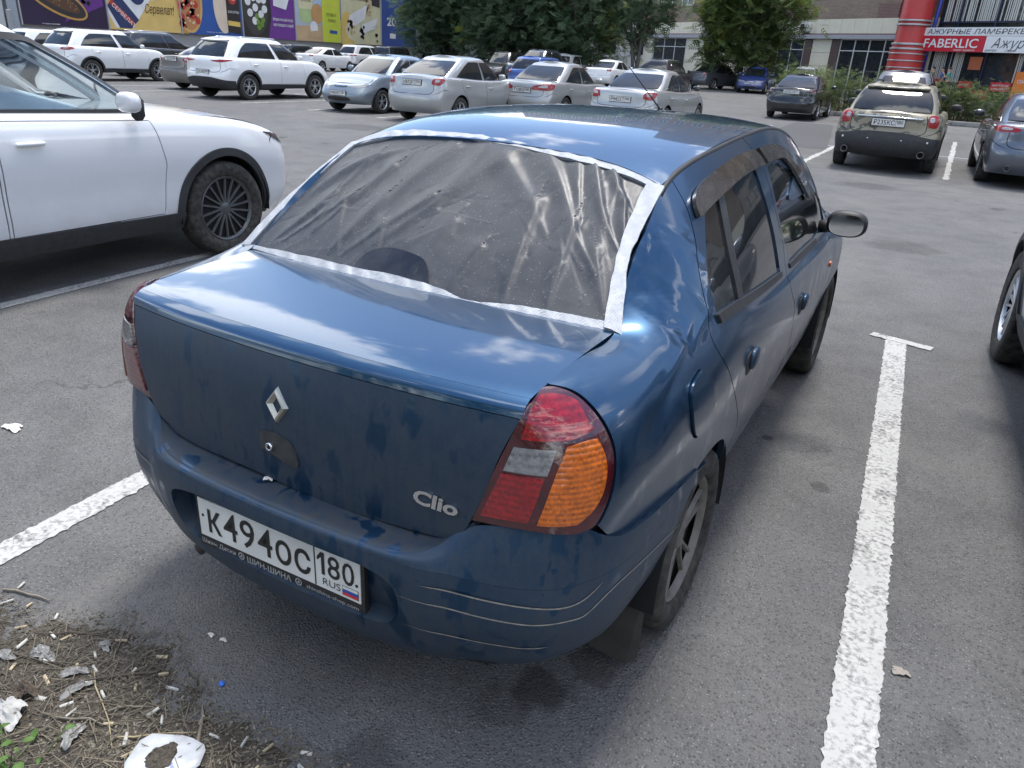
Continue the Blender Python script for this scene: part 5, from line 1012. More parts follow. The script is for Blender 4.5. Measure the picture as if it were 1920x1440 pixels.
def paint_line_mat():
    b = NB('worn_white_paint'); n = b.noise(55, 4, .65); n2 = b.noise(6, 4, .6); cr = b.voro(9, None, 'DISTANCE_TO_EDGE')
    f = b.math('ADD', b.math('MULTIPLY', n, .65), b.math('MULTIPLY', n2, .5)); k = b.rng(f, .55, .72, 0, 1); k = b.math('MAXIMUM', k, b.math('MULTIPLY', b.rng(cr, .002, .012, .8, 0), b.rng(n2, .45, .6)))
    b.set(base=b.mix(k, b.mix(b.rng(n2, .3, .7), (.37, .37, .36), (.51, .51, .495)), (.12, .119, .117)), rough=.8); b.bump(n, .3, .004); return b.m
LINE = paint_line_mat()
def line(name, a, b_, wd, label, z=.004, seg=70, rag=.003):
    a, b_ = np.array(a, float), np.array(b_, float); t = (b_-a)/np.linalg.norm(b_-a); n = np.array([-t[1], t[0]]); k = max(2, int(np.linalg.norm(b_-a)/.012) if np.linalg.norm(b_-a) < 6 else seg); rg = np.random.RandomState(int(abs(a[0]*77+a[1]*13)) % 9999)
    V = []
    for i in range(k+1):
        q = a+(b_-a)*i/k; V += [(*(q+n*(wd/2+rg.normal(0, rag))), z+float(gz(*q))), (*(q-n*(wd/2+rg.normal(0, rag))), z+float(gz(*q)))]
    m = MB(); m.add(V, [(2*i, 2*i+2, 2*i+3, 2*i+1) for i in range(k)]); o = m.build(name, LINE, smooth=False); fix_normals(o); tag(o, label, 'road marking', 'painted bay lines', 'structure'); return o
line('bay_line', (1.393, -.9), (1.176, 4.30), .125, 'white bay line right of the blue sedan'); line('bay_line', (1.02, 4.335), (1.39, 4.25), .085, 'short cap at the end of the right bay line', .006)
line('bay_line', (-1.15, -.9), (-1.52, 4.3), .11, 'white bay line left of the blue sedan'); line('bay_line', (-3.58, -.9), (-3.85, 4.3), .10, 'white bay line beside the white crossover')
for i, x_ in enumerate((-30.3, -27.8, -25.4, -22.9, -20.5, -18.2, -15.9, -13.5, -11.2, -8.75, -6.3, -3.75, -1.2, 1.26, 3.7)):
    line('bay_line', (x_-.02, 14.3), (x_, 24.0), .10, 'thin white bay line in the row opposite', rag=.012)
line('bay_line', (-30, 19.0), (6, 19.0), .10, 'long white line between the two facing rows', .006, 200)
# patch of different tar
m = MB(); m.add([(-3.1, 17.5, .003), (-1.25, 17.9, .003), (-2.3, 26.5, .003+float(gz(-2, 26.5))), (-3.5, 26.5, .003+float(gz(-3, 26.5)))], [(0, 1, 2, 3)]); o = m.build('tar_patch', plain('dark_tar', (.07, .07, .072), .9, var=.2, sc=30), smooth=False); tag(o, None, None, None, 'structure'); fix_normals(o)
# ================================================================ FOLIAGE
def leaf_mat(name, c1, c2, tr=.6):
    b = NB(name); oi = b.n.new('ShaderNodeNewGeometry'); rnd = oi.outputs['Random Per Island']; n = b.noise(.9, 3)
    f = b.math('ADD', b.math('MULTIPLY', rnd, .55), b.math('MULTIPLY', b.rng(n, .35, .65), .45)); col = b.mix(f, c1, c2)
    b.set(base=col, rough=.55, spec=.35); t = b.n.new('ShaderNodeBsdfTranslucent'); b.l.new(col, t.inputs[0]); mx = b.n.new('ShaderNodeMixShader'); mx.inputs[0].default_value = tr
    b.l.new(b.b.outputs[0], mx.inputs[1]); b.l.new(t.outputs[0], mx.inputs[2]); b.l.new(mx.outputs[0], b.out.inputs[0]); return b.m
LEAF_D = leaf_mat('dark_leaves', (.075, .13, .075), (.15, .215, .12)); LEAF_Y = leaf_mat('yellow_sunlit_leaves', (.16, .20, .035), (.24, .25, .06)); LEAF_M = leaf_mat('green_leaves', (.085, .14, .045), (.18, .235, .085)); LEAF_W = leaf_mat('weed_leaves', (.07, .12, .04), (.19, .22, .09))  # LEAF_Y: yellowish tip leaves, coloured brighter to stand for sunlit tips
BARK = plain('grey_bark', (.13, .12, .105), .9, var=.35, sc=14, bump=.5)
def leaves(centers, rg, per, size, spread, droop=.3, n_pin=5):
    # each leaf spray: pinnate leaflets along a short stalk
    k = len(centers)*per; c = np.repeat(centers, per, 0)+rg.normal(0, 1, (k, 3))*spread
    a = rg.uniform(0, 2*pi, k); tilt = rg.normal(-droop, .45, k); ax = np.stack([np.cos(a)*np.cos(tilt), np.sin(a)*np.cos(tilt), np.sin(tilt)], 1); sd_ = np.stack([-np.sin(a), np.cos(a), rg.normal(0, .35, k)], 1)
    V = []; sz = size*rg.uniform(.6, 1.3, k)[:, None]
    for i in range(n_pin):
        t = (i+.5)/n_pin
        for sgn in (-1, 1):
            p0 = c+ax*sz*t; p1 = p0+sd_*sgn*sz*.34*(1-.4*t)+ax*sz*.14; w_ = ax*sz*.085
            V.append(np.stack([p0-w_*.4, p1-w_*.9, p1+w_*.9+sd_*sgn*sz*.06, p0+w_*.5], 1))
    V = np.stack(V, 1).reshape(-1, 3); return V, np.arange(len(V)).reshape(-1, 4)
def fast_mesh(name, V, F, mat, parent=None):
    me = bpy.data.meshes.new(name); me.vertices.add(len(V)); me.vertices.foreach_set('co', np.asarray(V, np.float32).ravel()); nf = len(F); me.loops.add(nf*4); me.loops.foreach_set('vertex_index', np.asarray(F, np.int32).ravel())
    me.polygons.add(nf); me.polygons.foreach_set('loop_start', np.arange(0, nf*4, 4, dtype=np.int32)); me.polygons.foreach_set('loop_total', np.full(nf, 4, np.int32)); me.update(calc_edges=True); me.materials.append(mat)
    o = bpy.data.objects.new(name, me); COL.objects.link(o); o.parent = parent; return o
def tree(label, at_, h, rad, zlow, seed, stems=1, clumps=70, per=16, size=.55, yel=0., lean=0, mats=(LEAF_D, LEAF_Y), group='trees at the edge of the lot', flat=.9):
    rg = np.random.RandomState(seed); root = empty('tree', (at_[0], at_[1], float(gz(*at_))), 0, label, 'tree', group)
    zc = (h+zlow)/2; hh = (h-zlow)/2; m = MB(); cs = []
    for i in range(clumps):
        u = rg.normal(0, 1, 3); u /= np.linalg.norm(u); r_ = rg.uniform(.35, 1)**.5*(1+.22*math.sin(u[0]*5+seed)+.15*math.sin(u[2]*7+seed*2)); cs.append((u[0]*rad*r_, u[1]*rad*r_*flat, zc+u[2]*hh*r_))
    cs = np.array(cs)
    for s_ in range(stems):
        a = s_*2.4+seed; b0 = np.array([cos(a), sin(a), 0])*(.12 if stems > 1 else 0); tp = np.array([cos(a)*rad*.3*(stems > 1), sin(a)*rad*.3*(stems > 1), h*.72]); r0 = .13 if stems > 1 else .18
        path = [b0+(tp-b0)*t+np.array([sin(t*5+s_)*.12, cos(t*4+s_)*.12, 0]) for t in np.linspace(0, 1, 8)]; m.tube(path, np.linspace(r0, .035, 8), 8)
        for c_ in cs[rg.permutation(len(cs))[:int(26/stems)]]:
            t = np.clip((c_[2]-.6)/h*.95, .12, .95); p0 = b0+(tp-b0)*t*.85; m.tube([p0, (p0+c_)/2+[0, 0, .15], c_], [.05, .03, .008], 5, cap=False)
    m.build('trunk', BARK, root)
    V, F = leaves(cs, rg, per, size, rad*.20); k = len(F)//10
    fast_mesh('crown', V, F, mats[0], root)
    if yel:
        out_ = cs[(np.linalg.norm((cs-[0, 0, zc])/[rad, rad, hh], axis=1) > .72) & (cs[:, 1] < rad*.3)]; out_ = out_[rg.permutation(len(out_))[:max(2, int(len(out_)*yel))]]; out_ = [0, 0, zc]+(out_-[0, 0, zc])*[1.12, 1.22, 1.08]
        V, F = leaves(out_, rg, max(6, per//2), size*.75, rad*.10); fast_mesh('yellow_leaves', V, F, mats[1], root)
    return root
tree('big dense tree with yellowing tips in front of the cream shop wall', (-11.7, 51.0), 8.2, 2.75, .8, 3, 1, 130, 34, .62, .30, mats=(LEAF_M, LEAF_Y))
tree('slender multi-stemmed tree left of the cream shop windows', (-18.2, 49.5), 8.4, 2.5, 2.2, 8, 3, 60, 22, .6, .0)
tree('tree with a thin pale trunk behind the white sedan', (-22.6, 48.5), 8.8, 2.9, 1.2, 12, 2, 95, 30, .6, .06)
tree('dark tree behind the silver liftback beside the posters', (-27.4, 48.3), 8.8, 3.4, .6, 21, 1, 140, 42, .62, .10)
tree('dark tree hanging over the last poster', (-33.3, 49.6), 9.0, 3.3, 1.0, 33, 1, 130, 40, .62, .10)
tree('green tree filling the gap behind the dark blue off-roader', (-24.6, 55.0), 8.5, 3.8, .2, 45, 1, 120, 34, .7, .05, mats=(LEAF_M, LEAF_Y))
# weeds on the planting strip
def weed(label, at_, h, rad, seed, n=240):
    rg = np.random.RandomState(seed); root = empty('weed_clump', (*at_, float(gz(*at_))+.12), 0, label, 'weeds', 'tall weeds on the planting strip'); m = MB(); cs = []
    for i in range(46):
        a = rg.uniform(0, 2*pi); r_ = rad*math.sqrt(rg.uniform(0, 1)); b0 = np.array([r_*cos(a), r_*sin(a)*.7, 0]); tp = b0+[rg.normal(0, .12), rg.normal(0, .12), h*rg.uniform(.55, 1.05)]; m.tube([b0, (b0+tp)/2+[rg.normal(0, .03), 0, 0], tp], [.010, .007, .003], 4, cap=False)
        for t in np.linspace(.15, 1, 6): cs.append(b0+(tp-b0)*t)
    m.build('stems', LEAF_W, root); V, F = leaves(np.array(cs), rg, 5, .17, .085, .1, 3); fast_mesh('leaves', V, F, LEAF_W, root); return root
for i, (x_, y_, h_, r_) in enumerate([(-3.2, 32.6, 1.45, 1.0), (-2.0, 33.0, 1.5, 1.0), (-4.6, 34.0, 1.5, 1.1), (-.9, 33.4, 1.35, .9), (.35, 33.2, 1.25, .9), (1.3, 33.4, 1.30, .9), (2.3, 33.0, 1.15, .9), (3.3, 33.6, 1.1, .9), (-4.9, 36.2, 1.5, 1.2), (-5.6, 39.5, 1.5, 1.2), (4.4, 33.4, 1.1, .9)]):
    weed(['green weeds right of the black sedan', 'tall weeds behind the grey crossover roof', 'pale weeds in front of the dark shop windows', 'weeds behind the beige estate car', 'weeds right of the beige estate car', 'dense weeds below the two walking men', 'weeds in front of the red price boards', 'weeds left of the blue-grey sedan roof', 'pale tall weeds behind the black sedan', 'weeds beside the trunk of the big tree', 'weeds at the right edge behind the blue-grey sedan'][i], (x_, y_), h_, r_, 60+i)
KERB = plain('kerb_stone', (.22, .215, .205), .9, var=.2, sc=8, bump=.3)
kp = [(-8.6, 46.0), (-6.0, 37.0), (-4.0, 31.9), (1.0, 31.5), (8.0, 31.6)]
k0 = 0
for (x0, y0), (x1, y1) in zip(kp[:-1], kp[1:]):
    n_ = max(1, int(math.hypot(x1-x0, y1-y0)/1.0))
    for i in range(n_):
        t0, t1 = i/n_, (i+1)/n_; cx_, cy_ = x0+(x1-x0)*(t0+t1)/2, y0+(y1-y0)*(t0+t1)/2; m = MB(); m.box((0, 0, .07), (math.hypot(x1-x0, y1-y0)/n_-.012, .15, .20), bev=.015); o = m.build('kerb_stone', KERB); o.location = (cx_, cy_, float(gz(cx_, cy_))); o.rotation_euler = (0, 0, math.atan2(y1-y0, x1-x0)); tag(o, 'grey kerb stone along the weedy planting strip', 'kerb', 'kerb stones of the planting strip', 'structure')
m = MB(); bp = kp+[(8.0, 36.5), (-3.0, 38.5), (-5.6, 46)]; m.prism(bp, .0, .10, fn=lambda q: (q[0], q[1], q[2]+float(gz(q[0], q[1])))); o = m.build('planting_bed', plain('bed_soil', (.10, .085, .065), .95, var=.3, sc=6), smooth=False); o['kind'] = 'structure'; fix_normals(o)
# raised pavement before the shops

# unseen trees added behind the photographer to darken the saloon's rear face
for i, (x_, y_) in enumerate(((-9, -15), (-3, -17), (3.5, -14), (9, -16))):
    r_ = tree(['first','second','third','last'][i]+' tree behind the viewpoint, mirrored in the boot lid', (x_, y_), 8.0, 3.4, .6, 70+i, 1, 70, 16, .75, 0, group='trees behind the viewpoint')
# ================================================================ HOUSES
# local frame of the shop house: s along the facade (to the left seen from the lot), o out of it towards the lot, z up
HA = np.array([-1.322, 55.502, 0.]); HD = np.array([cos(radians(144)), sin(radians(144)), 0]); HN = np.array([-HD[1], HD[0], 0]); HN = HN if HN@np.array([0, -1., 0]) > 0 else -HN
house = empty('shop_house', tuple(HA), 0, 'brick apartment house with cream clad shop floor and big windows', 'building')
def hf(q):
    # (s, o, z) -> coordinates in the house's own space
    q = np.asarray(q, float).reshape(-1, 3); return q[:, :1]*HD+q[:, 1:2]*HN+np.stack([0*q[:, 0], 0*q[:, 0], q[:, 2]], 1)
def hbox(mb, s0, s1, o0, o1, z0, z1, mi=0):
    v = hf([(s, o, z) for s in (s0, s1) for o in (o0, o1) for z in (z0, z1)]); return mb.add(v, [(0, 1, 3, 2), (4, 6, 7, 5), (0, 4, 5, 1), (2, 3, 7, 6), (0, 2, 6, 4), (1, 5, 7, 3)], None, mi)
def hpart(name, mat, parent, *boxes):
    m = MB()
    for b_ in boxes: hbox(m, *b_)
    return fix_normals(m.build(name, mat, parent, smooth=False))
def brick_mat(name, c1, c2, mortar, rot):
    b = NB(name); t = b.n.new('ShaderNodeTexBrick'); v = b.scale(b.co(), (1, 1, 1), (0, 0, 0)); sx = b.n.new('ShaderNodeVectorMath'); sx.operation = 'DOT_PRODUCT'; b.l.new(b.co(), sx.inputs[0]); sx.inputs[1].default_value = tuple(HD)
    c_ = b.n.new('ShaderNodeCombineXYZ'); b.l.new(sx.outputs['Value'], c_.inputs[0]); b.l.new(b.sep()[2], c_.inputs[1]); b.l.new(c_.outputs[0], t.inputs['Vector'])
    t.inputs['Scale'].default_value = 1; t.inputs['Brick Width'].default_value = .26; t.inputs['Row Height'].default_value = .085; t.inputs['Mortar Size'].default_value = .010
    for i, q in zip(('Color1', 'Color2', 'Mortar'), (c1, c2, mortar)): t.inputs[i].default_value = (*q, 1)
    n = b.noise(.7, 4, .6); b.set(base=b.mix(b.rng(n, .3, .75, 0, .35), t.outputs[0], (.10, .075, .06)), rough=.9); b.bump(t.outputs[1], -.4, .01); return b.m
BRICK = brick_mat('brown_brick', (.30, .215, .155), (.22, .155, .115), (.32, .29, .25), 0); BRICKR = brick_mat('red_brick', (.22, .105, .085), (.165, .085, .07), (.30, .27, .25), 0)
CREAM = plain('cream_cladding', (.70, .66, .53), .55, var=.05, sc=2); JOINT = plain('joint_dark', (.16, .15, .12), .9); BROWNP = plain('brown_cladding', (.085, .055, .05), .5); LINTEL = plain('grey_lintel', (.36, .37, .40), .5); WFRAME = plain('white_frame', (.66, .67, .68), .4); REDTRIM = plain('dark_red_trim', (.15, .03, .035), .5)  # JOINT: dark beige of the joints between cladding panels
GS = glass_dark('shop_glass', (.018, .022, .028), .05)
# brick body above the shops, two steps high
hpart('wall', BRICK, house, (2.9, 24, -12, 0, 5.05, 27.0)); hpart('wall', BRICK, house, (24, 60, -12, 0, 5.05, 21.0)); hpart('wall', BRICK, house, (-26, 2.6, -12, -.6, 5.05, 24.0)); hpart('wall', BRICKR, house, (2.9, 4.6, 0, .06, 5.05, 5.9))
hpart('wall', CREAM, house, (-26, 60, -12, -.45, -.3, 5.05))
_wm = None
for fl in range(7):
    for k in range(17):
        s_ = 5.6+k*3.15; z_ = 6.35+fl*2.85
        if z_ > (24 if s_ < 22 else 18): continue
        if fl == 0 and k == 0: s_ = 4.2
        if _wm is None:
            m = MB(); 
            for b_ in ((0, 1.7, 0, .05, 0, .07), (0, 1.7, 0, .05, 1.43, 1.5), (0, .07, 0, .05, .07, 1.43), (1.63, 1.7, 0, .05, .07, 1.43), (.80, .88, 0, .045, .07, 1.43)): hbox(m, *b_)
            w_ = fix_normals(m.build('window', WFRAME, house, smooth=False)); m = MB(); hbox(m, .05, 1.65, -.04, .015, .05, 1.45); p_ = fix_normals(m.build('pane', GS, w_, smooth=False)); _wm = (w_.data, p_.data)
        else:
            w_ = bpy.data.objects.new('window', _wm[0]); COL.objects.link(w_); w_.parent = house; p_ = bpy.data.objects.new('pane', _wm[1]); COL.objects.link(p_); p_.parent = w_
        w_.location = hf([(s_, .004, z_)])[0]
# cream fascia of single panels, trim and lintel
s_ = 2.75; PW = 1.16
for k in range(26): hpart('cladding_panel', CREAM, house, (2.75+k*PW+.012, 2.75+(k+1)*PW-.012, -.35, .10, 4.12, 5.03))
hpart('fascia_backing', JOINT, house, (2.7, 33, -.40, .06, 4.08, 5.04)); hpart('red_trim', REDTRIM, house, (2.2, 33, -.35, .13, 4.05, 4.115)); hpart('lintel', LINTEL, house, (2.2, 33, -.35, .30, 3.78, 4.045))
# big windows and pilasters
def shopwin(s0, s1, n, z0=.55, z1=3.77, zt=3.02):
    m = MB(); d = .055
    for i in range(n+1): c_ = s0+(s1-s0)*i/n; hbox(m, c_-d/2, c_+d/2, -.02, .05, z0, z1)
    for i in range(n):
        a = s0+(s1-s0)*i/n+d/2; b_ = s0+(s1-s0)*(i+1)/n-d/2
        for z_ in (z0, zt, z1-d): hbox(m, a, b_, -.015, .045, z_, z_+d)
    f = fix_normals(m.build('shop_window', WFRAME, house, smooth=False))
    for i in range(n):
        a = s0+(s1-s0)*i/n+d/2-.01; b_ = s0+(s1-s0)*(i+1)/n-d/2+.01
        m = MB(); hbox(m, a, b_, -.06, .0, z0+.02, z1-.02); fix_normals(m.build('pane', GS, f, smooth=False))
shopwin(2.2, 7.15, 4)
hpart('pilaster', BROWNP, house, (7.2, 7.95, -.3, .09, .2, 3.775))
for i in range(4): hpart('cladding_panel', CREAM, house, (7.98, 9.75, -.3, .05, .3+i*.87, .3+i*.87+.85))
hpart('pilaster', BROWNP, house, (9.78, 10.5, -.3, .09, .2, 3.775)); shopwin(10.55, 13.2, 2); hpart('pilaster', BROWNP, house, (13.25, 13.9, -.3, .09, .2, 3.775))
for i in range(4):
    for j in range(6): hpart('cladding_panel', CREAM, house, (13.95+j*1.8, 13.95+j*1.8+1.77, -.3, .05, .3+i*.87, .3+i*.87+.85))
hpart('pilaster', CREAM, house, (29.9, 31.0, -.3, .09, .2, 3.775)); shopwin(24.8, 29.8, 3)
hpart('plinth', plain('plinth_grey', (.23, .22, .21), .85), house, (-26, 60, -.4, .16, -.3, .52))
ac = empty('air_conditioner', tuple(hf([(10.55, 0, 0)])[0]+HA), math.atan2(HD[1], HD[0])+pi, 'white air conditioner unit with a round black fan on the cream fascia', 'air conditioner')
m = MB(); m.box((0, -.28, 4.52), (.86, .30, .60), bev=.03); m.build('case', WFRAME, ac); m = MB(); m.lathe([(0, -.445), (.22, -.445), (.235, -.435)], (.16 if False else -.14, 0, 4.52), 'Y', 24); m.build('fan_grille', BLACK, ac); m = MB(); m.box((.0, -.14, 4.19), (.8, .34, .04)); m.build('bracket', LINTEL, ac, smooth=False)
# red column with steel rings
RED = plain('red_column_paint', (.42, .035, .032), .45, var=.08, sc=3); STEELR = plain('dull_steel', (.45, .45, .46), .4, metal=.5)
cc = hf([(1.15, .55, 0)])[0]+HA; colm_ = empty('red_column', tuple(cc), 0, 'round red column with grey steel rings at the corner of the shop house', 'column')
m = MB(); m.lathe([(1.06, -.3), (1.04, 3.05), (1.0, 3.35), (.90, 3.7), (.90, 27)], (0, 0, 0), 'Z', 40); m.build('shaft', RED, colm_, angle=30)
for z_, r_, h_ in [(.9+.40*i, 1.052, .07) for i in range(6)]+[(3.16, 1.07, .10), (3.42, 1.03, .12), (4.52, .96, .09), (4.75, .96, .09), (6.9, .96, .09), (7.1, .96, .09)]:
    m = MB(); m.lathe([(r_-.09, 0), (r_+.02, 0), (r_+.03, h_*.5), (r_+.02, h_), (r_-.09, h_)], (0, 0, z_), 'Z', 40); m.build('steel_ring', STEELR, colm_, angle=30)
# shop front to the right with blinds and signs
DKF = plain('dark_blue_frame', (.012, .016, .045), .4); BLUEF = plain('blue_column_paint', (.02, .04, .30), .4); BLIND = plain('blind_cloth', (.50, .50, .47), .7, var=.15, sc=30)
front = empty('glazed_shop', tuple(HA), 0, 'glazed shop front with vertical blinds and red goods boards', 'shop front')
hpart('glass_wall', GS, front, (-22, .2, -.5, -.42, .5, 12)); bl = []
for s_ in np.arange(-20, 0, 2.35):
    for z0, z1 in ((.5, 3.25), (4.36, 7.2)): hpart('frame_post', DKF, front, (s_-.05, s_+.05, -.40, -.28, z0, z1))
for z_ in (.5, 1.35, 3.15, 4.7, 7.1): hpart('frame_rail', DKF, front, (-21, .1, -.39, -.30, z_, z_+.10))
rg = np.random.RandomState(4)
for (sa, sb, z0, z1, dens) in ((-2.1, -.1, 1.45, 3.15, .115), (-8.5, -5.2, 1.45, 3.15, .115), (-7.5, -.1, 4.8, 7.1, .13), (-1.8, -.2, .65, 1.3, .12), (-12, -6.0, .65, 1.3, .12)):
    m = MB()
    for s_ in np.arange(sa, sb, dens):
        if rg.rand() < .12: continue
        hbox(m, s_, s_+dens*rg.uniform(.4, .75), -.415+rg.uniform(0, .02), -.385, z0, z1)
    o = fix_normals(m.build('vertical_blind', BLIND, front, smooth=False)); o['kind'] = 'stuff'
bc = MB(); bc.tube(hf([(.35, -.1, .4), (.1, -.1, 9)]), .10, 12); bc.build('blue_post', BLUEF, front)
SRED = plain('sign_red', (.50, .018, .035), .4, var=.05); SWHITE = plain('sign_white', (.70, .71, .72), .4, var=.04); SORANGE = plain('sign_orange', (.72, .20, .03), .5); SDARK = plain('sign_dark_letters', (.05, .05, .06), .5)
def sign(name, label, s0, s1, z0, z1, o0, mat, texts, cat='sign', tilt=0):
    # sign board with raised letters; s0 is its left edge seen from the lot
    r_ = empty(name, tuple(HA), 0, label, cat, None); hpart('board', mat, r_, (s1, s0, o0-.14, o0, z0, z1))
    for body, a, z_, h_, wd, lm, kw in texts:
        fn = frame_fn(hf([(s0-a, o0+.012, z_)])[0], -HD, (0, 0, 1)); m = MB(); put_text(m, body, fn, h_, fit=wd, **kw); m.build('lettering', lm, r_, smooth=False)
    return r_
sign('shop_sign', 'long white sign with grey capital letters above the red sign', .42, -9.5, 3.98, 4.42, .55, SWHITE, [('АЖУРНЫЕ ЛАМБРЕКЕНЫ', .36, 4.07, .37, 7.0, SDARK, dict(bold=.004, shear=.12))])
sign('shop_sign', 'red sign with white capital letters beside the red column', .50, -3.85, 3.12, 3.96, .58, SRED, [('FABERLIC', .40, 3.34, .68, 3.55, SWHITE, dict(bold=.012)), ('пункт выдачи', 2.5, 3.17, .15, 1.35, SWHITE, {})])
sign('shop_sign', 'white sign with a flowing script word right of the red sign', -3.87, -9.5, 3.12, 3.96, .57, SWHITE, [('Ажур', .42, 3.35, .72, 1.9, SDARK, dict(shear=.35, bold=-.006)), ('декора', .1, 3.18, .17, .7, SDARK, {}), ('студия', 1.3, 3.18, .17, .6, SDARK, {})])
for nm, s0, s1, z0, z1, tx, lb in (('goods_board', -.15, -1.15, 1.22, 1.60, ['ПАРФЮМ'], 'red board reading ПАРФЮМ next to the red column'), ('goods_board', -2.3, -3.1, 1.18, 1.56, ['ОСНОВА'], 'red board partly hidden behind the walking men'), ('goods_board', -4.35, -5.55, 1.12, 1.60, ['ШАМПУНИ', 'МЫЛО'], 'red board reading ШАМПУНИ МЫЛО near the orange poster'), ('goods_board', -3.2, -4.15, .62, 1.08, ['СРЕДСТВА', 'ГИГИЕНЫ'], 'lower red board reading СРЕДСТВА ГИГИЕНЫ'), ('goods_board', -1.1, -1.65, .75, 1.05, ['КРЕМЫ'], 'small red board low behind the weeds')):
    w_ = s0-s1; n_ = len(tx); sign(nm, lb, s0, s1, z0, z1, -.22, SRED, [(t_, w_*.1, z0+(z1-z0)*(.3 if n_ == 1 else .56-.40*i), (z1-z0)*(.4 if n_ == 1 else .28), w_*.8, SWHITE, dict(bold=.01)) for i, t_ in enumerate(tx)], 'sign')
sign('poster_board', 'orange poster board at the right edge of the shop front', -5.75, -7.2, .7, 2.2, -.1, SORANGE, [('скидки', .2, 1.6, .35, .9, SWHITE, {})], 'poster')
hpart('inner_poster', plain('faded_orange', (.45, .13, .06), .6), front, (-3.35, -2.55, -.36, -.34, 2.2, 2.9))
m = MB(); hbox(m, -26, 36, .16, 4.2, -.5, .50); pv = fix_normals(m.build('raised_pavement', plain('pavement_grey', (.26, .255, .245), .9, var=.12, sc=3), smooth=False)); pv.location = HA; pv['kind'] = 'structure'
# ---------------------------------------------------------------- supermarket wall with food posters
WX = -44.0
def pm(name, c, r=.55): return plain(name, c, r, var=.06, sc=1.5)
market = empty('supermarket', (WX, 0, 0), 0, 'long low supermarket wall carrying big food posters', 'building')
m = MB(); m.box((-4.2, 35, 3.5), (8, 110, 7.4)); m.build('wall', plain('market_wall', (.33, .33, .34), .7, var=.08, sc=.6), market, smooth=False)
COR = plain('yellow_corrugated', (.62, .36, .05), .5)
m = MB()
for k in range(26): m.lathe([(.075, 8.0), (.075, 23.3)], (-.14, 0, 1.0+k*.16), 'Y', 10)
o = m.build('yellow_cladding', COR, market); o['kind'] = 'stuff'
m = MB(); m.box((.05, 23.65, 3.4), (.3, .55, 6.8)); m.build('corner_post', plain('pale_grey_post', (.45, .46, .47), .5), market, smooth=False); m = MB(); m.box((.22, 24.15, 1.9), (.16, .25, 1.0), bev=.03); m.build('lamp_box', plain('grey_metal_box', (.30, .31, .32), .5), market, smooth=False)
m = MB(); m.box((.03, 24.45, 3.4), (.2, .5, 6.8)); m.build('corner_post', plain('bluish_post', (.30, .33, .37), .5), market, smooth=False)
class Poster:
    def __init__(s, k, label, bgname, bg):
        s.y0 = 24.84+5.1*k; s.r = empty('food_poster', (WX+.02, s.y0, 1.75), 0, label, 'poster', 'food posters on the supermarket wall'); s.z = .06; m = MB(); m.box((.03, 2.55, 2.4), (.05, 4.96, 4.8)); m.build('sheet', pm(bgname, bg), s.r, smooth=False)
        m = MB(); m.box((.04, .02, 2.4), (.10, .07, 4.9)); m.build('frame_strip', LINTEL, s.r, smooth=False)
    def shape(s, name, mat, pts, d=.004):
        s.z += .0035; m = MB(); m.add([(s.z, a, b_) for a, b_ in pts], [tuple(range(len(pts)))]); return m.build(name, mat, s.r, smooth=False)
    def disc(s, name, mat, c, rx, rz, a=0, n=28):
        t = np.linspace(0, 2*pi, n+1)[:-1]; return s.shape(name, mat, [(c[0]+rx*cos(u)*cos(a)-rz*sin(u)*sin(a), c[1]+rx*cos(u)*sin(a)+rz*sin(u)*cos(a)) for u in t])
    def dots(s, name, mat, cs, r):
        s.z += .0035; m = MB()
        for c in cs: m.add([(s.z, c[0]+r*cos(u), c[1]+r*sin(u)) for u in np.linspace(0, 2*pi, 9)[:-1]], [tuple(range(8))])
        return m.build(name, mat, s.r, smooth=False)
    def text(s, t, y, z, h, w_, mat, **k):
        s.z += .0035; m = MB(); put_text(m, t, frame_fn((s.z, y, z), (0, 1, 0), (0, 0, 1)), h, fit=w_, **k); return m.build('lettering', mat, s.r, smooth=False)
rp = np.random.RandomState(2)
INKW = pm('print_white', (.72, .72, .72)); INKD = pm('print_brown', (.09, .05, .03)); GOLD = pm('print_gold', (.50, .28, .07)); YEL = pm('print_yellow', (.70, .49, .13)); NAVY = pm('print_navy', (.03, .045, .12)); VIO = pm('print_violet', (.13, .035, .22)); PBLU = pm('print_blue', (.03, .09, .32)); LIME = pm('print_lime', (.56, .62, .06)); CRM = pm('print_cream', (.66, .61, .38)); REDP = pm('print_red', (.45, .05, .035)); PGRN = pm('print_green', (.16, .28, .05)); TANP = pm('print_tan', (.55, .38, .22)); DK = pm('print_dark', (.035, .03, .03)); LBL = pm('print_sky', (.42, .52, .66)); PNK = pm('print_dough', (.70, .57, .45))
P_ = Poster(0, 'dark violet poster of a long brown pastry in a gold dish', 'print_dark_violet', (.028, .015, .045))
P_.shape('violet_ribbon', VIO, [(2.4, .2), (4.9, 1.2), (4.9, 4.6), (3.9, 3.6), (3.2, 1.4)]); P_.disc('gold_dish', GOLD, (2.1, 1.35), 1.9, .72, -.42); P_.disc('dish_inside', DK, (2.1, 1.35), 1.78, .60, -.42); P_.disc('pastry', pm('print_pastry', (.10, .05, .025)), (2.05, 1.42), 1.5, .40, -.42); P_.dots('pastry_crumbs', pm('print_crumb', (.22, .12, .06)), [(2.05+a*cos(-.42)-b_*sin(-.42), 1.42+a*sin(-.42)+b_*cos(-.42)) for a, b_ in zip(rp.uniform(-1.3, 1.3, 60), rp.uniform(-.28, .28, 60))], .045); P_.shape('gold_cone', GOLD, [(3.9, 1.5), (4.9, 1.75), (4.0, 1.85)]); P_.dots('chocolate_drops', DK, rp.uniform((3.6, 1.2), (4.1, 1.8), (14, 2)), .09); P_.text('на правах рекламы', 1.1, .05, .10, 1.0, INKW)
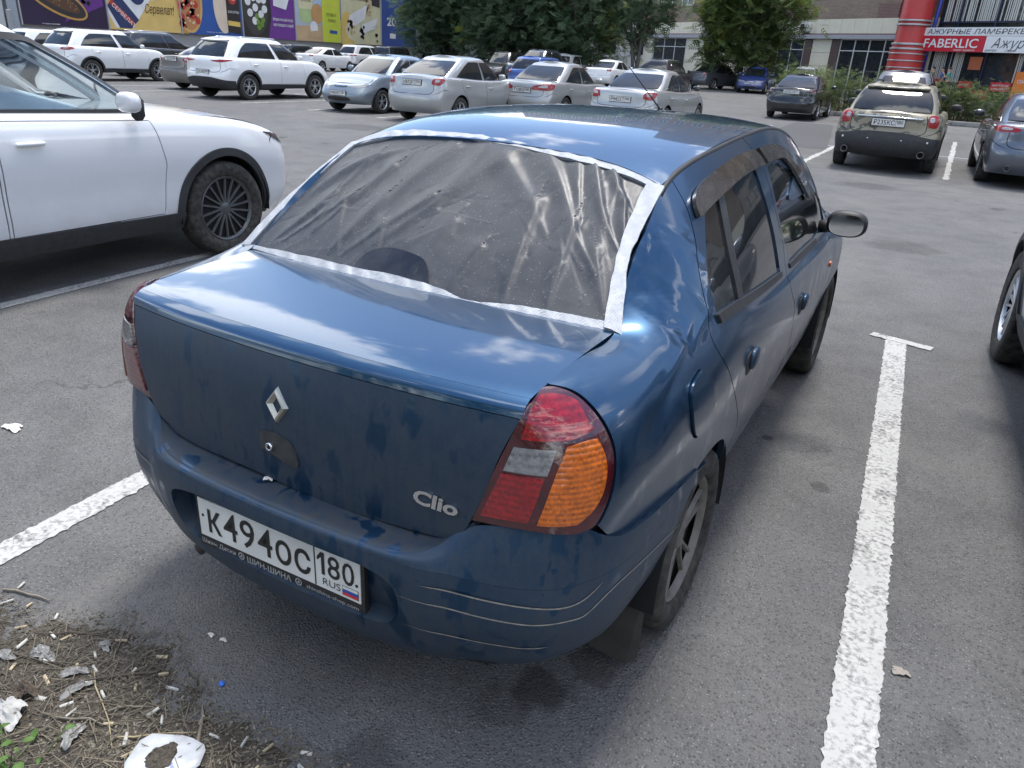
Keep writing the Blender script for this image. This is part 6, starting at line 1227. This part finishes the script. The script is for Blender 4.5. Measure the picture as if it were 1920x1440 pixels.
P_ = Poster(1, 'yellow poster with a sausage and brown handwritten words', 'print_poster_yellow', (.68, .48, .16))
P_.shape('sausage', INKW, [(.0, 1.0), (.45, .1), (1.6, .1), (3.1, 1.9), (4.6, 2.6), (4.6, 4.4), (2.4, 4.4), (.9, 2.5)]); P_.shape('sausage_meat', PNK, [(3.1, 1.7), (4.4, 2.2), (4.4, 4.4), (2.6, 4.4), (2.2, 2.9)]); P_.shape('dark_band', NAVY, [(.05, 1.25), (.75, 2.05), (2.05, .60), (1.5, .1), (.7, .1)]); P_.disc('round_emblem', NAVY, (2.1, 2.05), .55, .62); P_.text('ВАЛ', 1.78, 1.85, .42, .64, INKW, bold=.02)
P_.shape('label_stripe', REDP, [(.18, 1.42), (.35, 1.62), (1.75, .42), (1.6, .2)])
s_ = frame_fn((P_.z+.004, .32, 1.28), (0, 1, -.86), (0, .86, 1)); m = MB(); put_text(m, 'СЕРВЕЛАТ', s_, .30, fit=1.75, bold=.01); m.build('lettering', INKW, P_.r, smooth=False); P_.z += .004
P_.text('Это', 3.2, 1.85, .62, .75, INKD, shear=.3); P_.text('Сервелат!', 2.55, 1.02, .72, 2.1, INKD, shear=.3)
P_ = Poster(2, 'blue poster with a pepperoni pizza and a pale dough disc', 'print_poster_blue', (.035, .10, .34))
P_.shape('gold_edge', GOLD, [(.0, .0), (.55, .0), (.55, 4.7), (.0, 4.7)]); P_.disc('pizza', pm('print_cheese', (.62, .38, .14)), (.75, 1.9), 1.05, 1.85); P_.disc('sauce', pm('print_sauce', (.50, .22, .09)), (.72, 1.9), .92, 1.68); P_.dots('pepperoni', REDP, [(a, b_) for a, b_ in rp.uniform((.05, .5), (1.4, 3.4), (24, 2))], .22); P_.dots('olives', DK, rp.uniform((.05, .4), (1.4, 3.4), (20, 2)), .07); P_.dots('cheese_spots', CRM, rp.uniform((.05, .4), (1.4, 3.4), (26, 2)), .07); P_.disc('dough', PNK, (3.5, 1.9), .82, 1.75); P_.shape('box', DK, [(3.75, .25), (4.9, .15), (4.9, 4.5), (3.75, 4.5)]); P_.shape('box_band', YEL, [(3.8, .68), (4.85, .62), (4.85, .92), (3.8, .98)]); P_.disc('pizza_slice', REDP, (4.3, 2.6), .42, .62); P_.dots('slice_cheese', CRM, rp.uniform((4.05, 2.2), (4.55, 3.0), (10, 2)), .09)
P_.text('ОСНОВА ДЛЯ ПИЦЦЫ', 3.85, 1.45, .20, .95, INKW, bold=.01); P_.text('Вкусно!', 1.75, 2.72, .62, 1.65, INKW, shear=.3, bold=.01); P_.text('товар сертифицирован', 1.9, .15, .10, 1.7, INKW)
P_ = Poster(3, 'violet poster with white cheese balls on a dark plate', 'print_poster_violet', (.16, .045, .26))
P_.shape('dark_table', DK, [(0, 0), (2.35, 0), (2.75, 1.5), (2.55, 4.7), (0, 4.7)]); P_.disc('plate', pm('print_plate', (.06, .055, .05)), (1.25, 1.9), 1.15, 1.75); P_.dots('cheese_balls', INKW, [(.55, 3.0), (.6, 2.3), (.75, 1.6), (1.1, 2.6), (1.25, 1.95), (1.5, 3.1), (1.6, 2.5), (1.75, 1.55), (1.15, 1.1), (2.0, 3.2), (2.05, 2.5), (2.1, 1.9), (1.95, 2.85)], .27); P_.dots('tomato', REDP, [(1.05, 3.35), (1.3, 3.2), (1.2, 3.6)], .25); P_.dots('basil', PGRN, [(1.45, 1.0), (1.75, .9), (1.5, .7), (1.9, 1.2), (1.35, 1.4)], .2); P_.shape('pack', INKW, [(2.95, 2.2), (4.2, 2.0), (4.55, 2.75), (4.5, 3.6), (3.1, 3.75)]); P_.shape('pack_mark', PGRN, [(3.3, 2.75), (3.9, 2.65), (3.95, 3.0), (3.35, 3.1)]); P_.shape('pack_mark', REDP, [(4.1, 3.1), (4.4, 3.05), (4.4, 3.4), (4.1, 3.45)]); P_.text('Итальянский вкус', 2.85, 1.22, .30, 2.0, INKW, bold=.012); P_.text('настоящего сыра!', 2.85, .86, .30, 2.0, INKW, bold=.012)
P_ = Poster(4, 'poster with a green dessert cup beside a lime green panel', 'print_poster_pale', (.46, .50, .56))
P_.shape('table_top', TANP, [(0, 0), (2.9, 0), (2.9, 1.2), (0, 1.0)]); P_.shape('mountains', LBL, [(1.9, 2.0), (2.9, 1.7), (2.9, 4.0), (2.4, 4.4)]); P_.shape('cup', pm('print_cup', (.45, .56, .26)), [(.55, 1.45), (.9, 1.25), (1.45, 1.25), (1.8, 1.5), (2.15, 4.2), (.15, 4.2)]); P_.disc('cup_lid', PGRN, (1.15, 4.1), 1.05, .38); P_.disc('cup_cream', CRM, (1.15, 4.2), .85, .25); P_.shape('cup_label', CRM, [(.45, 2.2), (1.85, 2.2), (1.95, 3.4), (.35, 3.4)]); P_.text('Греческий', .55, 2.7, .28, 1.2, DK); P_.disc('croissant', pm('print_bread', (.55, .30, .12)), (2.35, 1.95), .65, .70); P_.disc('spoonful', INKW, (1.95, .95), .42, .48); P_.disc('saucer', TANP, (2.2, .5), .9, .25)
P_.shape('lime_panel', LIME, [(2.9, 0), (4.95, 0), (4.95, 4.75), (2.9, 4.75)]); P_.shape('panel_line', YEL, [(2.9, 2.62), (4.95, 2.55), (4.95, 2.60), (2.9, 2.67)]); P_.text('ЦЦ', 3.4, 3.75, .55, .95, DK, bold=.02); P_.text('Грецк', 3.3, 3.15, .42, 1.15, DK, bold=.005); P_.text('ГОТОВЬТЕ', 3.35, 1.85, .30, 1.15, DK); P_.text('ЛОЖКИ', 3.5, 1.45, .30, .85, DK); P_.shape('blue_button', PBLU, [(3.7, .65), (4.55, .62), (4.55, .85), (3.7, .88)])
P_ = Poster(5, 'cream poster of biscuits with brown words on top', 'print_poster_cream', (.62, .58, .36))
P_.disc('gold_swirl', YEL, (.75, .9), .95, 1.45); P_.disc('biscuit', CRM, (1.5, 1.0), .95, .8); P_.shape('dark_choc', DK, [(3.9, 3.0), (4.95, 2.9), (4.95, 4.7), (3.7, 4.7)]); P_.dots('grains', TANP, rp.uniform((3.1, 2.2), (3.8, 4.4), (60, 2)), .09); P_.shape('pack', INKW, [(.75, .9), (2.9, 1.9), (3.3, 3.0), (1.0, 2.1)]); P_.shape('pack', INKW, [(2.2, .6), (4.3, 1.3), (4.6, 2.1), (2.6, 1.5)]); P_.dots('biscuit_pile', TANP, rp.uniform((.8, .7), (1.6, 1.7), (24, 2)), .12); P_.dots('dark_biscuit', DK, rp.uniform((2.3, .4), (2.8, 1.3), (16, 2)), .12); P_.dots('seeds', DK, rp.uniform((4.3, .2), (4.8, .9), (6, 2)), .11); P_.text('Печенье,', 1.0, 3.75, .40, 1.6, INKD, shear=.15); P_.text('которое любят!', .55, 3.25, .40, 2.7, INKD, shear=.15)
P_ = Poster(6, 'blue poster mostly hidden by the dark trees', 'print_poster_navy', (.03, .07, .26)); P_.text('20', .8, 1.6, .9, 1.3, INKW, bold=.02); P_.shape('white_box', INKW, [(1.2, .6), (2.0, .6), (2.0, 1.0), (1.2, 1.0)])
# pale house far behind the trees
m = MB(); m.box((0, 0, 6), (44, 10, 12)); far = empty('pale_house', (-46, 84, 0), radians(-12), 'pale house showing through gaps between the dark trees', 'building'); m.build('wall', plain('pale_wall', (.50, .49, .47), .7, var=.1, sc=.4), far, smooth=False)
for i in range(13):
    for j in range(3): m = MB(); m.box((-20+i*3.3, -5.03, 3+j*3), (1.5, .06, 1.5)); m.build('window', GS, far, smooth=False)
hall = empty('long_hall', (34, 12, 0), 0, 'long low hall with a yellow band right of the lot, mirrored in the side windows', 'building')
m = MB(); m.box((4, 0, 4.5), (8, 70, 9)); m.build('wall', plain('hall_wall', (.30, .29, .27), .8, var=.1, sc=.5), hall, smooth=False); m = MB(); m.box((-.05, 0, 4.2), (.12, 60, .9)); m.build('yellow_band', YEL, hall, smooth=False)
for i in range(16): m = MB(); m.box((-.04, -32+i*4.3, 2.0), (.1, 2.6, 2.2)); m.build('window', GS, hall, smooth=False)
# ================================================================ PEOPLE
SKIN = plain('skin', (.42, .24, .16), .55, var=.06); HAIR = plain('dark_hair', (.015, .012, .010), .6)
def person(label, at_, rz, cloth, arms, legs, shirt, trousers, hair_mat=HAIR, lean=0.):
    root = empty('person', at_, rz, label, 'person')
    J = {'pel': (0, 0, .93), 'belly': (0, .01, 1.08), 'chest': (0, .02+lean, 1.30), 'neck': (0, .03+lean, 1.47), 'head': (0, .055+lean, 1.58), 'top': (0, .05+lean, 1.70)}
    R_ = {'pel': .135, 'belly': .125, 'chest': .145, 'neck': .055, 'head': .088, 'top': .072}
    E_ = [('pel', 'belly'), ('belly', 'chest'), ('chest', 'neck'), ('neck', 'head'), ('head', 'top')]
    for s_ in (1, -1):
        k = str(s_); el, ha = arms[0 if s_ > 0 else 1]; kn, an = legs[0 if s_ > 0 else 1]
        J['sh'+k] = (s_*.17, .02+lean, 1.40); R_['sh'+k] = .065; J['el'+k] = el; R_['el'+k] = .043; J['wr'+k] = ha; R_['wr'+k] = .032
        d = np.array(ha)-np.array(el); d = d/np.linalg.norm(d); J['ha'+k] = tuple(np.array(ha)+d*.09); R_['ha'+k] = .038
        J['hip'+k] = (s_*.085, 0, .88); R_['hip'+k] = .095; J['kn'+k] = kn; R_['kn'+k] = .06; J['an'+k] = an; R_['an'+k] = .042; J['toe'+k] = (an[0], an[1]+.16, an[2]-.04); R_['toe'+k] = .038
        E_ += [('chest', 'sh'+k), ('sh'+k, 'el'+k), ('el'+k, 'wr'+k), ('wr'+k, 'ha'+k), ('pel', 'hip'+k), ('hip'+k, 'kn'+k), ('kn'+k, 'an'+k), ('an'+k, 'toe'+k)]
    def skin(names, edges, name, mat, grow=0., sub=1):
        idx = {n: i for i, n in enumerate(names)}; me = bpy.data.meshes.new(name); me.from_pydata([J[n] for n in names], [(idx[a], idx[b_]) for a, b_ in edges], []); o = bpy.data.objects.new(name, me); COL.objects.link(o)
        o.modifiers.new('skin', 'SKIN'); me.skin_vertices.new() if not me.skin_vertices else None
        for i, n in enumerate(names): r_ = R_[n]+grow; me.skin_vertices[0].data[i].radius = (r_, r_)
        me.skin_vertices[0].data[0].use_root = True; o.modifiers.new('sub', 'SUBSURF').levels = sub; bpy.context.view_layer.update()
        nm = bpy.data.meshes.new_from_object(o.evaluated_get(bpy.context.evaluated_depsgraph_get())); bpy.data.objects.remove(o); nm.materials.clear(); nm.materials.append(mat); nm.polygons.foreach_set('use_smooth', [True]*len(nm.polygons)); q = bpy.data.objects.new(name, nm); COL.objects.link(q); q.parent = root; return q
    skin(list(J), E_, 'body', SKIN, sub=2)
    sl = [n for n in J if n in ('pel', 'belly', 'chest') or n[:2] == 'sh']; 
    for s_ in ('1', '-1'): J['sl'+s_] = tuple((np.array(J['sh'+s_])*.35+np.array(J['el'+s_])*.65)); R_['sl'+s_] = .052; sl.append('sl'+s_)
    J['ntop'] = (0, .025+lean, 1.42); R_['ntop'] = .075; sl.append('ntop')
    skin(sl, [('pel', 'belly'), ('belly', 'chest'), ('chest', 'ntop')]+[p_ for s_ in ('1', '-1') for p_ in (('chest', 'sh'+s_), ('sh'+s_, 'sl'+s_))], 'shirt', shirt, .016)
    skin(['pel']+[a+s_ for s_ in ('1', '-1') for a in ('hip', 'kn', 'an')], [p_ for s_ in ('1', '-1') for p_ in (('pel', 'hip'+s_), ('hip'+s_, 'kn'+s_), ('kn'+s_, 'an'+s_))], 'trousers', trousers, .014)
    m = MB(); ovoid(m, (0, .028+lean, 1.695), (.086, .094, .068), 2.1, 14); m.build('hair', hair_mat, root); m = MB(); ovoid(m, (0, .145+lean, 1.60), (.016, .022, .024), 2, 8); m.build('nose', SKIN, root); return root
OLIVE = plain('olive_shirt', (.13, .13, .085), .8); TEAL = plain('teal_shirt', (.06, .26, .24), .8); DKT = plain('dark_trousers', (.02, .022, .03), .8); BLUS = plain('blue_shirt', (.04, .10, .30), .8); GREYT = plain('grey_trousers', (.09, .09, .09), .8)
def wp(s_, o_): return hf([(s_, o_, 0)])[0]+HA
stride = [((.09, .16, .50), (.09, .20, .08)), ((-.09, .02, .50), (-.09, -.22, .12))]
q = wp(-2.12, 1.9); person('man in an olive t-shirt reaching forward before the shop front', (q[0], q[1], .50), radians(88), None, [((.20, .16, 1.14), (.20, .42, 1.08)), ((-.20, .14, 1.12), (-.18, .40, 1.02))], stride, OLIVE, GREYT, lean=.02)
q = wp(-3.02, 1.7); pr = person('man in a teal t-shirt and black trousers carrying a bag', (q[0], q[1], .50), radians(80), None, [((.22, -.02, 1.14), (.20, .16, .98)), ((-.20, .14, 1.18), (-.08, .26, 1.38))], stride, TEAL, DKT)
m = MB(); m.box((.27, .10, .90), (.10, .30, .26), bev=.04); o = m.build('shoulder_bag', plain('bag_cloth', (.22, .17, .11), .8)); o.location = (q[0], q[1], .50); o.rotation_euler = (0, 0, radians(80)); tag(o, 'tan bag held by the man in the teal t-shirt', 'bag')
q = wp(-2.22, 1.2); person('person in blue half hidden behind the man in olive', (q[0], q[1], .50), radians(100), None, [((.22, 0, 1.12), (.22, .10, .92)), ((-.22, 0, 1.12), (-.22, .10, .92))], stride, BLUS, DKT)
# ================================================================ LITTER IN THE NEAR CORNER
DIRT_EDGE = np.array([(-1.35, -.10), (-1.0, -.165), (-.86, -.155), (-.68, -.055), (-.61, .0), (-.52, -.03), (-.415, .02), (-.285, -.065), (-.20, -.056), (-.135, -.12), (-.02, -.075), (.13, -.08), (.265, -.075), (.33, -.16), (.34, -.9), (-1.4, -.9)])
def seg_dist(q, poly):
    d = np.full(len(q), 9.)
    for a, b_ in zip(poly, np.roll(poly, -1, 0)):
        t = np.clip(((q-a)@(b_-a))/((b_-a)@(b_-a)), 0, 1); d = np.minimum(d, np.linalg.norm(q-(a+t[:, None]*(b_-a)), axis=1))
    return np.where(inpoly(q, poly), d, -d)
from mathutils import noise as mn
def dirt_h(q):
    q = np.asarray(q, float).reshape(-1, 2); d = seg_dist(q, DIRT_EDGE); n1 = np.array([mn.fractal(Vector((x*9, y*9, 0)), 1, 2, 4) for x, y in q]); n2 = np.array([mn.fractal(Vector((x*45, y*45, 3)), .8, 2, 3) for x, y in q])
    e = np.clip((d+n1*.035)/.13, 0, 1); return -.004+e*.012+(n1*.006+n2*.0045)*np.clip(e*1.6, 0, 1)
gx, gy = np.meshgrid(np.linspace(-1.4, .4, 170), np.linspace(-.80, .06, 86), indexing='ij'); Q = np.stack([gx.ravel(), gy.ravel()], 1); H = dirt_h(Q)
b = NB('litter_soil'); n_ = b.noise(30, 5, .65); n2 = b.noise(160, 3, .6)
b.set(base=b.mix(b.rng(n2, .35, .7), b.mix(b.rng(n_, .3, .7), (.026, .023, .019), (.062, .054, .044)), (.12, .105, .085)), rough=.95, spec=.2); b.bump(n2, .8, .008)
V = np.column_stack([Q, H]); F = [(i*86+j, (i+1)*86+j, (i+1)*86+j+1, i*86+j+1) for i in range(169) for j in range(85)]
o = fast_mesh('dirt_patch', V, np.array(F), b.m); o['kind'] = 'structure'; o.data.polygons.foreach_set('use_smooth', [True]*len(o.data.polygons))
rg = np.random.RandomState(9)
def in_dirt(n, inner=.0):
    out_ = []
    while len(out_) < n:
        q = np.column_stack([rg.uniform(-1.15, .33, 400), rg.uniform(-.62, .02, 400)]); d = seg_dist(q, DIRT_EDGE); out_ += [tuple(a) for a in q[d > inner]]
    return np.array(out_[:n])
# straw, stalks and chaff: far too many to count
STRAW = leaf_mat('dry_straw', (.045, .038, .028), (.20, .17, .12), .0); q = in_dirt(2600, .005); k = len(q); z = np.maximum(dirt_h(q), .0)+rg.uniform(.001, .012, k); a = rg.uniform(0, pi, k); ln = rg.gamma(1.6, .009, k)+.003; wd = rg.uniform(.0005, .0012, k); dx = np.stack([np.cos(a), np.sin(a), rg.normal(0, .18, k)], 1)*ln[:, None]; sx = np.stack([-np.sin(a), np.cos(a), 0*a], 1)*wd[:, None]; c_ = np.column_stack([q, z])
V = np.stack([c_-dx-sx, c_-dx+sx, c_+dx+sx, c_+dx-sx], 1).reshape(-1, 3); u_ = V+np.array([0, 0, .0012]); o = fast_mesh('straw_litter', np.concatenate([V, u_]), np.arange(8*k).reshape(-1, 4), STRAW); o['kind'] = 'stuff'
q = in_dirt(5200, -.02); z = np.maximum(dirt_h(q), .0)+.002; k = len(q); a = rg.uniform(0, pi, k); s_ = rg.uniform(.0012, .0045, k); c_ = np.column_stack([q, z]); dx = np.stack([np.cos(a), np.sin(a), rg.normal(0, .4, k)], 1)*s_[:, None]; dy = np.stack([-np.sin(a), np.cos(a), rg.normal(0, .4, k)], 1)*s_[:, None]*.6
o = fast_mesh('crumb_litter', np.stack([c_-dx-dy, c_+dx-dy, c_+dx+dy, c_-dx+dy], 1).reshape(-1, 3), np.arange(4*k).reshape(-1, 4), leaf_mat('crumbs', (.03, .026, .02), (.26, .23, .18), 0)); o['kind'] = 'stuff'
# cigarette ends
BUTT = plain('butt_paper', (.46, .45, .41), .9, var=.3, sc=70); FILT = plain('butt_filter', (.40, .33, .22), .85, var=.2, sc=120)
def rod_mesh():
    m = MB(); m.lathe([(0, -.0125), (.0036, -.0125), (.0039, .002), (.0036, .0125), (0, .0125)], (0, 0, 0), 'X', 8); return m
proto = rod_mesh().build('cigarette_butt', BUTT, angle=40); proto2 = rod_mesh().build('cigarette_butt', FILT, angle=40)
BP = [(-1.0, -.106), (-.893, -.144), (-.711, -.182), (-.665, -.172), (-.537, -.168), (.169, -.092), (-.347, -.182), (-.392, -.243), (-.96, -.17), (-.82, -.21), (-.74, -.25), (-.63, -.25), (-.56, -.29), (-.47, -.24), (-.44, -.31), (-.30, -.29), (-.24, -.21), (-.22, -.30), (-.12, -.16), (-.05, -.18), (.02, -.15), (.08, -.13), (.19, -.13), (-.52, -.33), (-.68, -.31), (-.49, -.20), (-.40, -.15), (-.33, -.11), (-.27, -.13), (-.78, -.13)]
BP += [tuple(a) for a in in_dirt(34, .04)]
for i, (x_, y_) in enumerate(BP):
    o = proto if i == 0 else (proto2 if i == 1 else (proto if i % 3 else proto2).copy())
    if i > 1: COL.objects.link(o)
    s_ = rg.uniform(.95, 1.5); o.location = (x_, y_, max(0, float(dirt_h([(x_, y_)])[0]))+.005); o.rotation_euler = (rg.uniform(0, 6), rg.normal(0, .12), rg.uniform(0, 2*pi)); o.scale = (s_, rg.uniform(1.0, 1.5), rg.uniform(.8, 1.1))
    wh = o.data.materials[0] == BUTT; tag(o, 'white flattened cigarette end lying in the dirt of the near corner' if wh else 'tan cigarette filter lying in the dirt of the near corner', 'cigarette end', 'white cigarette ends in the dirt' if wh else 'tan cigarette filters in the dirt')
# twigs and splinters
TW = plain('twig_bark', (.085, .07, .055), .9, var=.3, sc=40); PALE = plain('pale_stalk', (.34, .28, .17), .85, var=.2, sc=40); WOOD = plain('grey_stick', (.19, .165, .13), .85, var=.25, sc=30)
TWL = [((-.066, -.22), (-.154, -.12), .0042, WOOD, 'flat grey wooden stick next to the white foil'), ((-1.02, -.14), (-.86, -.10), .004, WOOD, 'long thin splinter at the left edge of the dirt'), ((-.50, -.20), (-.23, -.33), .0022, PALE, 'long pale straw stalk lying across the dirt'), ((-.36, -.12), (-.52, -.30), .003, TW, 'dark bent twig in the middle of the dirt'), ((-.25, -.31), (-.10, -.19), .0022, PALE, 'pale stalk beside the foil'), ((-.60, -.10), (-.75, -.20), .003, TW, 'dark twig near the edge of the dirt'), ((-.33, -.27), (-.28, -.20), .003, WOOD, 'short grey splinter left of the foil'), ((.05, -.20), (.11, -.12), .0025, TW, 'dark twig right of the foil'), ((-.72, -.28), (-.55, -.23), .0025, TW, 'dark twig above the white rag'), ((-.46, -.36), (-.30, -.30), .003, WOOD, 'grey splinter above the green plant'), ((-.20, -.10), (-.30, -.06), .0025, TW, 'curled twig on the edge of the dirt below the number plate')]
for (x0, y0), (x1, y1), r_, mt, lb in TWL:
    p_ = [np.array([x0+(x1-x0)*t+rg.normal(0, .004), y0+(y1-y0)*t+rg.normal(0, .004), 0]) for t in np.linspace(0, 1, 5)]
    for a in p_: a[2] = max(0, float(dirt_h([a[:2]])[0]))+.007
    m = MB(); m.tube(p_, np.array([1, 1.1, .95, .9, .6])*r_, 6); tag(m.build('twig', mt, angle=60), lb, 'twig', 'twigs in the dirt')
def crumple(name, label, cat, c, rx, ry, hgt, mat, seed, n=26, rz=0., group=None):
    rs = np.random.RandomState(seed); V = []; 
    for i in range(n):
        for j in range(n):
            u, v = i/(n-1)*2-1, j/(n-1)*2-1; th = math.atan2(v, u); rr = max(abs(u), abs(v))*(.82+.18*sin(th*3+seed)+.08*sin(th*7+seed*2)); x, y = rr*cos(th)*rx, rr*sin(th)*ry
            h = (mn.fractal(Vector((u*2.2+seed, v*2.2, 0)), .9, 2.2, 5)*.55+.6)*hgt*(1-rr**3*.8); V.append((x*cos(rz)-y*sin(rz), x*sin(rz)+y*cos(rz), h+.002))
    m = MB(); m.add(V, [(i*n+j, (i+1)*n+j, (i+1)*n+j+1, i*n+j+1) for i in range(n-1) for j in range(n-1)]); o = m.build(name, mat); o.location = (c[0], c[1], max(0, float(dirt_h([c])[0]))+.002); return tag(o, label, cat, group)
RAG = plain('white_rag', (.40, .40, .39), .85, var=.1, sc=30); PLA = plain('dirty_polythene', (.17, .17, .165), .4, var=.25, sc=25)
crumple('rag', 'crumpled white rag at the left edge above the green plant', 'rag', (-.535, -.405), .070, .045, .03, RAG, 3)
crumple('soil_clod', 'brown clod of earth on top of the white rag', 'clod', (-.565, -.345), .04, .03, .035, plain('clod', (.09, .07, .055), .95, var=.3, sc=50, bump=.6), 6)
for i, (x_, y_, rx, ry, lb) in enumerate([(-.66, -.24, .07, .035, 'grey polythene scrap nearest the left edge'), (-.53, -.235, .06, .03, 'grey polythene scrap beside the long pale stalk'), (-.47, -.265, .07, .03, 'flat grey polythene scrap left of the long twig'), (-.34, -.36, .06, .035, 'grey polythene scrap left of the foil'), (-.55, -.13, .04, .025, 'small polythene scrap near the dirt edge'), (-.74, -.30, .06, .03, 'dull polythene scrap above the white rag')]): crumple('polythene_scrap', lb, 'plastic scrap', (x_, y_), rx*.72, ry*.72, .012, PLA, 20+i, 20, i*.7, 'polythene scraps in the dirt')
# white foil lid with its faint print
lidp = [(-.16, -.345), (-.185, -.285), (-.178, -.26), (-.112, -.222), (-.085, -.215), (-.046, -.213), (-.030, -.222), (-.008, -.258), (-.012, -.285), (-.05, -.36), (-.10, -.39)]
lc = np.mean(lidp, 0); m = MB(); ring = [np.array(a)-lc for a in lidp]; n = len(ring); zz = lambda p_: .003*sin(p_[0]*90)+.004*sin(p_[1]*70+1)
V = [(0, 0, .006)]; F = []
for k, f_ in enumerate((.35, .7, .93, 1.0)):
    for p_ in ring: V.append((p_[0]*f_, p_[1]*f_, (.007+zz(p_*f_)) if f_ < 1 else .001))
F = [(0, 1+i, 1+(i+1) % n) for i in range(n)]+[(1+k*n+i, 1+(k+1)*n+i, 1+(k+1)*n+(i+1) % n, 1+k*n+(i+1) % n) for k in range(3) for i in range(n)]
m.add(V, F); fo = m.build('foil_lid', plain('white_foil', (.46, .48, .50), .35, var=.2, sc=22)); fo.location = (*lc, max(0, float(dirt_h([lc])[0]))+.010); tag(fo, 'torn white foil packet with faint print, soil lying on it', 'foil packet')
m = MB(); gx = np.linspace(-.035, .045, 14); V = [(x-.005, y-.015, .0145+.006*mn.fractal(Vector((x*40, y*40, 0)), 1, 2, 3)-max(0, (x-.005)**2/.034**2+y**2/.030**2-.5+.9*mn.fractal(Vector((x*30+4, y*30, 2)), 1, 2, 3))*.007) for x in gx for y in gx]; m.add(V, [(i*14+j, (i+1)*14+j, (i+1)*14+j+1, i*14+j+1) for i in range(13) for j in range(13)]); m.build('soil_heap', b.m, fo)
m = MB(); v, f = text_mesh('АПК 25', 1.); 
put_text(m, 'nutri 25', frame_fn((.030, -.020, .0165), (.8, -.5, 0), (.5, .8, 0)), .014, fit=.035); m.build('faint_print', FLAGB, fo, smooth=False)
m = MB(); m.lathe([(0, .004), (.007, .004), (.008, .002), (.008, 0)], (0, 0, 0), 'Z', 12); o = m.build('bottle_cap', plain('cap_blue', (.02, .14, .62), .4)); o.location = (-.174, -.05, .006); o.rotation_euler = (.3, .2, 0); tag(o, 'small bright blue cap on the edge of the dirt', 'cap')
SCRAP = plain('white_scrap', (.62, .60, .56), .8, var=.12, sc=60)
for (x_, y_), lb in (((-.345, .06), 'white paper crumbs on the tar below the number plate'), ((-.30, .065), 'second white paper crumb right of the others on the tar')):
    crumple('paper_scrap', lb, 'paper scrap', (x_, y_), .014, .008, .008, SCRAP, 41+int(x_*100) % 7, 10, 0, None)
crumple('paper_scrap', 'flattened paper scrap on the tar at the far left edge', 'paper scrap', (-2.05, .46), .06, .035, .012, SCRAP, 47, 16)
crumple('paper_scrap', 'pale scrap beside the right bay line', 'paper scrap', (1.42, 1.02), .03, .02, .01, plain('tan_scrap', (.30, .27, .24), .9), 52, 12)
o = crumple('paper_shred', 'torn bit of white paper on the bumper ledge of the blue sedan', 'paper scrap', (0, 0), .015, .010, .008, SCRAP, 33, 10); o.location = (-.052, .062, .6265)
# green plant in the very corner
GL = leaf_mat('fresh_leaves', (.06, .14, .03), (.16, .26, .07), .25)
pr = empty('green_plant', (-.43, -.50, .005), 0, 'green leafy plant at the bottom left corner', 'plant'); rs = np.random.RandomState(5)
for i in range(26):
    a = rs.uniform(0, 2*pi); r_ = rs.uniform(.01, .12); b0 = np.array([r_*cos(a)*1.5, r_*sin(a)*.8, 0]); ht = rs.uniform(.02, .085); tp = b0+[rs.normal(0, .02), rs.normal(0, .02), ht]; m = MB(); m.tube([b0, tp], [.0016, .001], 5); m.build('stem', GL, pr)
    m = MB(); L0 = rs.uniform(.016, .034); a2 = rs.uniform(0, 2*pi); d = np.array([cos(a2), sin(a2), rs.normal(-.1, .3)]); e_ = np.array([-sin(a2), cos(a2), 0]); V = []
    for t, w_ in ((0, .05), (.2, .62), (.5, .8), (.8, .45), (1, .02)): V += [tp+d*L0*t-e_*L0*.45*w_+[0, 0, .004*w_], tp+d*L0*t-[0, 0, .003], tp+d*L0*t+e_*L0*.45*w_+[0, 0, .004*w_]]
    m.add(V, [(j*3+q_, j*3+q_+1, j*3+4+q_, j*3+3+q_) for j in range(4) for q_ in (0, 1)]); m.build('leaf', GL, pr)
